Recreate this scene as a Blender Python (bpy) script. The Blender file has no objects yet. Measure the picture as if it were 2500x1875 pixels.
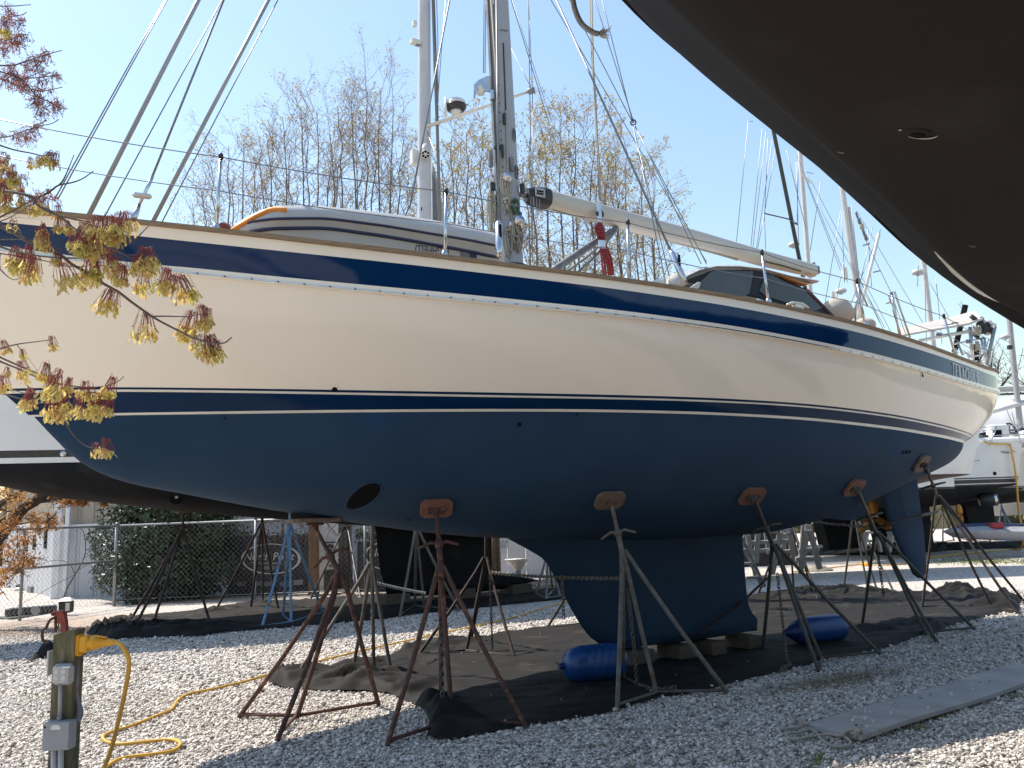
import bpy, math, random
import numpy as np
from mathutils import Vector, Matrix, noise as mnoise
from mathutils.bvhtree import BVHTree

# ------------------------------------------------------------------ camera, sky, sun, exposure
SC = bpy.context.scene
COL = SC.collection
F, PITCH, ROLL, EYE = 2087.0, .166, .039, 1.58
cp_, sp_ = math.cos(PITCH), math.sin(PITCH)
cr_, sr_ = math.cos(ROLL), math.sin(ROLL)
_up0 = np.array([0, -sp_, cp_]); _rt0 = np.array([1., 0, 0])
CW = np.array([0, cp_, sp_])
CR = _rt0*cr_ - _up0*sr_
CU = _up0*cr_ + _rt0*sr_
CO = np.array([0, 0, EYE])
cam = bpy.data.cameras.new('camera'); camo = bpy.data.objects.new('camera', cam); COL.objects.link(camo)
cam.sensor_fit = 'HORIZONTAL'; cam.sensor_width = 36; cam.lens = F/2500*36
cam.clip_start = .05; cam.clip_end = 3000
camo.matrix_world = Matrix(((CR[0], CU[0], -CW[0], CO[0]), (CR[1], CU[1], -CW[1], CO[1]), (CR[2], CU[2], -CW[2], CO[2]), (0, 0, 0, 1)))
SC.camera = camo
SUN_EL = math.radians(56)
SUN_DIR = Vector((-.894*math.cos(SUN_EL), .447*math.cos(SUN_EL), math.sin(SUN_EL))).normalized()
W = bpy.data.worlds.new('World'); SC.world = W; W.use_nodes = True
nt = W.node_tree; bg = nt.nodes['Background']
sky = nt.nodes.new('ShaderNodeTexSky'); sky.sky_type = 'NISHITA'; sky.sun_disc = False
sky.sun_elevation = SUN_EL; sky.sun_rotation = math.atan2(SUN_DIR.x, SUN_DIR.y)
sky.air_density = 1.6; sky.dust_density = .7; sky.ozone_density = 1.8; sky.altitude = 0
nt.links.new(sky.outputs[0], bg.inputs[0]); bg.inputs[1].default_value = .10
sl = bpy.data.lights.new('sun', 'SUN'); sl.energy = 3.5; sl.angle = math.radians(.53); sl.color = (1, .92, .80)
so = bpy.data.objects.new('sun', sl); COL.objects.link(so)
so.rotation_euler = SUN_DIR.to_track_quat('Z', 'Y').to_euler(); so.location = (-20, 3, 40)
SC.view_settings.view_transform = 'Standard'; SC.view_settings.look = 'None'
SC.view_settings.exposure = 1.08; SC.view_settings.gamma = 1; SC.view_settings.use_curve_mapping = False
SC.cycles.max_bounces = 8; SC.cycles.diffuse_bounces = 4
SC.cycles.transparent_max_bounces = 8

# ------------------------------------------------------------------ pixel helpers (photo is 2500 x 1875)
def ray(u, v): return ((u-1250)*CR - (v-937.5)*CU)/F + CW
def ground(u, v, z=0.): d = ray(u, v); return CO + d*((z-EYE)/d[2])
def at(u, v, Y): d = ray(u, v); return CO + d*(Y/(d@CW))
def proj(P):
    P = np.asarray(P, float); d = P-CO; z = d@CW
    return np.stack([1250+F*(d@CR)/z, 937.5-F*(d@CU)/z], -1)
class Frame:                                   # a boat's own axes: s aft, b towards the camera side, z up
    def __init__(f, base, th):
        f.B = np.array([base[0], base[1], 0.]); f.A = np.array([math.cos(th), math.sin(th), 0]); f.N = np.array([math.sin(th), -math.cos(th), 0])
    def P(f, s, b, z): return f.B + f.A*s + f.N*b + np.array([0, 0, z])
    def pl(f, u, v, b=0.):                      # photo point -> point on the lengthwise plane b
        d = ray(u, v); t = (b-(CO-f.B)@f.N)/(d@f.N); q = CO+d*t
        return (q-f.B)@f.A, q[2]
    def pt(f, u, v, b=0.): s, z = f.pl(u, v, b); return f.P(s, b, z)
def pchip(xk, yk):
    xk = np.array(xk, float); yk = np.array(yk, float); h = np.diff(xk); d = np.diff(yk)/h
    m = np.zeros_like(yk); m[0] = d[0]; m[-1] = d[-1]
    for i in range(1, len(xk)-1):
        if d[i-1]*d[i] > 0:
            w1 = 2*h[i]+h[i-1]; w2 = h[i]+2*h[i-1]; m[i] = (w1+w2)/(w1/d[i-1]+w2/d[i])
    def fn(x):
        x = np.asarray(x, float); i = np.clip(np.searchsorted(xk, x)-1, 0, len(h)-1); t = (x-xk[i])/h[i]
        tt = np.clip(t, 0, 1)
        y = yk[i]*(1+2*tt)*(1-tt)**2 + m[i]*h[i]*tt*(1-tt)**2 + yk[i+1]*tt*tt*(3-2*tt) + m[i+1]*h[i]*tt*tt*(tt-1)
        return y + np.where(t < 0, m[0]*h[i]*t, 0) + np.where(t > 1, m[-1]*h[i]*(t-1), 0)
    return fn
def spline(pts, n=8):
    P = [np.array(p, float) for p in pts]
    if len(P) < 3: return [P[0]+(P[1]-P[0])*k/n for k in range(n+1)]
    Q = [2*P[0]-P[1]]+P+[2*P[-1]-P[-2]]; out = []
    for i in range(1, len(Q)-2):
        a, b, c, d = Q[i-1:i+3]
        for k in range(n):
            t = k/n; out.append(.5*(2*b+(c-a)*t+(2*a-5*b+4*c-d)*t*t+(3*b-a-3*c+d)*t**3))
    out.append(P[-1]); return out

# ------------------------------------------------------------------ materials
def lin(c): return tuple((x/12.92 if x <= .04045 else ((x+.055)/1.055)**2.4) for x in c)
MATS = {}
def pm(name, c1, c2=None, scale=8., rough=.5, metal=0., bump=0., bscale=None, spec=.5, coat=0., stretch=None, detail=5., lo=.35, hi=.65, c3=None, s3=40., island=0., rvar=0., bdist=.02, trans=0.):
    if name in MATS: return MATS[name]
    m = bpy.data.materials.new(name); m.use_nodes = True; t = m.node_tree; N = t.nodes; L = t.links
    p = N['Principled BSDF']
    p.inputs['Roughness'].default_value = rough; p.inputs['Metallic'].default_value = metal
    p.inputs['Specular IOR Level'].default_value = spec; p.inputs['Coat Weight'].default_value = coat
    p.inputs['Coat Roughness'].default_value = .05
    tc = N.new('ShaderNodeTexCoord'); vec = tc.outputs['Object']
    if stretch:
        mp = N.new('ShaderNodeMapping'); mp.inputs['Scale'].default_value = stretch; L.new(vec, mp.inputs[0]); vec = mp.outputs[0]
    if c2 is None: c2 = tuple(x*.86 for x in c1)
    nz = N.new('ShaderNodeTexNoise'); nz.inputs['Scale'].default_value = scale; nz.inputs['Detail'].default_value = detail
    L.new(vec, nz.inputs['Vector'])
    rp = N.new('ShaderNodeValToRGB'); rp.color_ramp.elements[0].position = lo; rp.color_ramp.elements[1].position = hi
    rp.color_ramp.elements[0].color = (*c1, 1); rp.color_ramp.elements[1].color = (*c2, 1)
    L.new(nz.outputs[0], rp.inputs[0]); out = rp.outputs[0]
    if c3 is not None:
        n3 = N.new('ShaderNodeTexNoise'); n3.inputs['Scale'].default_value = s3; n3.inputs['Detail'].default_value = 3; L.new(vec, n3.inputs['Vector'])
        r3 = N.new('ShaderNodeValToRGB'); r3.color_ramp.elements[0].position = .58; r3.color_ramp.elements[1].position = .68; L.new(n3.outputs[0], r3.inputs[0])
        mx = N.new('ShaderNodeMixRGB'); mx.inputs[2].default_value = (*c3, 1); L.new(r3.outputs[0], mx.inputs[0]); L.new(out, mx.inputs[1]); out = mx.outputs[0]
    if island:
        g = N.new('ShaderNodeNewGeometry'); mr = N.new('ShaderNodeMapRange'); mr.inputs[3].default_value = 1-island; mr.inputs[4].default_value = 1+island
        L.new(g.outputs['Random Per Island'], mr.inputs[0]); mx = N.new('ShaderNodeMixRGB'); mx.blend_type = 'MULTIPLY'; mx.inputs[0].default_value = 1
        L.new(out, mx.inputs[1]); L.new(mr.outputs[0], mx.inputs[2]); out = mx.outputs[0]
    L.new(out, p.inputs['Base Color'])
    if rvar:
        mr = N.new('ShaderNodeMapRange'); mr.inputs[3].default_value = rough-rvar; mr.inputs[4].default_value = rough+rvar
        L.new(nz.outputs[0], mr.inputs[0]); L.new(mr.outputs[0], p.inputs['Roughness'])
    if bump:
        nb = N.new('ShaderNodeTexNoise'); nb.inputs['Scale'].default_value = bscale or scale*4; nb.inputs['Detail'].default_value = 6; L.new(vec, nb.inputs['Vector'])
        b = N.new('ShaderNodeBump'); b.inputs['Strength'].default_value = bump; b.inputs['Distance'].default_value = bdist
        L.new(nb.outputs[0], b.inputs['Height']); L.new(b.outputs[0], p.inputs['Normal'])
    if trans:
        tb = N.new('ShaderNodeBsdfTranslucent'); L.new(out, tb.inputs[0]); ms = N.new('ShaderNodeMixShader'); ms.inputs[0].default_value = trans
        L.new(p.outputs[0], ms.inputs[1]); L.new(tb.outputs[0], ms.inputs[2]); L.new(ms.outputs[0], N['Material Output'].inputs[0])
    MATS[name] = m; return m
M = dict(
 cream=pm('cream_gelcoat', (.86, .765, .65), (.84, .745, .63), 1.2, .06, bump=.05, bscale=.9, bdist=.25, spec=.3),
 navy=pm('navy_gelcoat', (.002, .024, .080), (.003, .026, .086), 2, .07, bump=.03, bscale=.8, bdist=.25, spec=.28),
 boot=pm('navy_boot_top', (.002, .020, .062), (.003, .022, .068), 2, .14, bump=.03, bscale=.8, bdist=.25, spec=.12),
 pinw=pm('white_pinstripe', (.74, .70, .62), None, 3, .2),
 antif=pm('blue_antifouling', (.0115, .036, .074), (.0155, .043, .083), 1.6, .8, bump=.12, bscale=30, c3=(.010, .042, .100), s3=1.1, spec=.3, bdist=.004, detail=8),
 teak=pm('weathered_teak', (.30, .20, .115), (.21, .135, .075), 30, .7, stretch=(.3, .3, 3), bump=.2),
 steel=pm('polished_steel', (.62, .62, .63), (.52, .52, .54), 14, .22, 1.),
 galv=pm('galvanised_steel', (.33, .34, .35), (.24, .25, .27), 18, .5, .7, bump=.1),
 wire=pm('rigging_wire', (.22, .23, .25), (.16, .17, .19), 40, .4, .7),
 alu=pm('grey_mast_paint', (.32, .325, .345), (.28, .285, .305), 3, .38, .15),
 aluw=pm('white_mast_paint', (.50, .50, .525), (.45, .45, .475), 3, .3),
 alud=pm('dark_mast_track', (.20, .205, .22), (.13, .135, .15), 9, .5, .3),
 carbon=pm('black_mast_paint', (.014, .020, .021), (.02, .026, .028), 6, .25),
 boomw=pm('cream_boom_paint', (.50, .465, .415), (.46, .43, .38), 2.4, .3),
 white=pm('white_gelcoat', (.70, .70, .69), (.66, .66, .655), 1.5, .15, bump=.03, bscale=.8, bdist=.2),
 offw=pm('off_white_plastic', (.62, .61, .58), (.54, .53, .5), 6, .4),
 black=pm('black_plastic', (.016, .016, .018), (.024, .024, .026), 12, .45),
 blackaf=pm('black_antifouling', (.008, .0085, .010), (.013, .0135, .015), 1.3, .85, spec=.25, bump=.08, bscale=20, bdist=.004, c3=(.018, .019, .021), s3=2.4),
 darkhull=pm('brown_black_antifouling', (.0115, .0088, .0074), (.0155, .012, .010), .9, .85, spec=.15, bump=.10, bscale=40, bdist=.003, c3=(.021, .0175, .0155), s3=1.6, detail=8),
 darktop=pm('black_topside_paint', (.0115, .0088, .0074), (.0155, .012, .010), 1.5, .8, spec=.15),
 brownaf=pm('brown_antifouling', (.07, .045, .04), (.055, .036, .032), 1.5, .7),
 rust=pm('rusty_brown_steel', (.115, .052, .036), (.058, .030, .024), 14, .75, .1, bump=.35, bscale=60, c3=(.22, .095, .05), s3=16, bdist=.004),
 rustred=pm('rusty_red_painted_steel', (.17, .055, .035), (.085, .038, .028), 12, .7, .1, bump=.3, bscale=60, c3=(.30, .11, .07), s3=14, bdist=.004),
 rustgrey=pm('worn_grey_painted_steel', (.155, .155, .14), (.10, .085, .07), 12, .65, .2, bump=.3, bscale=60, c3=(.15, .062, .035), s3=11, bdist=.004),
 rustgreen=pm('worn_green_grey_steel', (.075, .088, .082), (.065, .055, .045), 10, .65, .2, bump=.3, bscale=60, c3=(.13, .055, .032), s3=9, bdist=.004),
 rustdark=pm('dark_rusted_steel', (.05, .032, .027), (.032, .026, .026), 14, .75, .1, bump=.3, c3=(.12, .05, .03), s3=12),
 bluest=pm('pale_blue_painted_steel', (.14, .27, .42), (.11, .22, .35), 12, .55, .1, bump=.2, c3=(.16, .10, .07), s3=9),
 plyr=pm('stained_plywood', (.21, .095, .058), (.13, .062, .042), 14, .75, stretch=(1, 5, 1), bump=.3),
 plyg=pm('weathered_plywood', (.19, .13, .095), (.12, .085, .065), 14, .8, stretch=(1, 5, 1), bump=.3),
 timber=pm('raw_timber', (.12, .09, .062), (.075, .056, .04), 9, .8, stretch=(.6, 4, 4), bump=.35),
 greywood=pm('weathered_grey_timber', (.30, .285, .26), (.21, .20, .185), 10, .8, stretch=(4, 4, .5), bump=.3),
 postw=pm('mossy_treated_post', (.155, .135, .075), (.085, .085, .042), 7, .85, stretch=(4, 4, .5), bump=.5, c3=(.21, .18, .125), s3=5),
 polew=pm('brown_utility_pole', (.26, .165, .10), (.17, .105, .065), 9, .85, stretch=(5, 5, .4), bump=.5),
 farbark=pm('hazed_grey_brown_bark', (.15, .12, .105), (.11, .09, .08), 14, .9),  # for distant trees: air haze put into the bark colour
 fartwig=pm('pinkish_grey_twig', (.24, .175, .155), (.20, .15, .13), 2, .85),
 wood=pm('added_spring_wood', (.12, .12, .06), (.11, .09, .065), .12, .9, island=.4),
 bark=pm('grey_brown_bark', (.085, .062, .052), (.055, .042, .037), 14, .9, bump=.3),
 twig=pm('reddish_twig', (.115, .066, .058), (.085, .055, .047), 20, .8),
 bud=pm('spring_leaf_buds', (.40, .35, .10), (.33, .22, .11), .5, .6, island=.35, trans=.45),
 orangebud=pm('orange_spring_leaves', (.55, .31, .10), (.48, .24, .10), 1.5, .6, island=.35, trans=.45),
 hollyl=pm('dark_glossy_leaves', (.020, .040, .014), (.036, .058, .018), 2.2, .42, island=.5),
 seed=pm('yellow_green_seed_wings', (.66, .62, .19), (.70, .52, .22), 14, .45, island=.25, trans=.5),
 pedi=pm('red_seed_stalks', (.36, .06, .05), (.28, .08, .06), 20, .5, island=.3),
 floret=pm('dusky_red_florets', (.42, .19, .13), (.32, .12, .10), 30, .6, island=.4, trans=.35),
 maplebr=pm('grey_maple_bark', (.15, .115, .10), (.09, .065, .06), 40, .8, bump=.2),
 cloth=pm('black_ground_cloth', (.013, .012, .0118), (.019, .0175, .0165), 3, .75, bump=.25, bscale=220, bdist=.003, c3=(.030, .027, .025), s3=1.8, spec=.18, lo=.3, hi=.7),
 fender=pm('glossy_blue_vinyl', (.008, .055, .20), (.012, .065, .22), 5, .36, bump=.06, c3=(.02, .075, .22), s3=9),
 fenderd=pm('dark_blue_vinyl', (.012, .030, .13), (.014, .034, .145), 5, .35),
 yellow=pm('yellow_plastic', (.72, .36, .012), (.66, .32, .012), 8, .4),
 cord=pm('yellow_cord_jacket', (.66, .38, .055), (.58, .33, .05), 6, .5),
 pvc=pm('grey_pvc', (.33, .34, .37), (.28, .29, .32), 6, .45),
 pvcd=pm('dark_grey_pvc', (.17, .18, .20), (.14, .15, .17), 6, .5),
 red=pm('faded_red_iron', (.28, .045, .03), (.20, .038, .028), 12, .6, bump=.2),
 rope=pm('off_white_rope', (.47, .43, .36), (.34, .31, .26), 90, .85, bump=.5),
 roped=pm('grey_rope', (.26, .245, .235), (.18, .17, .165), 90, .85, bump=.5),
 ropered=pm('red_rope', (.36, .045, .05), (.25, .035, .04), 90, .8, bump=.5),
 ropegreen=pm('green_rope', (.10, .16, .10), (.07, .12, .08), 90, .8),
 orange=pm('orange_strap', (.78, .27, .04), (.70, .24, .035), 20, .6),
 tubeg=pm('pale_grey_inflatable_fabric', (.46, .455, .455), (.43, .425, .425), 5, .45, bump=.04),
 stripe=pm('dark_blue_rubbing_strip', (.02, .028, .085), None, 5, .4),
 dingw=pm('cream_dinghy_hull', (.56, .52, .45), (.52, .48, .42), 3, .3),
 print_=pm('dark_print', (.028, .028, .035), None, 8, .5),
 pwhite=pm('white_print', (.74, .74, .72), None, 8, .5),
 glass=pm('dark_tinted_vinyl', (.022, .028, .035), (.045, .055, .068), 1.2, .06, rvar=.02),
 canvas=pm('dark_blue_canvas', (.012, .015, .030), (.017, .02, .036), 6, .8),
 varnish=pm('varnished_mahogany', (.42, .16, .035), (.34, .12, .028), 14, .2, stretch=(.4, 5, 5)),
 maroon=pm('maroon_canvas', (.10, .028, .028), (.08, .024, .024), 9, .8),
 beigec=pm('beige_canvas', (.46, .41, .36), (.40, .36, .31), 4, .85, bump=.3, bscale=10),
 bronze=pm('bronze', (.42, .20, .045), (.33, .15, .035), 8, .38, .75),
 sidingw=pm('white_metal_siding', (.50, .51, .54), (.45, .46, .49), 1.2, .5),
 sidingt=pm('tan_metal_siding', (.40, .345, .28), (.34, .29, .235), 1.5, .6),
 trimw=pm('white_trim', (.70, .71, .73), None, 4, .5),
 roofg=pm('grey_roof', (.22, .20, .19), None, 4, .7),
 dark=pm('dark_opening', (.008, .008, .009), None, 4, .8, spec=.05),
 signd=pm('dark_blue_grey_sign_panel', (.022, .027, .038), (.028, .033, .045), 3, .5),
 grass=pm('spring_grass', (.13, .18, .03), (.17, .19, .05), 3, .7, island=.4),
 wrap=pm('white_shrink_wrap', (.68, .69, .71), (.62, .63, .66), 3, .35, bump=.3, bscale=5),
 green=pm('dull_green_paint', (.045, .075, .045), (.06, .085, .055), 6, .6),
 solar=pm('beige_panel_underside', (.50, .46, .42), (.44, .40, .37), 3, .5),
 lens=pm('frosted_lamp_lens', (.33, .33, .33), (.52, .52, .52), 9, .3),
 lamp=pm('pale_lamp_face', (.60, .60, .58), None, 9, .3),
)
# board: weathered pale plank
M['board'] = pm('weathered_pale_board', (.37, .36, .34), (.27, .265, .255), 2.6, .75, stretch=(1, 1, 1), bump=.2, bscale=40, c3=(.42, .40, .37), s3=3.2, detail=7)

# ------------------------------------------------------------------ mesh helpers
def wo(parent):                                # world origin of a parent chain (no rotations are used)
    v = np.zeros(3)
    while parent is not None: v = v+np.array(parent.location); parent = parent.parent
    return v
def mk(name, verts, faces, mats, parent=None, smooth=False, fm=None, loc=None):
    me = bpy.data.meshes.new(name)
    V = np.asarray(verts, float).reshape(-1, 3)
    o = bpy.data.objects.new(name, me); COL.objects.link(o)
    if parent is not None: o.parent = parent; V = V-wo(parent)
    elif loc is not None: o.location = tuple(float(x) for x in loc); V = V-np.asarray(loc, float)
    me.from_pydata(V.tolist(), [], faces)
    for m in (mats if isinstance(mats, (list, tuple)) else [mats]): me.materials.append(m)
    if fm is not None: me.polygons.foreach_set('material_index', np.array(fm, dtype=np.int32))
    if smooth: me.polygons.foreach_set('use_smooth', np.ones(len(me.polygons), dtype=bool))
    me.update(); return o
class MB:
    def __init__(b): b.v = []; b.f = []; b.m = []; b.n = 0; b.cur = 0
    def add(b, v, f):
        b.v += [tuple(map(float, p)) for p in v]; b.f += [tuple(i+b.n for i in q) for q in f]; b.m += [b.cur]*len(f); b.n += len(v); return b
    def box(b, c, size, ax=None, bev=0.):
        c = np.array(c, float); h = np.array(size, float)/2
        ax = np.eye(3) if ax is None else np.array(ax, float)
        if bev <= 0:
            s = [(-1,-1,-1),(1,-1,-1),(1,1,-1),(-1,1,-1),(-1,-1,1),(1,-1,1),(1,1,1),(-1,1,1)]
            b.add([c+(np.array(q)*h)@ax for q in s], [(0,3,2,1),(4,5,6,7),(0,1,5,4),(1,2,6,5),(2,3,7,6),(3,0,4,7)])
        else:                                  # chamfered box
            V = []; idx = {}
            for sx in (-1,1):
                for sy in (-1,1):
                    for sz in (-1,1):
                        for a in range(3):
                            q = np.array([sx,sy,sz])*(h-bev); q[a] += (sx,sy,sz)[a]*bev
                            idx[(sx,sy,sz,a)] = len(V); V.append(c+q@ax)
            Fc = []
            I = lambda sx,sy,sz,a: idx[(sx,sy,sz,a)]
            for a in range(3):
                o1, o2 = (a+1)%3, (a+2)%3
                for s in (-1,1):
                    q = []
                    for p, r in ((-1,-1),(1,-1),(1,1),(-1,1)):
                        k = [0,0,0]; k[a] = s; k[o1] = p; k[o2] = r; q.append(I(*k, a))
                    Fc.append(tuple(q if s > 0 else q[::-1]))
                for s1 in (-1,1):
                    for s2 in (-1,1):
                        k0 = [0,0,0]; k0[o1] = s1; k0[o2] = s2; k0[a] = -1; k1 = list(k0); k1[a] = 1
                        q = [I(*k0,o1), I(*k1,o1), I(*k1,o2), I(*k0,o2)]
                        Fc.append(tuple(q if s1*s2 < 0 else q[::-1]))
            for sx in (-1,1):
                for sy in (-1,1):
                    for sz in (-1,1):
                        q = [I(sx,sy,sz,0), I(sx,sy,sz,1), I(sx,sy,sz,2)]
                        Fc.append(tuple(q if sx*sy*sz > 0 else q[::-1]))
            b.add(V, Fc)
        return b
    def tube(b, pts, r, n=8, cap=True, closed=False, flat=1.):
        P = [np.array(p, float) for p in pts]
        R = list(r) if hasattr(r, '__len__') else [r]*len(P)
        V = []; u = None
        for i, p in enumerate(P):
            if closed: d = P[(i+1) % len(P)]-P[i-1]
            else: d = P[min(i+1, len(P)-1)]-P[max(i-1, 0)]
            d = d/(np.linalg.norm(d)+1e-12)
            if u is None:
                u = np.cross(d, [0, 0, 1.]) if abs(d[2]) < .95 else np.cross(d, [1., 0, 0])
            u = u-d*(u@d); u /= np.linalg.norm(u)+1e-12; w = np.cross(d, u)
            for k in range(n):
                a = 2*math.pi*k/n; V.append(p+(u*math.cos(a)+w*math.sin(a)*flat)*R[i])
        Fc = []; m = len(P)
        for i in range(m if closed else m-1):
            j = (i+1) % m
            for k in range(n): Fc.append((i*n+k, i*n+(k+1) % n, j*n+(k+1) % n, j*n+k))
        if cap and not closed: Fc += [tuple(range(n))[::-1], tuple((m-1)*n+k for k in range(n))]
        b.add(V, Fc); return b
    def cyl(b, c0, c1, r, n=12): return b.tube([c0, c1], r, n)
    def lathe(b, c, prof, axis=(0, 0, 1), n=16):
        ax = np.array(axis, float); ax /= np.linalg.norm(ax); c = np.array(c, float)
        return b.tube([c+ax*h for h, _ in prof], [max(r, 1e-4) for _, r in prof], n)
    def poly(b, pts, thick, nrm):               # flat outline given its own thickness
        P = [np.array(p, float) for p in pts]; nv = np.array(nrm, float)*thick; n = len(P)
        b.add(P+[p+nv for p in P], [tuple(range(n))[::-1], tuple(range(n, 2*n))]+[(i, (i+1) % n, (i+1) % n+n, i+n) for i in range(n)]); return b
    def sphere(b, c, r, n=10, m=7, sc=(1, 1, 1)):
        c = np.array(c, float); V = [c+np.array([0, 0, r*sc[2]])]; Fc = []
        for i in range(1, m):
            for k in range(n):
                a = math.pi*i/m; t = 2*math.pi*k/n
                V.append(c+r*np.array([math.sin(a)*math.cos(t)*sc[0], math.sin(a)*math.sin(t)*sc[1], math.cos(a)*sc[2]]))
        V.append(c-np.array([0, 0, r*sc[2]]))
        for k in range(n): Fc.append((0, 1+k, 1+(k+1) % n)); Fc.append((len(V)-1, 1+(m-2)*n+(k+1) % n, 1+(m-2)*n+k))
        for i in range(m-2):
            for k in range(n): Fc.append((1+i*n+k, 1+(i+1)*n+k, 1+(i+1)*n+(k+1) % n, 1+i*n+(k+1) % n))
        b.add(V, Fc); return b
    def build(b, name, mat, parent=None, smooth=False, loc=None): return mk(name, b.v, b.f, mat, parent, smooth, b.m, loc)
def tag(o, label=None, cat=None, group=None, kind=None):
    if label: o['label'] = label
    if cat: o['category'] = cat
    if group: o['group'] = group
    if kind: o['kind'] = kind
    return o
def thing(name, label, cat, loc=(0, 0, 0), group=None):
    o = bpy.data.objects.new(name, None); COL.objects.link(o); o.location = tuple(float(x) for x in loc); o.empty_display_size = .2
    return tag(o, label, cat, group)
def axes_from(x, y=None, z=None):
    x = np.array(x, float); x /= np.linalg.norm(x); y = np.array(y, float); y = y-x*(x@y); y /= np.linalg.norm(y); return np.array([x, y, np.cross(x, y)])
def smooth_by_angle(o, deg=40):
    me = o.data; me.polygons.foreach_set('use_smooth', np.ones(len(me.polygons), dtype=bool))
    try: me.set_sharp_from_angle(angle=math.radians(deg))
    except Exception: pass
    return o
# --- flat lettering from the built-in font, laid on any mapped surface
def text_mesh(txt, shear=0., space=1.):
    cu = bpy.data.curves.new('lettering', 'FONT'); cu.body = txt; cu.size = 1; cu.shear = shear; cu.space_character = space; cu.resolution_u = 3
    o = bpy.data.objects.new('lettering', cu); COL.objects.link(o); dg = bpy.context.evaluated_depsgraph_get(); dg.update()
    me = bpy.data.meshes.new_from_object(o.evaluated_get(dg)); V = np.array([v.co[:] for v in me.vertices]); Fc = [tuple(p.vertices) for p in me.polygons]
    bpy.data.objects.remove(o); bpy.data.curves.remove(cu); bpy.data.meshes.remove(me)
    lo = V.min(0); hi = V.max(0); V = (V-lo)/np.maximum(hi-lo, 1e-6); return V[:, :2], Fc
def lettering(name, txt, fn, mat, parent, shear=0., space=1.):   # fn maps (x, y) in the unit square to a world point
    V, Fc = text_mesh(txt, shear, space)
    return mk(name, [fn(x, y) for x, y in V], Fc, mat, parent)

# ================================================================== THE BLUE AND CREAM SAILBOAT
TF = Frame((-3.925, 6.931), .536)
T_B0 = TF.P(0, 0, 0)
boat = thing('sailboat', 'large cream sailboat with navy stripes and blue underbody, nearest whole boat on stands', 'sailboat', TF.P(6, 0, 0))
TR = {  # traced paint lines of the near side
 'sheer': [(0,506),(217,524),(539,559),(699,577),(862,597),(977,611),(1300,648),(1500,677),(1815,727),(1900,741),(2099,789),(2262,842),(2370,880),(2428,903)],
 'st': [(0,541),(253,568),(500,592),(862,633),(1300,679),(1500,705),(1789,750),(1900,768),(2102,815),(2262,858),(2370,897),(2429,918)],
 'sb': [(0,600),(380,650),(500,662),(862,694),(1300,739),(1500,762),(1789,797),(1900,818),(2102,865),(2262,907),(2406,949),(2428,957)],
 'rb': [(0,615),(380,665),(500,677),(862,709),(1300,754),(1500,776),(1789,808),(1900,827),(2102,872),(2262,912),(2406,953),(2428,961)],
 'tt': [(0,943),(291,947),(600,949),(900,953),(1262,957),(1578,968),(1900,981),(2153,1006),(2262,1027),(2352,1053)],
 'tb': [(0,949),(291,952.5),(600,954),(900,959.5),(1262,963.5),(1578,974),(1900,986),(2153,1011),(2262,1031),(2350,1056)],
 'bt': [(0,956),(291,958),(600,959),(900,965.5),(1262,968.5),(1578,978),(1900,990),(2153,1015),(2262,1035),(2347,1059)],
 'bb': [(0,1013),(270,1009),(600,1003.5),(900,1000),(1307,998),(1578,1003),(1900,1012.5),(2102,1035),(2262,1053),(2336,1071)],
 'wl': [(0,1021),(84,1017),(270,1014.5),(600,1010),(900,1006),(1307,1005),(1578,1009),(1900,1018.5),(2102,1042),(2262,1059.5),(2332,1077)],
}
HFR = dict(sheer=1., st=.913, sb=.745, rb=.703, m1=.56, m2=.42, m3=.28, tt=.134, tb=.118, bt=.104, bb=.02, wl=0.)
ORDER = ['sheer', 'st', 'sb', 'rb', 'm1', 'm2', 'm3', 'tt', 'tb', 'bt', 'bb', 'wl']
Pw = pchip([0,.05,.1,.2,.3,.4,.5,.6,.7,.8,.9,.95,.98,.995,1], [0,.13,.25,.48,.68,.84,.95,1,.975,.87,.65,.46,.30,.15,0])
Ps = pchip([0,.03,.06,.125,.19,.255,.32,.386,.45,.55,.65,.75,.85,.92,.96,.98,.993,1], [.02,.15,.27,.46,.62,.75,.85,.92,.97,1.,.99,.93,.81,.67,.56,.48,.32,0])
def hx(x, h): g = min(1., h/.66)**.85; return 1.87*Pw(x)*(1-g)+2.09*Ps(x)*g
ZST = pchip([0, .12, .3, .6, 1.], [0, -.25, -.62, -1.2, -1.95])        # stem rake by height fraction
STERN_U = pchip([0, .02, .104, .134, .28, .42, .56, .703, .745, .913, 1], [2347, 2349, 2362, 2368, 2400, 2416, 2424, 2428, 2429, 2429, 2428])
def stern_end(h):                               # stern end by height fraction, so that the quarter's outline falls where it is seen
    lo, hi = 10.5, 14.5; s0 = float(ZST(h)); z = 2.62+1.3*h
    for _ in range(30):
        E = (lo+hi)/2; um = max(proj(TF.P(s0+(E-s0)*x, float(hx(x, h)), z))[0] for x in np.linspace(.86, 1, 40))
        lo, hi = (E, hi) if um < float(STERN_U(h)) else (lo, E)
    return E
_hh = [0, .1, .28, .42, .56, .72, .85, 1.]
ZSE = None
_se = [stern_end(h) for h in _hh]; ZSE = pchip(_hh, np.convolve(np.r_[_se[0], _se, _se[-1]], [.2, .6, .2], 'valid'))
print('stern', _se)
def s_rng(h): return float(ZST(h)), float(ZSE(h))
LINES = {}
def solve_z(s, b, tr):
    tu = np.array([q[0] for q in tr], float); f = pchip(tu, [q[1] for q in tr]); lo, hi = 1.5, 6.
    for _ in range(40):
        z = (lo+hi)/2; u, v = proj(TF.P(s, b, z))
        if v > float(f(np.clip(u, tu[0]-60, tu[-1]+25))): lo = z
        else: hi = z
    return z
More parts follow.
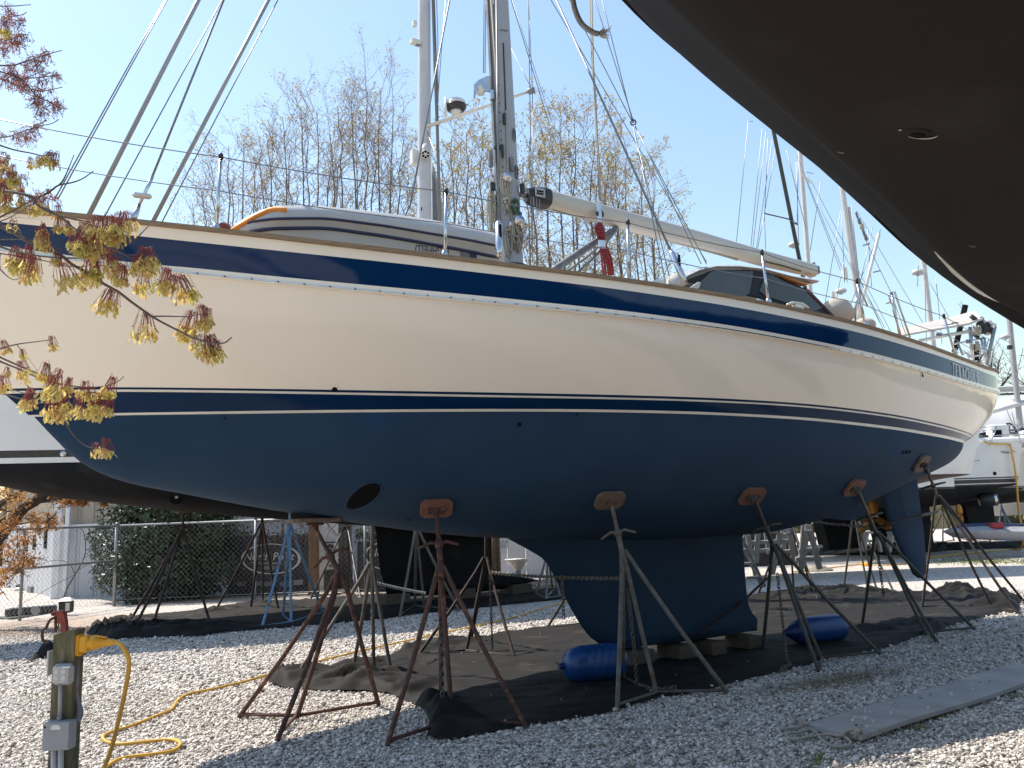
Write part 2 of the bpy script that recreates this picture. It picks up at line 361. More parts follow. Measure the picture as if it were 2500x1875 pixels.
for k in ORDER:
    if k not in TR: continue
    h = HFR[k]; s0, s1 = s_rng(h); S = []; Z = []; umax = TR[k][-1][0]
    for x in np.linspace(0.02, .985, 70):
        s = s0+(s1-s0)*x; b = float(hx(x, h)); z = solve_z(s, b, TR[k]); u, v = proj(TF.P(s, b, z))
        if u > 10 and x < .93: S.append(s); Z.append(z)
    c = np.polyfit(S, Z, 5); sm = S[0]; se = S[-1]
    def zf(s, c=c, sm=sm, se=se): 
        s = np.asarray(s, float); d = np.polyval(np.polyder(c), sm)
        d2 = np.polyval(np.polyder(c), se); return np.where(s < sm, np.polyval(c, sm)+d*(s-sm)*.9, np.where(s > se, np.polyval(c, se)+d2*(s-se), np.polyval(c, s)))
    LINES[k] = zf
def line_z(k, s):
    if k in LINES: return LINES[k](s)
    h = HFR[k]; t = (h-.134)/(.703-.134); return LINES['tt'](s)*(1-t)+LINES['rb'](s)*t
XS = np.concatenate([np.linspace(0, .06, 7)[:-1], np.linspace(.06, .94, 74)[:-1], 1-.06*np.cos(np.linspace(0, math.pi/2, 13))**1.0])
XS = np.concatenate([np.linspace(0, .06, 7)[:-1], np.linspace(.06, .94, 74)[:-1], .94+.06*np.sin(np.linspace(0, math.pi/2, 14))])
def topside(k, off=0.):
    h = HFR[k]; s0, s1 = s_rng(h); out = []
    for x in XS:
        s = s0+(s1-s0)*x; out.append((s, float(hx(x, h))+off, float(line_z(k, s))))
    return out
ZSEW = float(ZSE(0.))
KEELZ = pchip([0,.18,.36,.66,1.23,2.09,4.16,5.2,6.5,7.84,8.49,8.98,10.14,10.9,11.41,ZSEW-.35,ZSEW], [2.63,2.42,2.25,2.10,1.97,1.80,1.49,1.42,1.37,1.38,1.46,1.56,1.88,2.05,2.17,2.46,float(LINES['wl'](ZSEW))])
rows = [topside(k) for k in ORDER]
wl = rows[-1]
NU = 16
for j in range(1, NU+1):
    a = math.pi/2*j/NU; r = []
    for (s, b, z) in wl:
        zk = min(float(KEELZ(np.clip(s, 0, ZSEW))), z)
        bb = b*max(0., math.cos(a))**.85 if j < NU else 0.
        zz = z-(z-zk)*math.sin(a)**1.15
        if 4.3 < s < 8.3:                       # soft garboard where the keel fairs in
            w = math.sin(math.pi*(s-4.3)/4.0)*.5; zz -= 0
        r.append((s, bb, zz))
    rows.append(r)
nr, nc = len(rows), len(XS)
V = []; Fc = []; FM = []
for side in (1, -1):
    o0 = len(V)
    for r in rows:
        for (s, b, z) in r: V.append(TF.P(s, side*b, z))
    for j in range(nr-1):
        for i in range(nc-1):
            q = (o0+j*nc+i, o0+j*nc+i+1, o0+(j+1)*nc+i+1, o0+(j+1)*nc+i)
            Fc.append(q if side < 0 else q[::-1])
            mi = 0
            if j < len(ORDER)-1:
                mi = {'st': 1, 'tt': 4, 'bt': 4, 'sb': 2, 'tb': 2, 'bb': 2}.get(ORDER[j], 0)
            else: mi = 3
            FM.append(mi)
T_BVH = BVHTree.FromPolygons([Vector(p) for p in V], Fc)
hull = mk('hull', V, Fc, [M['cream'], M['navy'], M['pinw'], M['antif'], M['boot']], boat, True, FM)
def hull_pt(u, v):                              # photo point -> point on the hull and its outward normal
    d = Vector(ray(u, v)); h = T_BVH.ray_cast(Vector(CO), d.normalized())
    n = h[1] if h[1].dot(d) < 0 else -h[1]
    return np.array(h[0]), np.array(n)
# deck
sh = rows[0]; D = MB(); vv = []
for (s, b, z) in sh: vv += [TF.P(s, max(b-.03, 0), z-.06), TF.P(s, 0, z+.02), TF.P(s, -max(b-.03, 0), z-.06)]
D.add(vv, [(3*i+a, 3*i+3+a, 3*i+4+a, 3*i+1+a) for i in range(nc-1) for a in (0, 1)])
D.build('deck', M['teak'], boat)
def rail(name, k0, dz0, dz1, out0, inn, mat, x0=0, x1=None):
    m = MB(); r = topside(k0)
    for side in (1, -1):
        vv = []; n = 0
        for (s, b, z) in r[x0:x1]:
            vv += [TF.P(s, side*(b+out0), z+dz0), TF.P(s, side*(b+out0), z+dz1), TF.P(s, side*max(b-inn, 0), z+dz1), TF.P(s, side*max(b-inn, 0), z+dz0)]; n += 1
        m.add(vv, [(4*i+a, 4*i+4+a, 4*i+4+(a+1) % 4, 4*i+(a+1) % 4) if side < 0 else (4*i+(a+1) % 4, 4*i+4+(a+1) % 4, 4*i+4+a, 4*i+a) for i in range(n-1) for a in range(4)])
    return m.build(name, mat, boat)
# teak toe rail in planks with butt joints (each plank its own piece on the near side)
tr = topside('sheer'); i = 0; pn = 0
while i < nc-3:
    i1 = min(i+12, nc-1)
    for side in (1, -1):
        m = MB(); vv = []; seg = tr[i:i1+1]
        for q, (s, b, z) in enumerate(seg):
            if q == 0: s += .004
            if q == len(seg)-1: s -= .004
            vv += [TF.P(s, side*(b+.022), z-.034), TF.P(s, side*(b+.022), z), TF.P(s, side*max(b-.07, 0), z+.004), TF.P(s, side*max(b-.07, 0), z-.034)]
        m.add(vv, [tuple((4*a+(c if side < 0 else (c+1) % 4), 4*a+4+(c if side < 0 else (c+1) % 4), 4*a+4+((c+1) % 4 if side < 0 else c), 4*a+((c+1) % 4 if side < 0 else c))) for a in range(len(seg)-1) for c in range(4)]+[(0, 1, 2, 3), tuple(4*(len(seg)-1)+c for c in (3, 2, 1, 0))])
        m.build('toe_rail_plank', M['teak'], boat)
    i = i1
rail('rubbing_strake', 'rb', -.004, .055, .028, .01, M['cream'], 2, nc-6)
rail('rubbing_strip', 'rb', .008, .016, .036, -.026, M['steel'], 2, nc-6)
sc_ = MB()
for x in np.linspace(.12, .94, 60):
    s0, s1 = s_rng(HFR['rb']); s = s0+(s1-s0)*x; sc_.box(TF.P(s, float(hx(x, HFR['rb']))+.036, float(line_z('rb', s))+.012), (.014, .006, .010), np.array([TF.A, TF.N, [0, 0, 1]]))
sc_.build('rubbing_strip_screws', M['black'], boat)['kind'] = 'stuff'

# keel and rudder: foil sections between traced leading and trailing edges
def foil(name, lead, trail, tmax, mat, n=22, z_lo=None):
    zs = np.linspace(lead[0][1], lead[-1][1], n); fl = pchip([-q[1] for q in lead], [q[0] for q in lead]); ft = pchip([-q[1] for q in trail], [q[0] for q in trail])
    NP = 14; vv = []
    tk = tmax if callable(tmax) else (lambda z: tmax)
    for z in zs:
        a, b = float(fl(-z)), float(ft(-z)); c = b-a
        for side in (1, -1):
            for k in range(NP+1):
                x = .5*(1-math.cos(math.pi*k/NP)); x = x if side > 0 else 1-x
                y = 5*(.2969*math.sqrt(x)-.126*x-.3516*x*x+.2843*x**3-.1036*x**4)*tk(z)*side
                if (side < 0 and k in (0, NP)): continue
                vv.append(TF.P(a+c*x, y, z))
    m = len(vv)//n
    Fc = [(i*m+k, i*m+(k+1) % m, (i+1)*m+(k+1) % m, (i+1)*m+k) for i in range(n-1) for k in range(m)]
    Fc += [tuple(range(m)), tuple((n-1)*m+k for k in range(m))[::-1]]
    return smooth_by_angle(mk(name, vv, Fc, mat, boat), 50)
lead = [(4.25, 1.60), (4.43, 1.47), (4.68, 1.34), (4.88, 1.22), (5.02, 1.0), (5.12, .82), (5.25, .60), (5.37, .43), (5.47, .33), (5.62, .25)]
trail = [(7.95, 1.60), (7.86, 1.45), (7.84, 1.30), (7.84, .80), (7.85, .55), (7.92, .40), (7.99, .33), (7.97, .25)]
keel = foil('keel', lead, trail, lambda z: .17+.10*max(0, (1.0-z)/.8)**1.2+.25*max(0, (z-1.15)/.4)**2, M['antif'], 28)
m = MB()                                       # flared foot of the keel
pr = []
for k in range(15):
    x = k/14; s = 5.62+(7.97-5.62)*x; w = .26*math.sin(math.pi*min(1, x*.9+.1))**.6; pr.append((s, w))
vv = []
for (s, w) in pr: vv += [TF.P(s, w*.95, .30), TF.P(s, w*.8, .22), TF.P(s, 0, .20), TF.P(s, -w*.8, .22), TF.P(s, -w*.95, .30)]
m.add(vv, [(5*i+a+1, 5*i+5+a+1, 5*i+5+a, 5*i+a) for i in range(14) for a in range(4)])
smooth_by_angle(m.build('keel_foot', M['antif'], boat), 60)
rl = [(10.62, 2.05), (10.66, 1.80), (10.74, 1.44), (10.90, 1.10), (11.05, .86), (11.13, .74), (11.19, .66), (11.28, .63)]
rt = [(11.50, 2.22), (11.50, 1.80), (11.51, 1.27), (11.50, 1.0), (11.47, .75), (11.44, .68), (11.42, .65), (11.38, .63)]
rud = foil('rudder', rl, rt, lambda z: .075+.03*max(0, z-.6), M['antif'], 24)
m = MB()                                       # joint line between skeg and blade
jl = [TF.pt(2193, 1160, .085), TF.pt(2200, 1205, .09), TF.pt(2211, 1254, .09), TF.pt(2219, 1257, .085), TF.pt(2221, 1270, .083)]
m.tube(jl, .008, 5); m.build('skeg_joint', M['black'], rud)
# shaft skeg, strut and folding propeller
m = MB(); sk = [TF.pl(1965, 1258), TF.pl(2098, 1196), TF.pl(2112, 1216), TF.pl(2108, 1268), TF.pl(2060, 1270), TF.pl(1990, 1262)]
vv = []
for (s, z), w in zip(sk, (.02, .05, .035, .03, .05, .03)): vv += [TF.P(s, w, z), TF.P(s, -w, z)]
k = len(sk); m.add(vv, [tuple(2*i for i in range(k))[::-1], tuple(2*i+1 for i in range(k))]+[(2*i, 2*i+1, (2*i+3) % (2*k), (2*i+2) % (2*k)) for i in range(k)])
m.build('shaft_skeg', M['antif'], boat)
hs, hz = TF.pl(2128, 1266)
pr_o = thing('propeller', None, None, (0, 0, 0)); pr_o.parent = boat; pr_o.location = tuple(TF.P(hs, 0, hz)-wo(boat))
m = MB(); m.lathe(TF.P(hs-.12, 0, hz), [(0, .045), (.05, .06), (.16, .06), (.22, .045), (.26, .01)], TF.A, 12); m.build('propeller_hub', M['bronze'], pr_o, True)
for ang in (100, 215, 335):
    a = math.radians(ang); rad = TF.N*math.cos(a)+np.array([0, 0, 1])*math.sin(a); tan = -TF.N*math.sin(a)+np.array([0, 0, 1])*math.cos(a)
    vv = []
    for i in range(9):
        t = i/8; r = .04+t*.27; w = .115*math.sin(math.pi*min(.97, .12+.88*t))**.6; pt = math.radians(52-28*t)
        ch = tan*math.cos(pt)-TF.A*math.sin(pt)
        for q in (-1, 0, 1):
            vv.append(TF.P(hs+.02, 0, hz)+rad*r+ch*w*q+np.cross(rad, ch)*(.012*(1-abs(q))))
        for q in (1, 0, -1):
            vv.append(TF.P(hs+.02, 0, hz)+rad*r+ch*w*q-np.cross(rad, ch)*(.008*(1-abs(q))))
    mk('propeller_blade', vv, [(6*i+k, 6*i+(k+1) % 6, 6*i+6+(k+1) % 6, 6*i+6+k) for i in range(8) for k in range(6)]+[tuple(range(6)), tuple(range(48, 54))[::-1]], M['bronze'], pr_o, True)
# fittings through the hull
def disc_on_hull(u, v, r, name, mat, depth=.012):
    p, n = hull_pt(u, v); m = MB(); m.lathe(p-n*.02, [(0, r), (.02+depth*.6, r), (.02+depth, r*.75)], n, 14); return m.build(name, mat, boat)
for (u, v, r) in ((1268, 1036, .020), (1407, 1012, .010), (817, 951, .024), (548, 1022, .008)): disc_on_hull(u, v, r, 'through_hull', M['dark'])
disc_on_hull(2250, 917, .035, 'through_hull', M['steel']); disc_on_hull(2250, 917, .018, 'drain_hole', M['dark'], .016)
disc_on_hull(993, 1269, .03, 'through_hull', M['antif'], .02)
# bow thruster: black slanted oval paints the recess shade on the hull; faired lip
p, n = hull_pt(890, 1210); ca_, sa_ = math.cos(.62), math.sin(.62)
def hull_side(s, z):
    h = T_BVH.ray_cast(Vector(TF.P(s, 6, z)), Vector(-TF.N)); return np.array(h[0])
ps, pz_ = (p-TF.B)@TF.A, p[2]
def oval(f, off, du=0., dv=0.):
    out = []
    for k in range(28):
        a = 2*math.pi*k/28; x, y = .135*f*math.cos(a)+du, .095*f*math.sin(a)+dv; out.append(hull_side(ps+x*ca_-y*sa_, pz_+x*sa_+y*ca_)+TF.N*off)
    return out
rings = [oval(1.0, .004), oval(.82, .006, -.012), oval(.5, .007, -.03), oval(.02, .008, -.03)]
V_ = [q for r in rings for q in r]; F_ = [(28*j+k, 28*j+(k+1) % 28, 28*j+28+(k+1) % 28, 28*j+28+k) for j in range(3) for k in range(28)]
mk('bow_thruster_shade', V_, F_, M['dark'], boat, True)
m = MB(); m.tube(oval(1.04, -.004), .012, 6, closed=True); m.build('bow_thruster_lip', M['antif'], boat, True)
# name on the stripe
ST = [topside('st'), topside('sb')]
def on_stripe(u0, u1, lo, hi):
    def near(r, u):
        us = [proj(TF.P(*q))[0] for q in r[:-8]]; i = int(np.clip(np.searchsorted(us, u)-1, 0, len(us)-2)); t = (u-us[i])/(us[i+1]-us[i])
        return np.array(r[i])*(1-t)+np.array(r[i+1])*t
    def fn(x, y, lift=0.):
        u = u0+(u1-u0)*x; a = near(ST[0], u); b = near(ST[1], u); f = lo+(hi-lo)*y; q = b*(1-f)+a*f
        return TF.P(q[0], q[1]+.010+lift, q[2])
    return fn
SER = {'T': [(.5,0,.5,1,.2),(.02,1,.98,1,.09),(.03,.8,.03,1,.07),(.97,.8,.97,1,.07),(.3,0,.7,0,.06)],
 'E': [(.25,0,.25,1,.2),(.05,1,.9,1,.08),(.05,0,.95,0,.08),(.25,.52,.7,.52,.08),(.9,.78,.9,1,.07),(.95,0,.95,.24,.07),(.7,.4,.7,.64,.06)],
 'N': [(.18,0,.18,1,.09),(.82,0,.82,1,.09),(.18,1,.82,0,.2),(0,1,.3,1,.06),(.02,0,.36,0,.06),(.64,1,1,1,.06)],
 'A': [(.12,0,.5,1,.09),(.5,1,.86,0,.2),(.27,.33,.7,.33,.08),(0,0,.3,0,.06),(.68,0,1,0,.06)],
 'I': [(.5,0,.5,1,.24),(.2,1,.8,1,.06),(.2,0,.8,0,.06)],
 'U': [(.2,.3,.2,1,.2),(.82,.3,.82,1,.09),(.2,.3,.3,.06,.18),(.3,.06,.5,0,.12),(.5,0,.72,.07,.1),(.72,.07,.82,.3,.09),(0,1,.42,1,.06),(.64,1,1,1,.06)],
 'C': [(.88,.8,.72,.96,.09),(.72,.96,.5,1,.1),(.5,1,.28,.9,.14),(.28,.9,.14,.5,.2),(.14,.5,.28,.1,.2),(.28,.1,.5,0,.14),(.5,0,.75,.05,.09),(.75,.05,.92,.22,.08),(.9,.76,.9,1,.07)],
 'O': [(.5,1,.26,.88,.12),(.26,.88,.13,.5,.2),(.13,.5,.26,.12,.2),(.26,.12,.5,0,.12),(.5,0,.74,.12,.12),(.74,.12,.87,.5,.2),(.87,.5,.74,.88,.2),(.74,.88,.5,1,.12)],
 'S': [(.82,.8,.7,.96,.08),(.7,.96,.45,1,.1),(.45,1,.22,.88,.14),(.22,.88,.24,.66,.18),(.24,.66,.72,.42,.2),(.72,.42,.8,.2,.18),(.8,.2,.62,.03,.13),(.62,.03,.38,0,.09),(.38,0,.16,.16,.08),(.14,0,.14,.24,.06),(.84,.76,.84,1,.06)]}
def serif_word(name, word, wid, fn, mat, parent, gap=.18):
    tot = sum(wid[c] for c in word)+gap*(len(word)-1); x = 0; m = MB()
    for c in word:
        w = wid[c]; k = 0
        for (x0, y0, x1, y1, t) in SER[c]:
            dx, dy = (x1-x0)*w, y1-y0; L_ = math.hypot(dx, dy) or 1; nx, ny = -dy/L_*t/2*.72, dx/L_*t/2
            q = [(x0*w+nx, y0+ny), (x0*w-nx, y0-ny), (x1*w-nx, y1-ny), (x1*w+nx, y1+ny)]
            k += 1; m.add([fn((x+a)/tot, b, .0007*k) for a, b in q], [(0, 1, 2, 3)])
        x += w+gap
    return m.build(name, mat, parent)
WID = dict(T=.72, E=.66, N=.8, A=.78, C=.78, I=.34, O=.84, U=.78, S=.62)
serif_word('name_lettering', 'TENACIOUS', WID, on_stripe(2324, 2388, .14, .84), M['pwhite'], boat)
# maker's small marks under the quarter
for du in (0, 8, 16):
    p, n = hull_pt(2204+du, 1103); m = MB(); m.tube([p+TF.A*-.02+n*.004-np.array([0, 0, .02]), p+n*.006, p+TF.A*.02+n*.004+np.array([0, 0, .02])], .008, 5); m.build('depth_transducer', M['dark'], boat)

# ------------------------------------------------------------------ masts, boom and rigging of the blue boat
def bdeck(s): return float(np.interp(s, [q[0] for q in tr], [q[1] for q in tr]))
def zdeck(s): return float(np.interp(s, [q[0] for q in tr], [q[2] for q in tr]))
def pole(name, pts, r, mat, parent, n=10, flat=1., smooth=True):
    m = MB(); m.tube(pts, r, n, flat=flat); return smooth_by_angle(m.build(name, mat, parent), 50)
def wire(name, p0, p1, r=.007, mat=None, parent=None, n=5):
    m = MB(); m.tube([p0, p1], r, n); return m.build(name, mat or M['wire'], parent, True)
s0, z0 = TF.pl(1249, 645); s1, z1 = TF.pl(1214, 0)
def mast_s(z): return s0+(s1-s0)*(z-z0)/(z1-z0)
ZTOP = 21.
mast = thing('mast', None, None, (0, 0, 0)); mast.parent = boat; mast.location = tuple(TF.P(s0, 0, 4.2)-wo(boat))
def sect(z, a, b, n=20):
    out = []
    for k in range(n):
        t = 2*math.pi*k/n; c, s = math.cos(t), math.sin(t)
        out.append(TF.P(mast_s(z)+a*abs(c)**.75*np.sign(c), b*abs(s)**.75*np.sign(s), z))
    return out
vv = sect(4.15, .135, .10)+sect(12, .130, .098)+sect(ZTOP, .11, .08); n = 20
smooth_by_angle(mk('mast_section', vv, [(i*n+k, i*n+(k+1) % n, i*n+n+(k+1) % n, i*n+n+k) for i in range(2) for k in range(n)]+[tuple(range(2*n, 3*n))], M['alu'], mast), 50)
axM = np.array([TF.A, TF.N, [0, 0, 1]])
def onmast(u, v, b=.1): return TF.pt(u, v, b)
m = MB()                                        # sail track with slides on the forward face
q0 = TF.P(mast_s(4.6)-.15, .02, 4.6); q1 = TF.P(mast_s(18)-.145, .02, 18); m.tube([q0, q1], .022, 4); m.build('sail_track', M['alud'], mast)
m = MB()
for z in np.arange(5.5, 9.5, .11): m.box(TF.P(mast_s(z)-.105, .092, z), (.014, .012, .014), axM)
m.build('track_rivets', M['black'], mast)['kind'] = 'stuff'
m = MB(); m.tube([onmast(1229, 105, .105), onmast(1236, 300, .105)], .008, 5); m.build('halyard_exit_slot', M['black'], mast)
m = MB(); m.tube([onmast(1199, 0, .103), onmast(1212, 190, .103), onmast(1224, 420, .103)], .011, 5); m.build('halyard', M['rope'], mast, True)
m = MB(); m.tube([onmast(1205, 0, .11), onmast(1215, 200, .11), onmast(1221, 560, .11)], .010, 5); m.build('halyard', M['roped'], mast, True)
m = MB(); m.tube([onmast(1235, 270, .11), onmast(1240, 430, .11), onmast(1256, 610, .11)], .010, 5); m.build('halyard', M['rope'], mast, True)
for (u, v, h) in ((1255, 331, .17), (1261, 421, .17), (1270, 528, .11)):   # mast exit plates
    m = MB(); p = onmast(u, v, .085); m.tube([p+np.array([0, 0, h/2]), p+np.array([0, 0, h*.3]), p-np.array([0, 0, h*.3]), p-np.array([0, 0, h/2])], [.02, .042, .042, .02], 10, flat=.5); e = m.build('exit_plate', M['alud'], mast, True)
    m = MB(); m.tube([p+TF.N*.026+np.array([0, 0, h*.3]), p+TF.N*.026-np.array([0, 0, h*.3])], .018, 8, flat=.4); m.build('exit_hole', M['dark'], e)
def winch(u, v, r, wraps, ropemat):
    p = onmast(u, v, .09); o = thing('winch', None, None); o.parent = mast; o.location = tuple(p-wo(mast))
    m = MB(); m.lathe(p, [(0, r*1.25), (.02, r*1.25), (.03, r*.85), (.09, r*.8), (.12, r*1.15), (.15, r*1.1), (.152, r*.5), (.17, r*.45)], TF.N, 18); m.build('winch_drum', M['steel'], o, True)
    m = MB(); m.lathe(p+TF.N*.153, [(0, r*.4), (.004, r*.35)], TF.N, 12); m.build('winch_socket', M['dark'], o)
    m = MB()
    for k in range(wraps):
        rr = r*.95+.004*k; m.tube([p+TF.N*(.045+.014*k)+TF.A*rr*math.cos(a)+np.array([0, 0, 1])*rr*math.sin(a) for a in np.linspace(0, 2*math.pi, 17)[:-1]], .007, 5, closed=True)
    random.seed(u)
    for k in range(5):                          # loops hanging from the drum
        w = random.uniform(.05, .1); L_ = random.uniform(.12, .28); x = random.uniform(-.05, .05)
        m.tube([p+TF.N*(.08+.012*k)+TF.A*(x+w*math.sin(a)*.6)+np.array([0, 0, -L_/2+.02+L_/2*math.cos(a)]) for a in np.linspace(0, 2*math.pi, 15)[:-1]], .0065, 5, closed=True)
    m.build('coiled_line', ropemat, o, True)
winch(1226, 443, .05, 3, M['rope']); winch(1254, 548, .055, 3, M['rope'])
def coil(name, u, v, L_, w, cnt, mat, parent, b, seed=1, r=.0075):
    random.seed(seed); p = TF.pt(u, v, b); m = MB()
    for k in range(cnt):
        ww = w*random.uniform(.6, 1.1); ll = L_*random.uniform(.8, 1.1); x = random.uniform(-w, w)*.5; y = random.uniform(-.03, .04)
        m.tube([p+TF.A*(x+ww*math.sin(a)*(1-.3*math.cos(a)))+TF.N*(y+.02*math.sin(2*a))+np.array([0, 0, -ll/2+ll/2*math.cos(a)]) for a in np.linspace(0, 2*math.pi, 17)[:-1]], r, 5, closed=True)
    m.tube([p+TF.A*.03*math.cos(a)+TF.N*(.03*math.sin(a)+.01)+np.array([0, 0, -L_*.12]) for a in np.linspace(0, 2*math.pi, 9)[:-1]], r*1.4, 5, closed=True)
    return m.build(name, mat, parent, True)
coil('rope_coil', 1257, 487, .17, .04, 6, M['ropegreen'], mast, .13, 3)
coil('rope_coil', 1235, 485, .17, .03, 5, M['rope'], mast, .12, 4)
coil('rope_coil', 1200, 465, .62, .05, 9, M['rope'], mast, -.02, 5)
coil('rope_coil', 1268, 560, .26, .04, 7, M['rope'], mast, .11, 8)
coil('rope_coil', 1240, 555, .35, .05, 6, M['rope'], mast, .10, 9)
for (u, v, sx, sz, mt) in ((1198, 388, .05, .2, 'alud'), (1225, 369, .04, .16, 'black'), (1249, 401, .05, .17, 'alud'), (1231, 290, .03, .14, 'black'), (1213, 360, .07, .05, 'black'), (1203, 455, .06, .10, 'black'), (1275, 460, .05, .12, 'black')):
    m = MB(); m.box(onmast(u, v, .11), (sx, .045, sz), axM, .01); m.build('rope_clutch', M[mt], mast)
m = MB(); m.cyl(TF.P(s0, 0, 4.15), TF.P(s0, 0, 4.47), .19, 16); m.build('mast_collar', M['black'], mast, True)
# deck light and furler sheave bracket on the forward face
lb = thing('mast_bracket', None, None); lb.parent = mast; lb.location = tuple(TF.pt(1188, 215, .0)-wo(mast))
m = MB(); m.poly([TF.pt(*q, .03) for q in ((1206, 185), (1188, 186), (1170, 194), (1157, 206), (1156, 236), (1160, 240), (1166, 216), (1176, 208), (1184, 222), (1200, 226))], .012, -TF.N); m.poly([TF.pt(*q, -.05) for q in ((1206, 185), (1188, 186), (1170, 194), (1157, 206), (1156, 236), (1160, 240), (1166, 216), (1176, 208), (1184, 222), (1200, 226))], .012, -TF.N); m.build('bracket_plate', M['steel'], lb)
m = MB(); m.lathe(TF.pt(1182, 203, -.01), [(-.03, .05), (.03, .05)], TF.N, 14); m.build('sheave', M['pvc'], lb, True)
m = MB(); m.lathe(TF.pt(1175, 222, .02), [(0, .055), (.03, .06), (.05, .05)], TF.N*.4-TF.A*.9+np.array([0, 0, -.3]), 12); m.build('deck_light', M['lamp'], lb, True)
m = MB(); m.box(TF.pt(1200, 232, .05), (.05, .06, .12), axM, .01); m.build('bracket_foot', M['steel'], lb)
# black maker's mark on the mast
lettering('mast_lettering', 'selden', lambda x, y: TF.pt(1220+21*x, 75-6*y+5*x*.6, .101), M['print_'], mast)

# boom with its gooseneck casting, vang strut and outhaul end
boom = thing('boom', None, None); boom.parent = boat; boom.location = tuple(TF.pt(1640, 575)-wo(boat))
def bsec(u, vt, vb, wid):
    st, zt = TF.pl(u, vt); sb_, zb = TF.pl(u, vb); zc = (zt+zb)/2; h = (zt-zb)/2; out = []
    for k in range(16):
        a = 2*math.pi*k/16; c, s = math.cos(a), math.sin(a); out.append(TF.P(st, wid*abs(c)**.8*np.sign(c), zc+h*abs(s)**.8*np.sign(s)))
    return out
def loft(secs, caps=True):
    n = len(secs[0]); vv = [p for s in secs for p in s]
    Fc = [(i*n+k, i*n+(k+1) % n, i*n+n+(k+1) % n, i*n+n+k) for i in range(len(secs)-1) for k in range(n)]
    if caps: Fc += [tuple(range(n))[::-1], tuple((len(secs)-1)*n+k for k in range(n))]
    return vv, Fc
vv, Fc = loft([bsec(1328, 463, 506, .10), bsec(1500, 511, 553, .115), bsec(1681, 560, 601, .11), bsec(1858, 612, 648, .10), bsec(1984, 646, 676, .085)])
smooth_by_angle(mk('boom_section', vv, Fc, M['boomw'], boom), 50)
vv, Fc = loft([bsec(1284, 461, 492, .075), bsec(1296, 458, 500, .11), bsec(1327, 460, 509, .125), bsec(1335, 464, 509, .12)])
gn = smooth_by_angle(mk('gooseneck_casting', vv, Fc, M['black'], boom), 30)
m = MB(); m.box(TF.pt(1319, 470, .128), (.13, .008, .11), axM); m.build('casting_badge', M['pvc'], gn)
for dv in (-3, 3): m = MB(); m.box(TF.pt(1319, 470+dv, .134), (.09, .006, .018), axM); m.build('casting_slot', M['dark'], gn)
for k in range(4): m = MB(); m.box(TF.pt(1296+k*7, 490+k*2.4, .12), (.012, .012, .11), axM); m.build('casting_rib', M['pvcd'], gn)
m = MB(); m.cyl(TF.pt(1268, 476), TF.pt(1292, 476), .03, 10); m.build('gooseneck_pin', M['alud'], boom)
m = MB(); m.box(TF.pt(1989, 661), (.07, .15, .12), axM, .015); m.box(TF.pt(1985, 645), (.05, .06, .05), axM, .01); m.build('outhaul_end', M['alud'], boom)
m = MB(); m.tube([TF.pt(1862, 637, .108), TF.pt(1915, 650, .10), TF.pt(1955, 662, .098)], .012, 6); m.build('boom_groove', M['timber'], boom)
m = MB(); m.tube([TF.pt(1350, 511), TF.pt(1560, 565), TF.pt(1800, 634)], .014, 6); m.build('outhaul_line', M['rope'], boom, True)
lettering('boom_lettering', 'selden', lambda x, y: TF.pt(1966+15*x, 669-5*y+2*x, .092), M['print_'], boom)
pole('vang_strut', [TF.pt(1340, 668), TF.pt(1440, 600), TF.pt(1506, 557)], [.045, .045, .035], M['alud'], boat)
pole('vang_tackle', [TF.pt(1378, 668, -.1), TF.pt(1440, 622, -.1), TF.pt(1505, 560, -.05)], .014, M['roped'], boat)
pole('vang_tackle', [TF.pt(1406, 668, .1), TF.pt(1452, 628, .1), TF.pt(1505, 562, .05)], .014, M['roped'], boat)
# red sheet hung in a coil under the boom block
blk = thing('sheet_block', None, None); blk.parent = boat; blk.location = tuple(TF.pt(1463, 520, .14)-wo(boat))
m = MB(); m.box(TF.pt(1463, 521, .16), (.075, .05, .26), axM, .02); m.build('block_cheek', M['steel'], blk)
m = MB(); m.tube([TF.pt(1465, 502, .16), TF.pt(1464, 493, .16), TF.pt(1465, 488, .16)], .02, 6); m.build('block_shackle', M['steel'], blk)
m = MB(); m.lathe(TF.pt(1463, 524, .15), [(0, .05), (.03, .05)], TF.N, 12); m.build('block_sheave', M['black'], blk)
m = MB(); m.box(TF.pt(1470, 596, .19), (.10, .05, .12), axM, .02); m.build('cleat_block', M['steel'], blk)
random.seed(5); m = MB()
for k in range(16):
    a0 = random.uniform(-6, 6); m.tube([TF.pt(1466+a0*.3, 540, .15), TF.pt(1463+a0*1.6, 556+random.uniform(-5, 5), .15+.012*(k % 4)), TF.pt(1470+a0*1.2, 590, .16), TF.pt(1481+a0*2.1, 632, .15+.012*(k % 4)), TF.pt(1486+a0*2.2, 672, .14)], .010, 5)
for k in range(5): m.tube([TF.pt(1464+10*math.cos(a)+k, 553+5*k+3*math.sin(a), .16+.05*math.sin(a)) for a in np.linspace(0, 2*math.pi, 11)[:-1]], .011, 5, closed=True)
m.build('red_sheet_coil', M['ropered'], boat, True)
m = MB(); m.tube([TF.pt(1440, -60, .1), TF.pt(1446, 140, .1), TF.pt(1452, 230, .12), TF.pt(1460, 380, .14), TF.pt(1465, 490, .16)], .017, 6); m.build('topping_lift', M['roped'], boat, True)
m = MB(); m.tube([TF.pt(1443, -60, .13), TF.pt(1449, 200, .13), TF.pt(1463, 400, .16), TF.pt(1466, 490, .18)], .013, 6); m.build('topping_lift', M['rope'], boat, True)

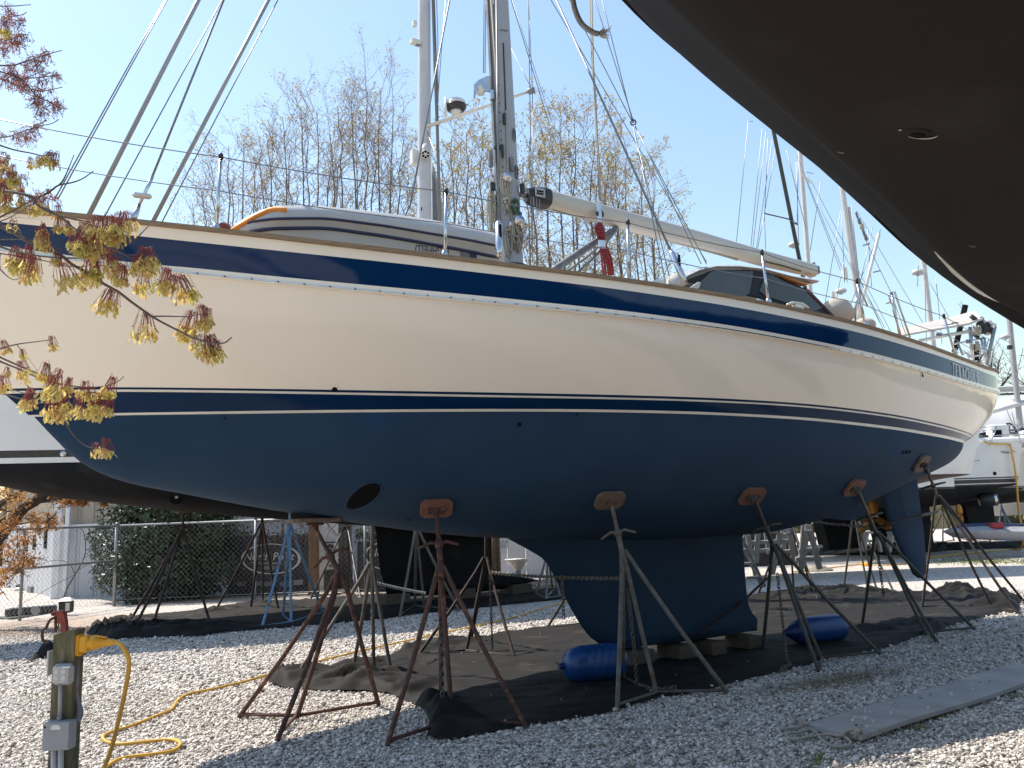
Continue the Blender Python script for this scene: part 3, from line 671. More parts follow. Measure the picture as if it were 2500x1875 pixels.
# stays and shrouds
def stay(name, a, b, ba, bb, r, mat='wire', ext=1.0):
    p = TF.pt(*a, ba); q = TF.pt(*b, bb); e = p+(q-p)*ext
    return wire(name, p, e, r, M[mat], boat, 8 if r > .02 else 5)
stay('furled_stay', (216, 527), (487, -5), 0, 0, .021, 'alu', 1.6)
stay('furled_stay', (373, 542), (658, -5), 0, 0, .020, 'alu', 1.35)
stay('furler_line', (252, 535), (540, 5), .06, .06, .006, 'wire', 1.35)
stay('furler_line', (394, 545), (681, -5), .05, .05, .006, 'wire', 1.3)
stay('lower_stay', (372, 430), (546, 0), .35, .1, .011, 'wire', 1.25)
m = MB(); m.tube([TF.pt(372, 430, .35), TF.pt(360, 458, .36), TF.pt(340, 500, .38)], [.016, .018, .013], 6); tb_ = m.build('turnbuckle', M['steel'], boat, True)
m = MB(); m.box(TF.pt(347, 478, .37), (.12, .05, .16), axes_from(ray(346, 478), [0, 0, 1]), .02); m.build('pelican_hook', M['offw'], tb_)
m = MB(); m.tube([TF.pt(340, 500, .38), TF.pt(330, 524, .39), TF.pt(322, 546, .4)], [.016, .03, .03], 8); m.build('stay_tensioner', M['steel'], tb_, True)
stay('jackline', (133, 487), (403, 0), .0, 0, .006, 'wire', 1.4); stay('jackline', (141, 487), (408, 0), .02, .02, .006, 'wire', 1.4)
def shroud(a, b, ba, bb, ext, r=.009, turn=True, name='shroud'):
    wire(name, TF.pt(*a, ba), TF.pt(*a, ba)+(TF.pt(*b, bb)-TF.pt(*a, ba))*ext, r, M['wire'], boat)
    if turn: 
        p = TF.pt(*a, ba); d = (TF.pt(*b, bb)-p); d /= np.linalg.norm(d); m = MB(); m.tube([p-d*.02, p+d*.05, p+d*.07, p+d*.36, p+d*.40], [.018, .024, .033, .033, .016], 8); m.build('rigging_screw', M['steel'], boat, True)
        m = MB(); m.box(p+d*.21+TF.N*.03, (.018, .02, .2), axM); m.build('screw_slot', M['dark'], boat)
s_, z_ = TF.pl(1218, 622, 1.92)
shroud((1218, 622), (1212, 0), 1.92, .6, 1.3)
shroud((1673, 690), (1358, 0), 1.93, .35, 1.15, .012)
for (a, b, ba, bb) in (((1725, 640), (1345, 0), -.6, -.1), ((1545, 300), (1470, 0), .4, .1), ((1545, 300), (1390, 0), .4, .1), ((1548, 300), (1452, 0), .4, .1), ((1548, 304), (1725, 645), .4, .9), ((1549, 304), (1712, 645), .4, .6), ((1545, 304), (1640, 700), .4, 1.0), ((1545, 304), (1625, 690), .4, 1.1)):
    if a[1] > 600: wire('running_line', TF.pt(*a, ba), TF.pt(*b, bb), .006, M['wire'], boat)
    else: wire('running_line', TF.pt(*a, ba), TF.pt(*a, ba)+(TF.pt(*b, bb)-TF.pt(*a, ba))*(1.4 if b[1] == 0 else 1), .006, M['wire'], boat)
m = MB(); c = TF.pt(1546, 299, .4); m.tube([c+CR*.032*math.cos(a)+CU*.032*math.sin(a) for a in np.linspace(0, 2*math.pi, 17)[:-1]], .009, 6, closed=True); m.build('lazy_jack_ring', M['black'], boat, True)
for (a, b) in (((1300, 640), (1290, 0)), ((1340, 300), (1248, 0)), ((1180, 178), (1182, -5)), ((1184, 178), (1186, -5))): wire('running_line', TF.pt(*a, -.5), TF.pt(*a, -.5)+(TF.pt(*b, -.4)-TF.pt(*a, -.5))*1.5, .006, M['wire'], boat)
wire('running_line', TF.pt(1000, 510, .6), TF.pt(1000, 510, .6)+(TF.pt(1098, 0, .1)-TF.pt(1000, 510, .6))*1.2, .010, M['wire'], boat)

# stanchions and lifelines
def b_in(u, v):                                 # lateral place of the near rail below that photo point
    b = 1.8
    for _ in range(6): s, z = TF.pl(u, v, b); b = bdeck(s)-.06
    return b
SPX = [((527, 558), (539, 380), (534, 466)), ((1085, 622), (1089, 465), (1088, 545)), ((1533, 683), (1533, 541), (1533, 612)), ((1876, 737), (1860, 614), (1868, 680)), ((2113, 792), (2092, 684), (2102, 741)), ((2332, 858), (2304, 770), (2318, 820))]
tops = []; mids = []
for base, top, mid in SPX:
    b = b_in(*base); st = thing('stanchion', None, None); st.parent = boat; p = TF.pt(*base, b); st.location = tuple(p-wo(boat)); q = TF.pt(*top, b)
    m = MB(); m.tube([p-np.array([0, 0, .08]), p+(q-p)*.98], .0145, 8); m.build('stanchion_tube', M['steel'], st, True)
    m = MB(); m.lathe(p-np.array([0, 0, .08]), [(0, .03), (.09, .03), (.12, .018)], (0, 0, 1), 10); m.build('stanchion_base', M['steel'], st, True)
    m = MB(); m.lathe(q-np.array([0, 0, .03]), [(0, .019), (.04, .02), (.05, .012)], (0, 0, 1), 8); m.build('stanchion_cap', M['black'], st, True)
    tops.append(q-np.array([0, 0, .012])); mids.append(TF.pt(*mid, b))
t0 = TF.pt(0, 292, b_in(60, 515)*.55); m0 = TF.pt(0, 381, b_in(60, 515)*.55)
tail = TF.pt(2420, 830, .9); 
def drape(P):
    out = []
    for a, b in zip(P[:-1], P[1:]):
        for k in range(6): t = k/6; out.append(a+(b-a)*t-np.array([0, 0, .02*4*t*(1-t)]))
    return out+[P[-1]]
m = MB(); m.tube(drape([t0]+tops+[tail]), .005, 5); m.build('upper_lifeline', M['wire'], boat, True)
m = MB(); m.tube(drape([m0]+mids+[tail-np.array([0, 0, .3])]), .0045, 5); m.build('lower_lifeline', M['wire'], boat, True)
# stern pulpit tubes
pp = thing('stern_pulpit', None, None); pp.parent = boat; pp.location = tuple(TF.P(12.6, .8, 3.9)-wo(boat))
def ppt(*P, b=1.2): m = MB(); m.tube([TF.pt(*q, b) for q in P], .013, 7); m.build('pulpit_tube', M['steel'], pp, True)
ppt((2196, 820), (2178, 713), (2184, 712), (2222, 824)); ppt((2176, 714), (2170, 722), (2176, 740), (2182, 745)); ppt((2177, 715), (2182, 760), (2200, 822)); ppt((2088, 785), (2093, 690), (2118, 748))
# bow-deck cleat and fairlead, snubbing chocks
m = MB(); p = TF.pt(1948, 748, 1.75); m.tube([p+TF.A*-.17, p+TF.A*-.08+np.array([0, 0, .03]), p+TF.A*.08+np.array([0, 0, .03]), p+TF.A*.17], [.012, .02, .02, .012], 8); m.box(p-np.array([0, 0, .02]), (.14, .05, .06), axM); m.build('mooring_cleat', M['pinw'], boat, True)
# cowl vent and folded chart board by the doghouse
m = MB(); p = TF.pt(1648, 690, 1.2); d = -TF.A*.25+TF.N*.96; m.lathe(p-d*.12, [(0, .05), (.05, .075), (.12, .085), (.16, .098), (.155, .085), (.10, .06)], d, 16); cv = m.build('cowl_vent', M['offw'], boat, True)
m = MB(); m.lathe(p+d*.01, [(0, .079), (.004, .078)], d, 16); m.build('vent_throat', M['dark'], cv)
m = MB(); m.poly([TF.pt(*q, 1.25) for q in ((1682, 705), (1706, 688), (1711, 690), (1707, 703), (1696, 708))], .03, -TF.N); m.build('deck_hatch', M['offw'], boat)

# ------------------------------------------------------------------ doghouse (hard roof, soft windows, canvas)
dog = thing('doghouse', None, None); dog.parent = boat; dog.location = tuple(TF.pt(1850, 700, 0)-wo(boat))
def dpanel(name, pts, mat, t=.015, b=1.12, parent=dog):
    for side in (1, -1):
        off = [TF.pl(*q, b) for q in pts]; m = MB(); m.poly([TF.P(s, side*b, z) for s, z in off], t, -TF.N*side if side > 0 else TF.N); o = m.build(name, mat, parent)
    return o
dpanel('side_canvas', [(1670, 686), (1738, 660), (1864, 659), (1962, 703), (2034, 769), (1960, 760), (1842, 726)], M['canvas'], .012, 1.10)
dpanel('side_window', [(1694, 702), (1737, 662), (1851, 662), (1833, 716), (1812, 724)], M['glass'], .006, 1.112)
dpanel('side_window', [(1871, 664), (1945, 700), (1960, 704), (2008, 752), (1984, 760), (1868, 722), (1854, 710)], M['glass'], .006, 1.112)
dpanel('canvas_seam', [(1842, 659), (1862, 659), (1851, 722), (1830, 722)], M['canvas'], .006, 1.116)
dpanel('aft_canvas_edge', [(1962, 703), (1974, 706), (2037, 770), (2028, 768)], M['maroon'], .014, 1.116)
rp = [((1672, 670), (1676, 676)), ((1700, 657), (1704, 663)), ((1742, 647), (1744, 653)), ((1800, 647), (1800, 653)), ((1862, 652), (1862, 660)), ((1925, 668), (1925, 677)), ((1992, 681), (1990, 688))]
vv = []; prof = [(-1, 0), (-.97, .5), (-.75, .85), (-.4, 1.), (0, 1.05), (.4, 1.), (.75, .85), (.97, .5), (1, 0)]
for (a, b) in rp:
    s, zt = TF.pl(*a, 1.12); _, zb = TF.pl(*b, 1.12); hh = max(.05, zt-zb)
    for (x, y) in prof: vv.append(TF.P(s, x*1.17, zb+hh*y+.05*(1-x*x)))
    for (x, y) in prof[::-1]: vv.append(TF.P(s, x*1.13, zb-.012+.05*(1-x*x)))
n = len(prof)*2
smooth_by_angle(mk('doghouse_roof', vv, [(i*n+k, i*n+(k+1) % n, i*n+n+(k+1) % n, i*n+n+k) for i in range(len(rp)-1) for k in range(n)]+[tuple(range(n))[::-1], tuple((len(rp)-1)*n+k for k in range(n))], M['aluw'], dog), 45)
m = MB(); m.tube([TF.pt(1888, 664, 1.13), TF.pt(1920, 680, 1.13), TF.pt(1960, 694, 1.13), TF.pt(1984, 692, 1.0)], [.02, .035, .05, .02], 8, flat=.5); m.build('varnished_roof_beam', M['varnish'], dog, True)
fa, fb, fc_ = TF.pl(1672, 686, 1.1), TF.pl(1738, 660, 1.1), 0
m = MB(); m.add([TF.P(fa[0], 1.1, fa[1]), TF.P(fb[0], 1.1, fb[1]), TF.P(fb[0], -1.1, fb[1]), TF.P(fa[0], -1.1, fa[1])], [(0, 1, 2, 3)]); m.build('windscreen', M['glass'], dog)
m = MB(); m.box(TF.P(6.9, 0, 3.9), (3.0, 2.2, .4), axM, .05); m.build('coachroof', M['pinw'], boat)
# beige covers aft of the cockpit
m = MB(); rg_ = np.random.default_rng(4); m.sphere(TF.pt(2045, 757, .5), .18, 18, 12, (1.1, .8, .95)); m.sphere(TF.pt(2064, 766, .3), .13, 14, 9); m.v = [tuple(np.array(q)+.028*np.array([mnoise.noise((q[0]*9, q[1]*9, q[2]*9)), 0, mnoise.noise((q[0]*8, q[2]*11, 3.))])) for q in m.v]; smooth_by_angle(m.build('beige_wheel_cover', M['beigec'], boat), 60)
m = MB(); m.sphere(TF.pt(2112, 794, .3), .12, 12, 8, (1.3, 1, .9)); smooth_by_angle(m.build('beige_winch_cover', M['beigec'], boat), 60)

# ------------------------------------------------------------------ upturned dinghy on the foredeck
ding = thing('inflatable_dinghy', 'pale grey inflatable dinghy upside down on the foredeck under an orange strap', 'dinghy', TF.pt(850, 600, 0))
top = pchip([550, 575, 610, 680, 770, 860, 980, 1100, 1200, 1235, 1252], [556, 535, 520, 509, 510, 517, 531, 550, 571, 590, 625])
midl = pchip([550, 600, 680, 770, 900, 1050, 1180, 1235, 1252], [562, 545, 534, 533, 546, 570, 593, 608, 632])
lowl = pchip([550, 600, 680, 770, 900, 1050, 1180, 1235, 1252], [580, 568, 558, 557, 571, 596, 621, 634, 642])
US = np.concatenate([np.linspace(552, 620, 8)[:-1], np.linspace(620, 1180, 30)[:-1], np.linspace(1180, 1252, 9)])
secs = []
for u in US:
    s, zt = TF.pl(u, float(top(u)), .82); _, zl = TF.pl(u, float(lowl(u)), .8); k = np.clip((u-552)/140, 0, 1); wdt = .86*math.sin(k*math.pi/2)**.6+.03; k2 = np.clip((1252-u)/40, 0, 1); wdt *= .6+.4*k2**.5
    r = max(.06, (zt-zl)*.5+.03); zc = (zt+zl)/2; zb = zl-.25; out = []
    for side in (1, -1):
        arc = [(wdt-r*.9, zc+r*1.0), (wdt-r*.45, zc+r*.92), (wdt-.02, zc+r*.55), (wdt+.015, zc+r*.05), (wdt-.01, zc-r*.5), (wdt-r*.35, zl-.01), (wdt-r*.5, zl-.10), (wdt-r*.6, zb)]
        if side > 0: out += [(b, z) for b, z in arc][::-1]
        else: out += [(0., zc+r*1.06)]+[(-b, z) for b, z in arc]
    secs.append([TF.P(s, b, z) for b, z in out])
vv, Fc = loft(secs)
dh = smooth_by_angle(mk('dinghy_tube', vv, Fc, M['tubeg'], ding), 55)
def on_ding(u, f):                              # f 0 lower seam .. 1 upper seam, on the near tube
    return None
DB = BVHTree.FromPolygons([Vector(p) for p in vv], Fc)
def ding_pt(u, v, off=.004):
    d = Vector(ray(u, v)).normalized(); h = DB.ray_cast(Vector(CO), d)
    if h[0] is None: return None
    return np.array(h[0])-np.array(d)*off
for nm, ln, r, u0, u1 in (('rubbing_strip', midl, .012, 562, 1246), ('lower_rubbing_strip', lowl, .016, 610, 1246)):
    m = MB(); P = [q for q in (ding_pt(u, float(ln(u))) for u in np.linspace(u0, u1, 44)) if q is not None]; m.tube(P, r, 6); m.build(nm, M['stripe'], ding, True)
m = MB(); P = [q for q in (ding_pt(u, v, .004) for u, v in ((566, 566), (569, 562), (585, 553), (605, 541), (623, 530), (640, 522), (655, 515), (668, 512.5), (690, 513), (700, 514))) if q is not None]
m.tube(P, .026, 6); m.build('orange_strap', M['orange'], ding, True)
def dtext(x, y):                                # upside down, as the boat is turned over
    u = 1096-82*x; v = 619-19*(1-y)+ (0); v = 599+20*y + (u-1014)*.105 - 2
    q = ding_pt(u, v, .006); return q if q is not None else TF.pt(u, v, .8)
lettering('maker_lettering', 'HIGHFIELD', dtext, M['print_'], ding, .12)
for (u0, u1, mt) in ((1124, 1146, 'pvcd'), (1147, 1164, 'stripe')):
    m = MB(); P = [ding_pt(u, v, .005) for u, v in ((u0, 608+(u0-1124)*.1), (u1, 609+(u1-1124)*.1), (u1, 632), (u0, 629))]
    if all(p is not None for p in P): m.add(P, [(0, 1, 2, 3)]); m.build('colour_patch', M[mt], ding)
m = MB(); m.box(TF.pt(546, 556, .35), (.1, .12, .07), axM, .02); m.build('red_strap_pad', M['red'], boat)

# ================================================================== GROUND
def gravel_mat(name, island):
    m = bpy.data.materials.new(name); m.use_nodes = True; t = m.node_tree; N = t.nodes; L = t.links; p = N['Principled BSDF']
    p.inputs['Roughness'].default_value = .85; p.inputs['Specular IOR Level'].default_value = .3
    geo = N.new('ShaderNodeNewGeometry'); pos = geo.outputs['Position']
    def noise(sc, det=4):
        n = N.new('ShaderNodeTexNoise'); n.inputs['Scale'].default_value = sc; n.inputs['Detail'].default_value = det; L.new(pos, n.inputs['Vector']); return n.outputs[0]
    rp = N.new('ShaderNodeValToRGB'); e = rp.color_ramp.elements
    cols = [(0, (.17, .145, .125)), (.16, (.32, .28, .245)), (.45, (.57, .51, .45)), (.75, (.69, .63, .565)), (1, (.83, .78, .715))]
    e[0].position = 0; e[0].color = (*cols[0][1], 1); e[1].position = 1; e[1].color = (*cols[-1][1], 1)
    for a, c in cols[1:-1]: q = e.new(a); q.color = (*c, 1)
    if island: L.new(geo.outputs['Random Per Island'], rp.inputs[0])
    else:
        v = N.new('ShaderNodeTexVoronoi'); v.inputs['Scale'].default_value = 34; L.new(pos, v.inputs['Vector'])
        sx = N.new('ShaderNodeSeparateColor'); L.new(v.outputs['Color'], sx.inputs[0]); L.new(sx.outputs[0], rp.inputs[0])
        v2 = N.new('ShaderNodeTexVoronoi'); v2.inputs['Scale'].default_value = 34; v2.feature = 'F1'; L.new(pos, v2.inputs['Vector'])
        b = N.new('ShaderNodeBump'); b.inputs['Strength'].default_value = .9; b.inputs['Distance'].default_value = .03; b.invert = True
        L.new(v2.outputs['Distance'], b.inputs['Height']); L.new(b.outputs[0], p.inputs['Normal'])
    out = rp.outputs[0]
    def mixcol(out, fac, col, mode='MIX', amt=1.):
        mx = N.new('ShaderNodeMixRGB'); mx.blend_type = mode; mx.inputs[2].default_value = (*col, 1)
        if amt != 1.:
            ml = N.new('ShaderNodeMath'); ml.operation = 'MULTIPLY'; ml.inputs[1].default_value = amt; L.new(fac, ml.inputs[0]); fac = ml.outputs[0]
        L.new(fac, mx.inputs[0]); L.new(out, mx.inputs[1]); return mx.outputs[0]
    def mask(a, b, lo, hi, nz, amt):             # soft elongated patch between two ground points
        a = np.array(a); b = np.array(b); c = (a+b)/2; d = (b-a)/2; L_ = np.linalg.norm(d); ang = math.atan2(d[1], d[0])
        mp = N.new('ShaderNodeMapping'); mp.vector_type = 'TEXTURE'; mp.inputs['Location'].default_value = (c[0], c[1], 0); mp.inputs['Rotation'].default_value = (0, 0, ang); mp.inputs['Scale'].default_value = (L_, amt, 5)
        L.new(pos, mp.inputs[0]); ln = N.new('ShaderNodeVectorMath'); ln.operation = 'LENGTH'; L.new(mp.outputs[0], ln.inputs[0])
        ad = N.new('ShaderNodeMath'); ad.operation = 'MULTIPLY_ADD'; ad.inputs[1].default_value = 1.0; L.new(nz, ad.inputs[0]); L.new(ln.outputs['Value'], ad.inputs[2])
        mr = N.new('ShaderNodeMapRange'); mr.inputs[1].default_value = lo+.5; mr.inputs[2].default_value = hi+.5; mr.inputs[3].default_value = 1; mr.inputs[4].default_value = 0; L.new(ad.outputs[0], mr.inputs[0]); return mr.outputs[0]
    n1 = noise(.6); n2 = noise(9, 3)
    r1 = N.new('ShaderNodeMapRange'); r1.inputs[1].default_value = .3; r1.inputs[2].default_value = .7; L.new(n1, r1.inputs[0])
    out = mixcol(out, r1.outputs[0], (.94, .97, 1.03), 'MULTIPLY')
    g = lambda u, v: ground(u, v)[:2]
    out = mixcol(out, mask(g(1830, 1700), g(2230, 1630), .35, 1.1, n2, .30), (.17, .125, .07), 'MIX', .72)
    out = mixcol(out, mask(g(-500, 1560), g(620, 1500), .5, 1.1, n2, 2.6), (.36, .255, .185), 'MIX', .62)
    out = mixcol(out, mask(g(300, 1470), g(1400, 1420), .6, 1.1, n2, 2.2), (.33, .25, .18), 'MIX', .6)
    r2 = N.new('ShaderNodeMapRange'); r2.inputs[1].default_value = .66; r2.inputs[2].default_value = .74; L.new(n2, r2.inputs[0])
    out = mixcol(out, r2.outputs[0], (.30, .22, .15), 'MIX', .35)
    L.new(out, p.inputs['Base Color']); return m
GRAV = gravel_mat('gravel_bed', False); STONE = gravel_mat('gravel_stones', True)
gs = 600; mk('gravel_ground', [(-gs, -gs, 0), (gs, -gs, 0), (gs, gs, 0), (-gs, gs, 0)], [(0, 1, 2, 3)], GRAV)['kind'] = 'structure'

CLOTH1 = [(655,1672),(700,1684),(800,1690),(905,1692),(960,1702),(1012,1724),(1042,1744),(1052,1778),(1040,1806),(1077,1810),(1130,1806),(1250,1782),(1425,1754),(1499,1740),(1612,1706),(1725,1690),(1781,1672),(1928,1638),(2041,1607),(2154,1588),(2267,1548),(2380,1514),(2454,1496),(2490,1500),(2490,1463),(2408,1449),(2324,1440),(2267,1455),(2126,1443),(2013,1437),(1945,1446),(1821,1463),(1650,1490),(1420,1525),(1335,1534),(1250,1545),(1213,1547),(1141,1571),(1093,1575),(1006,1585),(958,1602),(900,1621),(848,1626),(785,1638),(740,1648),(698,1645),(674,1660)]
CLOTH2 = [(206,1551),(271,1562),(366,1558),(488,1555),(550,1546),(719,1533),(930,1514),(1045,1497),(1189,1482),(1350,1466),(1420,1458),(1420,1412),(1300,1420),(1100,1440),(900,1455),(700,1470),(530,1486),(464,1497),(298,1509),(275,1516),(232,1540)]
CLOTH3 = [(1815,1352),(1930,1357),(2050,1356),(2210,1355),(2320,1344),(2420,1340),(2540,1338),(2540,1322),(2320,1326),(2050,1331),(1815,1336)]
CLOTH4 = [(60,1622),(110,1606),(138,1606),(140,1588),(120,1590),(92,1592),(88,1604)]
def poly_of(px): return np.array([ground(u, v)[:2] for u, v in px])
def inside(P, poly):
    x, y = P[:, 0], P[:, 1]; c = np.zeros(len(P), bool); j = len(poly)-1
    for i in range(len(poly)):
        a, b = poly[i], poly[j]
        with np.errstate(divide='ignore', invalid='ignore'):
            t = ((a[1] > y) != (b[1] > y)) & (x < (b[0]-a[0])*(y-a[1])/(b[1]-a[1]+1e-12)+a[0])
        c ^= t; j = i
    return c
def nearest_edge(P, poly):
    best = np.full(len(P), 1e9); Q = P.copy()
    for i in range(len(poly)):
        a, b = poly[i-1], poly[i]; ab = b-a; t = np.clip(((P-a)@ab)/(ab@ab+1e-9), 0, 1); q = a+t[:, None]*ab; d = np.linalg.norm(P-q, axis=1)
        m = d < best; best[m] = d[m]; Q[m] = q[m]
    return best, Q
def ground_cloth(name, label, px, step, bunch, seed, amp=.018, group='black ground cloths under the boats'):
    poly = poly_of(px); lo = poly.min(0)-step; hi = poly.max(0)+step
    # refine the outline so that the hem wavers
    nx, ny = int((hi[0]-lo[0])/step)+2, int((hi[1]-lo[1])/step)+2
    gx, gy = np.meshgrid(lo[0]+np.arange(nx)*step, lo[1]+np.arange(ny)*step, indexing='ij'); P = np.stack([gx.ravel(), gy.ravel()], 1)
    ins = inside(P, poly); d, Q = nearest_edge(P, poly); keep = ins | (d < step*.75); P2 = np.where((~ins)[:, None], Q, P); d2 = np.where(ins, d, 0)
    idx = -np.ones(len(P), int); idx[keep] = np.arange(keep.sum()); bp = [(ground(u, v)[:2], r, h) for u, v, r, h in bunch]; V = []
    for k in np.where(keep)[0]:
        x, y = P2[k]; s = (x-TF.B[0])*TF.A[0]+(y-TF.B[1])*TF.A[1]; n = (x-TF.B[0])*TF.N[0]+(y-TF.B[1])*TF.N[1]
        w = mnoise.noise((s*.9+seed, n*2.6, .3)); w2 = mnoise.noise((s*2.2+3*w, n*5.5, 2.1+seed)); z = .036+amp*(1.2*abs(w2)+.8*w+.9*(1-abs(mnoise.noise((s*1.1+w*2, n*3.2+seed, 7))))**6)
        A_ = 0
        for c, r, h in bp: A_ = max(A_, h*math.exp(-((x-c[0])**2+(y-c[1])**2)/(r*r)))
        if A_ > .004:
            wx_ = mnoise.noise((s*.9, n*.9, seed)); f = mnoise.noise((s*.8+seed+.5*wx_, n*3.0+1.2*wx_, 9.)); f2 = mnoise.noise((s*1.5+.6*f, n*5.2+1.5*wx_, seed)); f3 = mnoise.noise((s*6, n*9, seed))
            z += A_*(.95*max(0, 1-abs(f)*3.4)**1.2+.7*max(0, 1-abs(f2)*3.4)**1.2+.3*max(0, 1-abs(mnoise.noise((s*3+wx_, n*9+wx_, 5.)))*3)-.08+.05*f3)
        if d2[k] < .12: z += .012*math.sin(s*9+seed)*mnoise.noise((s*3, n*3, 4.))
        z = .012+max(.006, z-.012)*min(1, .15+d2[k]/.09)
        V.append((x+.03*mnoise.noise((s*4, n*4, 1.)), y+.03*mnoise.noise((s*4, n*4, 8.)), z))
    I = idx.reshape(nx, ny); Fc = []
    for i in range(nx-1):
        for j in range(ny-1):
            q = (I[i, j], I[i+1, j], I[i+1, j+1], I[i, j+1])
            if min(q) >= 0: Fc.append(tuple(int(a) for a in q))
            elif sum(a >= 0 for a in q) == 3: Fc.append(tuple(int(a) for a in q if a >= 0))
    c = poly.mean(0); return tag(mk(name, V, Fc, M['cloth'], None, True, None, (c[0], c[1], 0)), label, 'ground cloth', group)
ground_cloth('ground_cloth', 'black ground cloth with crumpled ends spread beneath the blue-bottomed sailboat', CLOTH1, .04,
  [(720,1665,.55,.11),(800,1668,.5,.10),(880,1672,.5,.12),(960,1690,.4,.12),(1030,1735,.3,.16),(1055,1775,.3,.15),(1070,1800,.3,.12),(1000,1590,.5,.08),(1090,1578,.5,.08),(900,1630,.4,.09),(2000,1450,.8,.10),(2080,1450,.8,.10),(1930,1462,.7,.07),(2160,1460,.7,.08),(2330,1450,.8,.13),(2420,1465,.8,.12),(2260,1465,.6,.08),(2480,1485,.6,.14),(1760,1480,.5,.04),(2150,1540,.6,.05),(2250,1530,.5,.05)], 1.7)
ground_cloth('ground_cloth', 'black ground cloth rumpled at its left end beneath the white sailboat', CLOTH2, .07,
  [(240,1545,.8,.14),(300,1530,.8,.13),(360,1540,.9,.12),(290,1553,.8,.14),(450,1545,.9,.12),(530,1500,.9,.08),(640,1480,.8,.08)], 5.1, .022)
ground_cloth('ground_cloth', 'far black ground cloth lying in front of the distant boats', CLOTH3, .2, [(2250,1345,2.,.2),(2320,1340,2.,.2),(2100,1345,2.,.15)], 8.3, .03)
ground_cloth('ground_cloth', 'small crumpled scrap of black ground cloth left of the wooden post', CLOTH4, .06, [(110,1602,.6,.12)], 2.3, .02)

# loose stones of the gravel, nearest part of the yard
rng = np.random.default_rng(7)
polys = [poly_of(c) for c in (CLOTH1, CLOTH2)]
def scatter(n, y0, y1):
    y = np.sqrt(rng.uniform(y0*y0, y1*y1, n)); x = rng.uniform(-.68, .68, n)*y; return np.stack([x, y], 1)
SP = np.concatenate([scatter(105000, 4.9, 9.5), scatter(95000, 9.5, 17)])
kp = np.ones(len(SP), bool)
for pl_ in polys:
    ins = inside(SP, pl_); d, _ = nearest_edge(SP, pl_); kp &= ~(ins & (d > .05))
SP = SP[kp]; n = len(SP)
base = np.array([[1,0,0],[-1,0,0],[0,1,0],[0,-1,0],[0,0,1],[0,0,-1]], float)
of = np.array([[0,2,4],[2,1,4],[1,3,4],[3,0,4],[2,0,5],[1,2,5],[3,1,5],[0,3,5]])
r = rng.lognormal(-4.58, .36, n)*np.where(SP[:, 1] > 9.5, 1.25, 1.); r = np.clip(r, .005, .032)
sz = np.stack([r*rng.uniform(.8, 1.4, n), r*rng.uniform(.7, 1.05, n), r*rng.uniform(.5, .85, n)], 1)
Vs = base[None]*(1+rng.uniform(-.35, .35, (n, 6, 1)))+rng.uniform(-.3, .3, (n, 6, 3)); Vs = Vs*sz[:, None, :]
az = rng.uniform(0, 6.283, n); tl = rng.normal(0, .45, n); ca, sa, ct, st_ = np.cos(az), np.sin(az), np.cos(tl), np.sin(tl)
x, y, z = Vs[..., 0], Vs[..., 1], Vs[..., 2]; y, z = y*ct[:, None]-z*st_[:, None], y*st_[:, None]+z*ct[:, None]; x, y = x*ca[:, None]-y*sa[:, None], x*sa[:, None]+y*ca[:, None]
Vs = np.stack([x+SP[:, :1], y+SP[:, 1:], z+(r*rng.uniform(.15, .75, n))[:, None]], -1).reshape(-1, 3)
Fs = (of[None]+6*np.arange(n)[:, None, None]).reshape(-1, 3)
me = bpy.data.meshes.new('gravel_stones'); me.vertices.add(len(Vs)); me.vertices.foreach_set('co', Vs.ravel().astype(np.float32))
me.loops.add(len(Fs)*3); me.loops.foreach_set('vertex_index', Fs.ravel().astype(np.int32)); me.polygons.add(len(Fs))
me.polygons.foreach_set('loop_start', np.arange(0, len(Fs)*3, 3, dtype=np.int32)); me.update(calc_edges=True); me.materials.append(STONE)
go = bpy.data.objects.new('gravel_stones', me); COL.objects.link(go); tag(go, 'loose pale gravel stones over the whole yard', 'gravel', None, 'stuff')
# white specks and twigs lying on the cloths
m = MB(); random.seed(3)
for k in range(90):
    u, v = random.uniform(700, 2400), random.uniform(1450, 1790); p = ground(u, v)
    if inside(p[None, :2], polys[0])[0]: m.box(p+np.array([0, 0, .055]), (random.uniform(.006, .018), random.uniform(.005, .012), .008), axes_from((math.cos(k), math.sin(k), 0), (-math.sin(k), math.cos(k), .2)))
tag(m.build('gravel_crumbs', STONE, None, False, (1, 9, 0)), 'stray pale stones scattered on the black ground cloth', 'gravel', None, 'stuff')

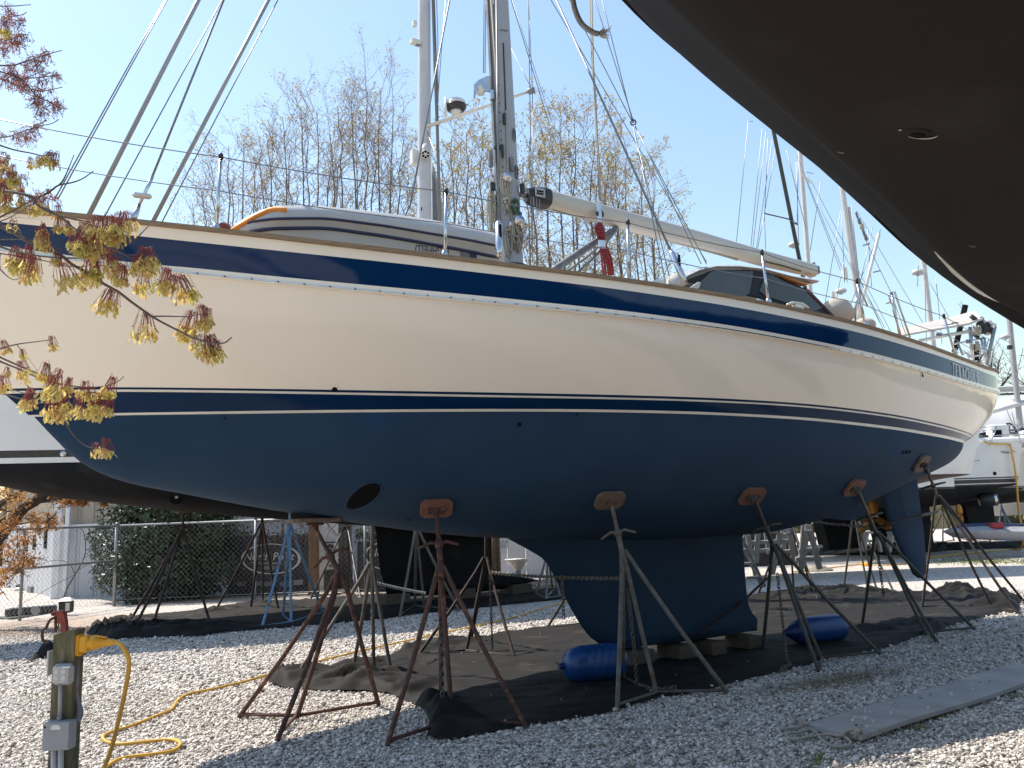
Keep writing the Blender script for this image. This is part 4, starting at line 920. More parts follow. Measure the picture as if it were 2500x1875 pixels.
# ================================================================== JACK STANDS
def jack_stand(label, pad, apex, feet, hub, mat, cap='plyr', group='jack stands under the blue-bottomed sailboat', r=.021, handle=.45, bvh=None, pad_r=(.15, .115), lid=None, hubleg=True, target=None):
    G = [ground(u, v) for u, v in feet]; C = ground(*hub) if hub else None
    cen = np.mean(G, axis=0); d = ray(*apex); dh = d[:2]; t = ((cen[:2]-CO[:2])@dh)/(dh@dh); A = CO+d*t
    st = thing('jack_stand', label, 'boat stand', (cen[0], cen[1], 0), group)
    mm = M[mat]; S = st
    P = None; nn = None
    if pad is not None:
        if bvh is not None:
            h = bvh.ray_cast(Vector(CO), Vector(ray(*pad)).normalized()); P, nn = np.array(h[0]), np.array(h[1])
            if nn@ray(*pad) > 0: nn = -nn
        elif target is not None: P = np.array(target[0], float); nn = np.array(target[1], float)
        else:
            t2 = ((cen[:2]-CO[:2])@ray(*pad)[:2])/(ray(*pad)[:2]@ray(*pad)[:2]); P = CO+ray(*pad)*t2; nn = np.array([0, 0, -1.])
        nn = nn/np.linalg.norm(nn)
    up = (P+nn*.08-A) if P is not None else np.array([0, 0, .3])
    uL = np.linalg.norm(up); up = up/uL
    legs = list(G)+([C] if C is not None and hubleg else [])
    for g in legs:
        out = g-A; top = A+up*.06+np.array([out[0], out[1], 0])*.035
        m = MB(); k1 = A+out*.10+np.array([out[0], out[1], 0])*.05; m.tube([g+np.array([0, 0, .015]), A+out*.55+np.array([out[0], out[1], 0])*.012, k1, top], r, 8); smooth_by_angle(m.build('leg', mm, S), 60)
    hb = C if C is not None else G[1]
    for g in G:
        if C is None and g is hb: continue
        m = MB(); m.tube([g+np.array([0, 0, .045]), hb+np.array([0, 0, .05])], r*.75, 7); m.build('base_bar', mm, S, True)
    m = MB(); m.tube([A-up*.08, A+up*(uL*.45)], r*1.25, 9); smooth_by_angle(m.build('sleeve', mm, S), 60)
    m = MB(); m.tube([A+up*(uL*.4), A+up*uL], r*.95, 9)
    smooth_by_angle(m.build('screw', mm, S), 60)
    if handle:
        q = A+up*(uL*handle); side = np.cross(up, ray(*apex)); side /= np.linalg.norm(side); m = MB()
        m.lathe(q-up*.03, [(0, r*1.8), (.06, r*1.8)], up, 8)
        for s in (-1, 1): m.tube([q, q+side*s*.07+up*.02, q+side*s*.17-up*.03], [.017, .017, .013], 6)
        m.build('screw_handle', mm, S, True)
    if P is not None and cap:
        ex = np.cross(nn, [0, 0, 1.]) if abs(nn[2]) < .97 else np.array(TF.A); ax = axes_from(ex, np.cross(nn, ex))
        m = MB(); o1, o2 = pad_r; c = .045; ol = [(-o1+c,-o2),(o1-c,-o2),(o1,-o2+c),(o1,o2-c),(o1-c,o2),(-o1+c,o2),(-o1,o2-c),(-o1,-o2+c)]
        m.poly([P+nn*.004+ax[0]*a+ax[1]*b for a, b in ol], .032, nn); pd = m.build('pad', M[cap], S)
        m = MB(); m.box(P+nn*.05, (.16, .06, .026), np.array([ax[0], ax[1], np.cross(ax[0], ax[1])])); m.tube([P+nn*.04, P+nn*.09], .035, 8)
        m.build('pad_bracket', mm, pd)
    return st, A, up, uL
near = [
 ('rust-brown jack stand standing farthest left under the bow of the blue bottom', (865,1270), (835,1412), [(582,1757),(677,1813),(925,1726)], (723,1762), 'rust', 'plyg'),
 ('rust-brown jack stand with a reddish plywood pad, second from the left on the near side', (1065,1237), (1076,1394), [(945,1825),(1285,1781),(1077,1715)], (1105,1774), 'rust', 'plyr'),
 ('grey and rust jack stand in front of the keel', (1487,1218), (1521,1358), [(1507,1735),(1778,1697),(1522,1665)], (1605,1703), 'rustgrey', 'plyg'),
 ('greenish jack stand with a tilted brown pad just right of the keel', (1834,1208), (1888,1336), [(1862,1592),(2000,1643),(2150,1601)], (2008,1616), 'rustgreen', 'plyr'),
 ('greenish jack stand under the stern in front of the propeller', (2083,1188), (2139,1303), [(2104,1535),(2289,1573),(2381,1540)], (2262,1553), 'rustgreen', 'plyr'),
 ('rusty jack stand farthest right, leaning up to the stern behind the rudder', (2247,1130), (2288,1212), [(2251,1488),(2484,1500),(2500,1470)], (2423,1486), 'rustdark', 'plyg'),
]
STANDS = {}
for i, (lb_, pad, ap, ft, hub, mt, cp2) in enumerate(near):
    if i == 0:
        st = jack_stand(lb_, pad, ap, ft, hub, mt, cp2, bvh=None, target=(TF.P(2.35, 0, 1.735), (TF.A*-.0+np.array([0, 0, -1.]))), pad_r=(.24, .17), handle=.42)
    else: st = jack_stand(lb_, pad, ap, ft, hub, mt, cp2, bvh=T_BVH)
    STANDS[i] = st
def hull_above(apex, feet):
    G = [ground(u, v) for u, v in feet]; cen = np.mean(G, axis=0); d = ray(*apex); dh = d[:2]; t = ((cen[:2]-CO[:2])@dh)/(dh@dh); A = CO+d*t
    h = T_BVH.ray_cast(Vector(A), Vector((TF.N*.12+np.array([0, 0, 1])).tolist()).normalized())
    return (np.array(h[0]), -np.array(h[1]) if h[1].z > 0 else np.array(h[1])) if h[0] is not None else None
far = [
 ('rusty jack stand with pale legs on the far side of the bow', (908,1388), [(713,1667),(860,1646),(957,1654)], (913,1646), 'rustgrey'),
 ('dark rusty jack stand on the far side, just left of the keel', (1187,1372), [(1018,1607),(1150,1567),(1257,1612)], (1137,1597), 'rustdark'),
 ('jack stand mostly hidden behind the keel, one leg showing on its left', (1440,1362), [(1335,1537),(1480,1548),(1560,1530)], (1425,1531), 'rustgreen'),
 ('dark jack stand on the far side, seen just right of the keel', (1925,1262), [(1851,1454),(1938,1439),(1999,1470)], (1982,1439), 'rustdark'),
 ('jack stand on the far side of the stern, behind the propeller', (2085,1255), [(2060,1440),(2140,1438),(2185,1452)], (2120,1447), 'rustgreen'),
]
for lb_, ap, ft, hub, mt in far:
    tg = hull_above(ap, ft); 
    jack_stand(lb_, ap if tg is not None else None, ap, ft, hub, mt, 'plyg', target=tg, handle=.4)

# timber blocks under the keel
bi = 0
for s, b, w, lbk in ((5.95, .05, .34, 'front timber block under the keel behind the ribbed fender'), (6.55, .12, .26, 'second timber block from the front under the keel'), (6.98, .16, .22, 'third timber block from the front under the keel'), (7.62, .10, .22, 'rearmost timber block under the keel')):
    m = MB(); m.box(TF.P(s, b, .118), (w, .40, .145), np.array([TF.A, TF.N, [0, 0, 1]]), .008)
    tag(m.build('timber_block', M['timber'], None, False, TF.P(s, b, .04)), lbk, 'wood block', 'timber blocks under the keel')

# chains between the stands
def chain(label, pts, link=.055, r=.0065, sag=0., hang=None, mat='rustgrey', group='chains tying the jack stands'):
    P = []
    for a, b in zip(pts[:-1], pts[1:]):
        a = np.array(a); b = np.array(b); n = max(2, int(np.linalg.norm(b-a)/.02))
        for k in range(n): t = k/n; P.append(a+(b-a)*t-np.array([0, 0, sag*4*t*(1-t)]))
    P.append(np.array(pts[-1])); P = np.array(P); cum = np.r_[0, np.cumsum(np.linalg.norm(np.diff(P, axis=0), axis=1))]; n = int(cum[-1]/(link*.72)); m = MB()
    for k in range(n):
        s = (k+.5)*link*.72; c = np.array([np.interp(s, cum, P[:, i]) for i in range(3)]); c2 = np.array([np.interp(min(s+.01, cum[-1]), cum, P[:, i]) for i in range(3)]); c1 = np.array([np.interp(max(s-.01, 0), cum, P[:, i]) for i in range(3)])
        d = c2-c1; d /= np.linalg.norm(d)+1e-9; x = np.cross(d, [.3, .2, .9]); x /= np.linalg.norm(x); y = np.cross(d, x); w = x if k % 2 else y
        m.tube([c+d*link*.5*math.cos(a)+w*link*.30*math.sin(a) for a in np.linspace(0, 2*math.pi, 9)[:-1]], r, 4, closed=True)
    return tag(m.build('chain', M[mat], None, True, pts[0]), label, 'chain', group)
def mid(A, up, f=.0): return A-np.array([0, 0, f])
def ap(u, v, i):                                # photo point at the depth of a near stand
    A = STANDS[i][1]; d = ray(u, v); t = ((A[:2]-CO[:2])@d[:2])/(d[:2]@d[:2]); return CO+d*t
k1 = TF.pt(1200, 1398, -1.2); k2 = ap(1528, 1412, 2)
chain('rusty chain running level across the front of the keel between two stands', [k1, k2], sag=.02)
m_ = (k1+k2)/2; kk = k1*.42+k2*.58; chain('short doubled end of chain hanging down before the keel', [kk, kk-np.array([0, 0, .46])])
for i, (u, v, v2, lbk) in enumerate(((1080, 1560, 1740, 'x'),)):
    chain('chain hanging down the back leg of the stand with the reddish plywood pad', [ap(1077, 1520, 1), ap(1080, 1715, 1)])
q = ap(1533, 1440, 2); chain('chain hanging inside the grey stand in front of the keel', [q, ap(1550, 1600, 2), ground(1556, 1672, .06), ground(1600, 1684, .06), ground(1655, 1678, .06)])
q = ap(1898, 1400, 3); chain('chain hanging inside the greenish stand right of the keel, heaped at its end', [q, ap(1915, 1560, 3), ground(1920, 1610, .07), ground(1930, 1622, .07), ground(1912, 1628, .08), ground(1905, 1640, .06), ground(1925, 1632, .08)])
chain('dark chain slanting from the keel foot up to the far stand', [TF.pt(1700, 1550, .25), TF.pt(1800, 1480, .18), TF.pt(1880, 1405, -1.0)], mat='rustdark')
chain('bright chain stretched level from the far stand toward the propeller', [TF.pt(1952, 1266, -.6), TF.pt(2000, 1274, -.5), TF.pt(2062, 1281, -.3), TF.pt(2120, 1285, -.1)], mat='galv', sag=.01)
chain('dark chain looped level across the rudder', [TF.pt(2140, 1290, .2), TF.pt(2190, 1270, .2), TF.pt(2250, 1258, .2), ap(2290, 1250, 5)], mat='black')
q = ap(2140, 1330, 4); chain('chain hanging straight down under the stern stand', [q, ap(2158, 1458, 4)], mat='rustdark')
p0 = ground(918, 1640); d_ = ray(900, 1400); A1 = CO+d_*((p0[:2]@d_[:2])/(d_[:2]@d_[:2])); d_ = ray(908, 1420); A2 = CO+d_*((p0[:2]@d_[:2])/(d_[:2]@d_[:2]))
chain('chain hanging down the pale leg of the far bow stand', [A2, A2*np.array([1, 1, 0])+np.array([.0, 0, .12])], mat='galv')
d_ = ray(1040, 1448); A3 = CO+d_*((p0[:2]@d_[:2])*1.16/(d_[:2]@d_[:2])); chain('bright chain stretched level between the far bow stands', [A2, A3], mat='galv', sag=.01)
p0 = ground(1137, 1600); d_ = ray(1196, 1400); A4 = CO+d_*((p0[:2]@d_[:2])/(d_[:2]@d_[:2])); chain('thin dark chain hanging beside the far stand left of the keel', [A4, A4*np.array([1, 1, 0])+np.array([0, 0, .06])], mat='rustdark', link=.045)

# ================================================================== FENDERS
fe = thing('boat_fender', 'fat glossy blue fender with ribbed bands lying before the keel', 'boat fender', ground(1430, 1678))
c = ground(1436, 1680)+np.array([0, .17, .205]); fx = (TF.A*.9+TF.N*.15); fx[2] = 0; fx /= np.linalg.norm(fx)
c = c+fx*.10
prof = [(-.345, .0), (-.34, .05), (-.325, .095), (-.29, .138), (-.24, .165), (-.17, .178)]
for x in (-.10, -.02, .06, .14): prof += [(x-.008, .180), (x, .173), (x+.008, .180)]
prof += [(.20, .178), (.26, .163), (.31, .13), (.335, .09), (.35, .04), (.352, 0)]
m = MB(); m.lathe(c, prof, fx, 24); smooth_by_angle(m.build('fender_body', M['fender'], fe), 70)
m = MB(); m.lathe(c-fx*.345, [(-.05, .03), (0, .035)], fx, 10); m.build('fender_eye', M['fenderd'], fe)
fe = thing('boat_fender', 'long dark blue fender with a pointed end lying behind the stand right of the keel', 'boat fender', ground(1985, 1580))
fx = TF.A*.97+TF.N*.12; fx[2] = .0; fx /= np.linalg.norm(fx); c = ground(2008, 1580)+np.array([0, .15, .195])
m = MB(); m.lathe(c, [(-.36, .09), (-.33, .125), (-.28, .15), (-.2, .162), (.3, .162), (.37, .15), (.41, .12), (.43, .07), (.435, 0)], fx, 24); smooth_by_angle(m.build('fender_body', M['fender'], fe), 50)
m = MB(); m.lathe(c, [(-.52, .012), (-.50, .035), (-.47, .045), (-.44, .06), (-.40, .09), (-.36, .093), (-.345, .115)], fx, 18); smooth_by_angle(m.build('fender_neck', M['fenderd'], fe), 60)

# ================================================================== BOARD WITH ROPE ENDS
bd = thing('plank', 'long weathered grey board lying on the gravel with rope tied at one end', 'board', ground(2104, 1799))
z = .06; q0, q1 = ground(2104, 1797, z), ground(1937, 1762, z); e = q1-q0; wdt = np.linalg.norm(e); e /= wdt
f_ = ground(2500, 1668, z)-q0; f_ /= np.linalg.norm(f_); n_ = np.array([-f_[1], f_[0], 0]); 
if n_@e < 0: n_ = -n_
w_ = (ground(2338, 1661, z)-q0)@n_; LB = 3.6
vv = []; nx, ny = 26, 6
for i in range(nx+1):
    for j in range(ny+1):
        p = q0+(q1-q0)*(j/ny)*(w_/max((q1-q0)@n_, .1))*(1-i/nx)+n_*w_*(j/ny)*(i/nx)+f_*LB*i/nx; p[2] = z-.004+.012*math.sin(i*.35)*.6+.006*math.cos(j*1.1); vv.append(p)
nn_ = len(vv); vv += [p-np.array([0, 0, .032]) for p in vv]; Fc = []
I = lambda i, j: i*(ny+1)+j
for i in range(nx):
    for j in range(ny): Fc += [(I(i, j), I(i+1, j), I(i+1, j+1), I(i, j+1)), (nn_+I(i, j), nn_+I(i, j+1), nn_+I(i+1, j+1), nn_+I(i+1, j))]
for i in range(nx): Fc += [(I(i, 0), nn_+I(i, 0), nn_+I(i+1, 0), I(i+1, 0)), (I(i, ny), I(i+1, ny), nn_+I(i+1, ny), nn_+I(i, ny))]
for j in range(ny): Fc += [(I(0, j), I(0, j+1), nn_+I(0, j+1), nn_+I(0, j)), (I(nx, j), nn_+I(nx, j), nn_+I(nx, j+1), I(nx, j+1))]
mk('board_sheet', vv, Fc, M['board'], bd)
def z5(x, y, z=.045): return ground(1800+x/3.16, 1500+y/3.16, z)
m = MB(); m.tube(spline([z5(330, 885, .03), z5(440, 872, .04), z5(500, 858, .06), z5(515, 835, .085), z5(520, 815, .088)], 5), .011, 7)
m.tube(spline([z5(540, 890), z5(480, 910, .03), z5(400, 915, .03), z5(385, 945, .03), z5(450, 965, .03), z5(560, 945, .03), z5(700, 925, .04), z5(800, 935, .05), z5(860, 900, .07)], 6), .011, 7)
m.tube(spline([z5(490, 815, .09), z5(495, 850, .07), z5(520, 870, .05), z5(600, 905, .03), z5(640, 955, .03), z5(700, 1000, .03), z5(780, 1020, .03), z5(850, 1015, .03), z5(875, 985, .03), z5(840, 950, .04), z5(815, 925, .06), z5(840, 900, .08), z5(900, 890, .09), z5(950, 905, .088)], 6), .011, 7)
for k in range(3): c = z5(925+k*12, 925, .06); m.tube([c+np.array([.02*math.cos(a), .02*math.cos(a), .035*math.sin(a)]) for a in np.linspace(0, 6.28, 11)[:-1]], .010, 6, closed=True)
m.build('tied_rope', M['rope'], bd, True)
m = MB(); random.seed(8)
for k in range(26):
    p = q0+f_*random.uniform(.2, 2.6)+n_*random.uniform(.05, w_-.05); p[2] = z+.01; m.box(p, (random.uniform(.01, .03), random.uniform(.008, .02), .014), axes_from((math.cos(k), math.sin(k), 0), (-math.sin(k), math.cos(k), 0)))
m.build('stray_stones', STONE, bd)['kind'] = 'stuff'

# ================================================================== POST WITH ELECTRIC FITTINGS, CORD AND HYDRANT
DP = 5.0
def pz(x, y, dd=0.): return at(x/3.687, 1450+y/3.687, DP+dd)    # points read on the enlarged lower-left corner
pb = ground(118, 1985); pb = at(118, 1985, DP); post = thing('wooden_post', 'mossy square timber post carrying electric boxes at the left front', 'post', (pb[0], pb[1], 0))
up = np.array([0, 0, 1.]); tp = pz(578, 345); bp_ = pz(522, 1567); ux = (pz(672, 345)-pz(485, 345)); pw = np.linalg.norm(ux); ux /= pw; uy = np.cross(up, ux); uy /= np.linalg.norm(uy); ux = np.cross(uy, up)
lean = (tp-bp_); ctr = lambda zz: bp_+lean*((zz-bp_[2])/(tp[2]-bp_[2]))
axP = np.array([ux, uy, up]); axL = np.array([ux, uy, lean/np.linalg.norm(lean)])
zc = tp[2]; m = MB(); vv = []
for zz in (-.05, zc):
    for a, b in ((-1, 0), (1, 0), (1, 2), (-1, 2)): vv.append(ctr(zz)*np.array([1, 1, 0])+np.array([0, 0, zz])+ux*a*pw/2+uy*b*pw/2+np.array([0, 0, .012*(a if zz > 0 else 0)]))
m.add(vv, [(0, 1, 5, 4), (1, 2, 6, 5), (2, 3, 7, 6), (3, 0, 4, 7), (4, 5, 6, 7)]); m.build('post_timber', M['postw'], post)
def onpost(x, y, out=0.): return pz(x, y)-uy*out
def pbox(name, x0, y0, x1, y1, th, mat, bev=.006, parent=post, out=0.):
    a, b = onpost(x0, y0), onpost(x1, y1); c = (a+b)/2-uy*(th/2+out+.003); w = abs((b-a)@ux); h = abs(b[2]-a[2]); m = MB(); m.box(c, (w, th, h), axL, bev); return m.build(name, M[mat], parent)
fl = pbox('flood_light', 497, 622, 690, 808, .05, 'pvc', .02); pbox('lamp_lens', 520, 640, 668, 785, .008, 'lens', .003, fl, .05)
for (x, y) in ((560, 685), (622, 683), (558, 740), (620, 738)): m = MB(); m.lathe(onpost(x, y, .0615), [(0, .0155), (.002, .014), (.003, .008)], -uy, 14); m.build('lamp_cell', M['lamp'], fl, True)
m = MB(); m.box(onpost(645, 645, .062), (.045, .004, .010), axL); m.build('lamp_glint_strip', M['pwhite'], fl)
jb = pbox('junction_box', 452, 1128, 700, 1375, .085, 'pvc', .008); pbox('box_lid', 455, 1132, 697, 1370, .008, 'pvc', .003, jb, .085)
m = MB(); m.lathe(onpost(482, 1166, .094), [(0, .008), (.004, .006)], -uy, 8); m.build('lid_screw', M['dark'], jb)
pbox('printed_sticker', 548, 1146, 612, 1163, .002, 'pwhite', 0, jb, .094); pbox('printed_sticker', 536, 1163, 624, 1186, .002, 'pwhite', 0, jb, .094)
def stick_text(x0, x1, y0, y1): return lambda x, y: onpost(x0+(x1-x0)*x, y1+(y0-y1)*y, .0985)
lettering('sticker_lettering', 'City Power', stick_text(554, 606, 1149, 1160), M['print_'], jb); lettering('sticker_lettering', 'DANGER 240V', stick_text(542, 618, 1168, 1181), M['print_'], jb)
m = MB(); m.tube([onpost(568, 805, .03), onpost(562, 1115, .03)], .0115, 10); m.build('conduit', M['pvc'], post, True)
m = MB(); m.tube([onpost(560, 1095, .03), onpost(559, 1130, .03)], .0145, 10); m.build('conduit_collar', M['pvc'], post, True)
for x0, x1 in ((510, 508), (572, 570)): m = MB(); m.tube([onpost(x0, 1380, .03), onpost(x1, 1900, .03)], .0165, 10); m.build('lower_conduit', M['sidingw'], post, True)
m = MB(); m.tube([pz(700, 560, .06), pz(690, 800, .06), pz(686, 870, .07), pz(705, 960, .06), pz(722, 1050, .05), pz(716, 1110, .03), pz(705, 1150, .0)], [.014, .013, .012, .012, .018, .018, .012], 9); m.build('flexible_conduit', M['pvcd'], post, True)
m = MB(); m.box(pz(452, 620, .1), (.012, .06, .148), axL, .003); m.build('side_outlet', M['offw'], post)
sk_ = MB(); sk_.box(pz(706, 460, .05), (.034, .07, .124), axL, .006); sk_.box(pz(768, 450, .05), (.05, .07, .098), axL, .008); so_ = sk_.build('socket_box', M['yellow'], post)
m = MB(); m.box(pz(712, 372, .05), (.034, .05, .012), axL, .003); m.box(pz(706, 545, .05), (.034, .05, .016), axL, .003); m.build('socket_lug', M['yellow'], so_)
fxp = pz(1010, 440, .05)-pz(810, 440, .05); fl_ = np.linalg.norm(fxp)
m = MB(); m.tube([pz(805, 442, .05), pz(862, 440, .05), pz(866, 440, .05), pz(900, 440, .05), pz(985, 436, .05), pz(1030, 434, .05)], [.036, .039, .044, .031, .020, .0145], 14); plug = smooth_by_angle(m.build('plug', M['yellow'], so_), 50)
m = MB(); m.box(pz(900, 384, .05), (.085, .03, .007), axes_from(pz(1000, 400, .05)-pz(860, 378, .05), uy), .004); m.build('plug_latch', M['yellow'], so_)
# yellow shore cord
cordpx = [(298,1851),(380,1840),(423,1832),(441,1816),(423,1806),(380,1808),(298,1816),(262,1811),(251,1799),(271,1787),(325,1770),(380,1748),(418,1732),(434,1710),(461,1694),(515,1683),(600,1663),(668,1643),(761,1618),(921,1580),(1027,1557),(1141,1532),(1250,1508),(1319,1487),(1382,1470),(1500,1445),(1700,1420)]
hang = [pz(1020, 434, .05), pz(1060, 440, .05), pz(1100, 470, .05), pz(1150, 560, .08), pz(1160, 650, .1), pz(1140, 800, .15), pz(1100, 1000, .22), pz(1040, 1250, .3), pz(990, 1430, .36), pz(935, 1567, .42), ground(246, 1898, .03), ground(243, 1890, .025)]
path = spline(hang, 6)[:-1]+spline([ground(252, 1876, .02)]+[ground(u, v, .026) for u, v in cordpx], 6)
m = MB(); m.tube(path, .0135, 8); tag(m.build('power_cord', M['cord'], None, True, ground(262, 1811)), 'thick yellow power cord plugged into the post and snaking across the gravel', 'power cord')
# red yard hydrant behind the post
def hz(x, y, dd=0.): return at(x/9.218, 1440+y/9.218, 5.45+dd)
hyb = at(140, 1960, 5.45); hy = thing('yard_hydrant', 'faded red yard hydrant with a curved lever, just behind the timber post', 'water hydrant', (hyb[0], hyb[1], 0))
m = MB(); c = hz(1440, 930); m.tube([np.array([c[0], c[1], -.05]), c, hz(1430, 720)], [.018, .018, .019], 12); m.build('standpipe', M['red'], hy, True)
m = MB(); P2 = [hz(1175, 490), hz(1370, 465), hz(1430, 475), hz(1480, 600), hz(1505, 740), hz(1515, 930), hz(1390, 930), hz(1385, 745), hz(1310, 740), hz(1310, 580), hz(1240, 575), hz(1180, 560)]
m.poly([p-CW*.018 for p in P2], .036, CW); m.build('hydrant_head', M['red'], hy)
m = MB(); m.lathe(hz(1250, 530)-CW*.04, [(0, .006), (.045, .006)], CW, 8); m.build('pivot_bolt', M['rustdark'], hy)
m = MB(); m.tube(spline([hz(1235, 630), hz(1150, 660), hz(1090, 740), hz(1040, 850), hz(970, 910), hz(950, 1020), hz(965, 1120), hz(1010, 1170), hz(1110, 1172)], 5), .0088, 8); m.build('lever', M['rust'], hy, True)
m = MB(); m.tube([hz(1255, 580), hz(1255, 700), hz(1250, 940)], [.009, .0095, .0095], 8); m.build('lift_rod', M['rust'], hy, True)
m = MB(); m.tube([hz(1320, 745), hz(1318, 830), hz(1295, 870)], .0045, 6); m.build('linkage', M['rustdark'], hy, True)
m = MB(); m.poly([hz(1700, 990), hz(1705, 900), hz(1735, 870), hz(1760, 880), hz(1745, 990)], .02, CW); m.build('outlet_flag', M['red'], hy)

# ================================================================== THE DARK HULL OVERHEAD
DH = [5.418, 8.963, 1.13, 2.902, 3.88]; DT0 = 2.194
dk = thing('sailboat', 'dark-hulled boat looming overhead at the upper right, seen from beneath', 'sailboat', (3, 3, 0))
dd = np.array([-math.cos(DH[2]), -math.sin(DH[2]), 0]); dn = np.array([-math.sin(DH[2]), math.cos(DH[2]), 0]); DTp = np.array([DH[0], DH[1], 0])
tt = np.linspace(.02, 13.4, 96); KT = [0, DT0, DT0+1, DT0+2.5, DT0+4.5, DT0+7, 13.5]
BW = pchip(KT, [0, 0, .094, .658, 1.106, 1.668, 2.033])(tt); BS = pchip([0, 1, 2.2, 3.6, 5.2, 7.5, 11., 13.5], [.02, .6, .931, 1.235, 1.584, 2.074, 2.076, 1.9])(tt)
ZK = pchip(KT, [DH[4]-.1, DH[3]-.01, DH[3]-.16, DH[3]-.28, DH[3]-.37, DH[3]-.42, DH[3]-.42])(tt); ZW = np.where(tt < DT0, DH[4]-.1+(DH[3]-DH[4]+.1)*tt/DT0, DH[3]); ZK = np.minimum(ZK, ZW-.001); VF = .209*np.clip((6.3-tt)/2, 0, 1)
prows = []
for j in range(9): q = j/8; prows.append((BS+(BW-BS)*q**1.2, DH[4]+(ZW-DH[4])*q))
for j in range(1, 15): a = math.pi/2*j/14; prows.append((BW*max(math.cos(a), 0)**.9*(1-VF*math.sin(a)), ZW-(ZW-ZK)*math.sin(a)**1.1))
V = []; Fc = []; FM = []
for side in (1, -1):
    o0 = len(V); nc2 = len(tt)
    for (b, z_) in prows:
        for i in range(nc2): V.append(DTp+dd*tt[i]+dn*side*b[i]+np.array([0, 0, z_[i]]))
    for j in range(len(prows)-1):
        for i in range(nc2-1):
            q = (o0+j*nc2+i, o0+j*nc2+i+1, o0+(j+1)*nc2+i+1, o0+(j+1)*nc2+i); Fc.append(q if side > 0 else q[::-1]); FM.append(0 if j >= 8 else 1)
D_BVH = BVHTree.FromPolygons([Vector(p) for p in V], Fc)
mk('hull', V, Fc, [M['darkhull'], M['darktop']], dk, True, FM)
m = MB(); 
m.tube([DTp+dd*tt[i]+dn*(prows[8][0][i]+.006)+np.array([0, 0, prows[8][1][i]-.012]) for i in range(16, len(tt)) if tt[i] < 5.75], [.017]*(len([i for i in range(16, len(tt)) if tt[i] < 5.75])-3)+[.012, .008, .003], 6); m.build('waterline_stripe', M['pinw'], dk, True)
m = MB(); m.tube([DTp+dd*tt[i]+dn*(prows[0][0][i]+.01)+np.array([0, 0, prows[0][1][i]]) for i in range(len(tt))], .012, 6); m.build('gunwale', M['darktop'], dk, True)
vv = []
for i in range(len(tt)): vv += [DTp+dd*tt[i]+dn*BS[i]+np.array([0, 0, DH[4]]), DTp+dd*tt[i]-dn*BS[i]+np.array([0, 0, DH[4]])]
mk('deck', vv, [(2*i, 2*i+1, 2*i+3, 2*i+2) for i in range(len(tt)-1)], M['offw'], dk)
m = MB(); vv = []
for t_, z_ in ((6.6, 2.6), (9.6, 2.3), (9.3, .25), (7.3, .25)): vv += [DTp+dd*t_+dn*.12+np.array([0, 0, z_]), DTp+dd*t_-dn*.12+np.array([0, 0, z_])]
m.add(vv, [(0, 2, 4, 6), (1, 7, 5, 3), (0, 1, 3, 2), (2, 3, 5, 4), (4, 5, 7, 6), (6, 7, 1, 0)]); m.build('keel', M['darkhull'], dk)
d_ = Vector(ray(2243, 322)).normalized(); h = D_BVH.ray_cast(Vector(CO), d_); p = np.array(h[0]); n_ = np.array(h[1]); n_ = n_ if n_@ray(2243, 322) < 0 else -n_
m = MB(); m.lathe(p-n_*.02, [(0, .034), (.022, .034), (.028, .028), (.029, .02)], n_, 22); th = m.build('through_hull', M['darkhull'], dk, True)
m = MB(); m.lathe(p+n_*.0095, [(0, .0215), (.002, .0205)], n_, 16); m.build('through_hull_bore', M['dark'], th)
ex = CR-n_*(CR@n_); ex /= np.linalg.norm(ex); ey = np.cross(n_, ex); ey = ey if ey@CU > 0 else -ey
for a0, a1 in ((-10, 100), (172, 184)):
    m = MB(); m.tube([p+n_*.004+(ex*math.cos(math.radians(a))*.050+ey*math.sin(math.radians(a))*.042) for a in np.linspace(a0, a1, 12)], [.0015+.004*math.sin(math.pi*min(1, max(0.05, k/11))) for k in range(12)], 5, flat=.4); m.build('worn_sealant_ring', M['beigec'], th, True)
for (u, v, L_) in ((2055, 372, .03), (2375, 601, .035)):
    h = D_BVH.ray_cast(Vector(CO), Vector(ray(u, v)).normalized())
    if h[0] is not None:
        p = np.array(h[0]); n_ = np.array(h[1]); n_ = n_ if n_@ray(u, v) < 0 else -n_; m = MB(); m.tube([p-ex*L_*.5+n_*.001, p+n_*.002, p+ex*L_*.5+n_*.001], [.001, .0035, .001], 5, flat=.3); m.build('paint_scuff', M['pvcd'], dk)
# frayed rope end hanging from the dark boat
rp_ = thing('rope', 'frayed grey rope end dangling from the dark hull against the sky', 'rope', at(1465, 80, 2.2))
pts = spline([at(1370, -120, 2.2), at(1396, -10, 2.2), at(1404, 25, 2.2), at(1420, 58, 2.2), at(1446, 78, 2.2), at(1462, 83, 2.2)], 6)
m = MB(); m.tube(pts, .0075, 8); m.build('rope_strand', M['roped'], rp_, True)
m = MB(); random.seed(2); e0 = at(1460, 82, 2.2)
for k in range(46):
    d_ = CR*random.uniform(.5, 1.2)+CU*random.uniform(-.55, .55)+CW*random.uniform(-.5, .5); m.tube([e0, e0+d_*.012+CU*random.uniform(-.003, .003), e0+d_*random.uniform(.02, .032)], [.0012, .001, .0006], 3)
m.build('frayed_fibres', M['rope'], rp_)

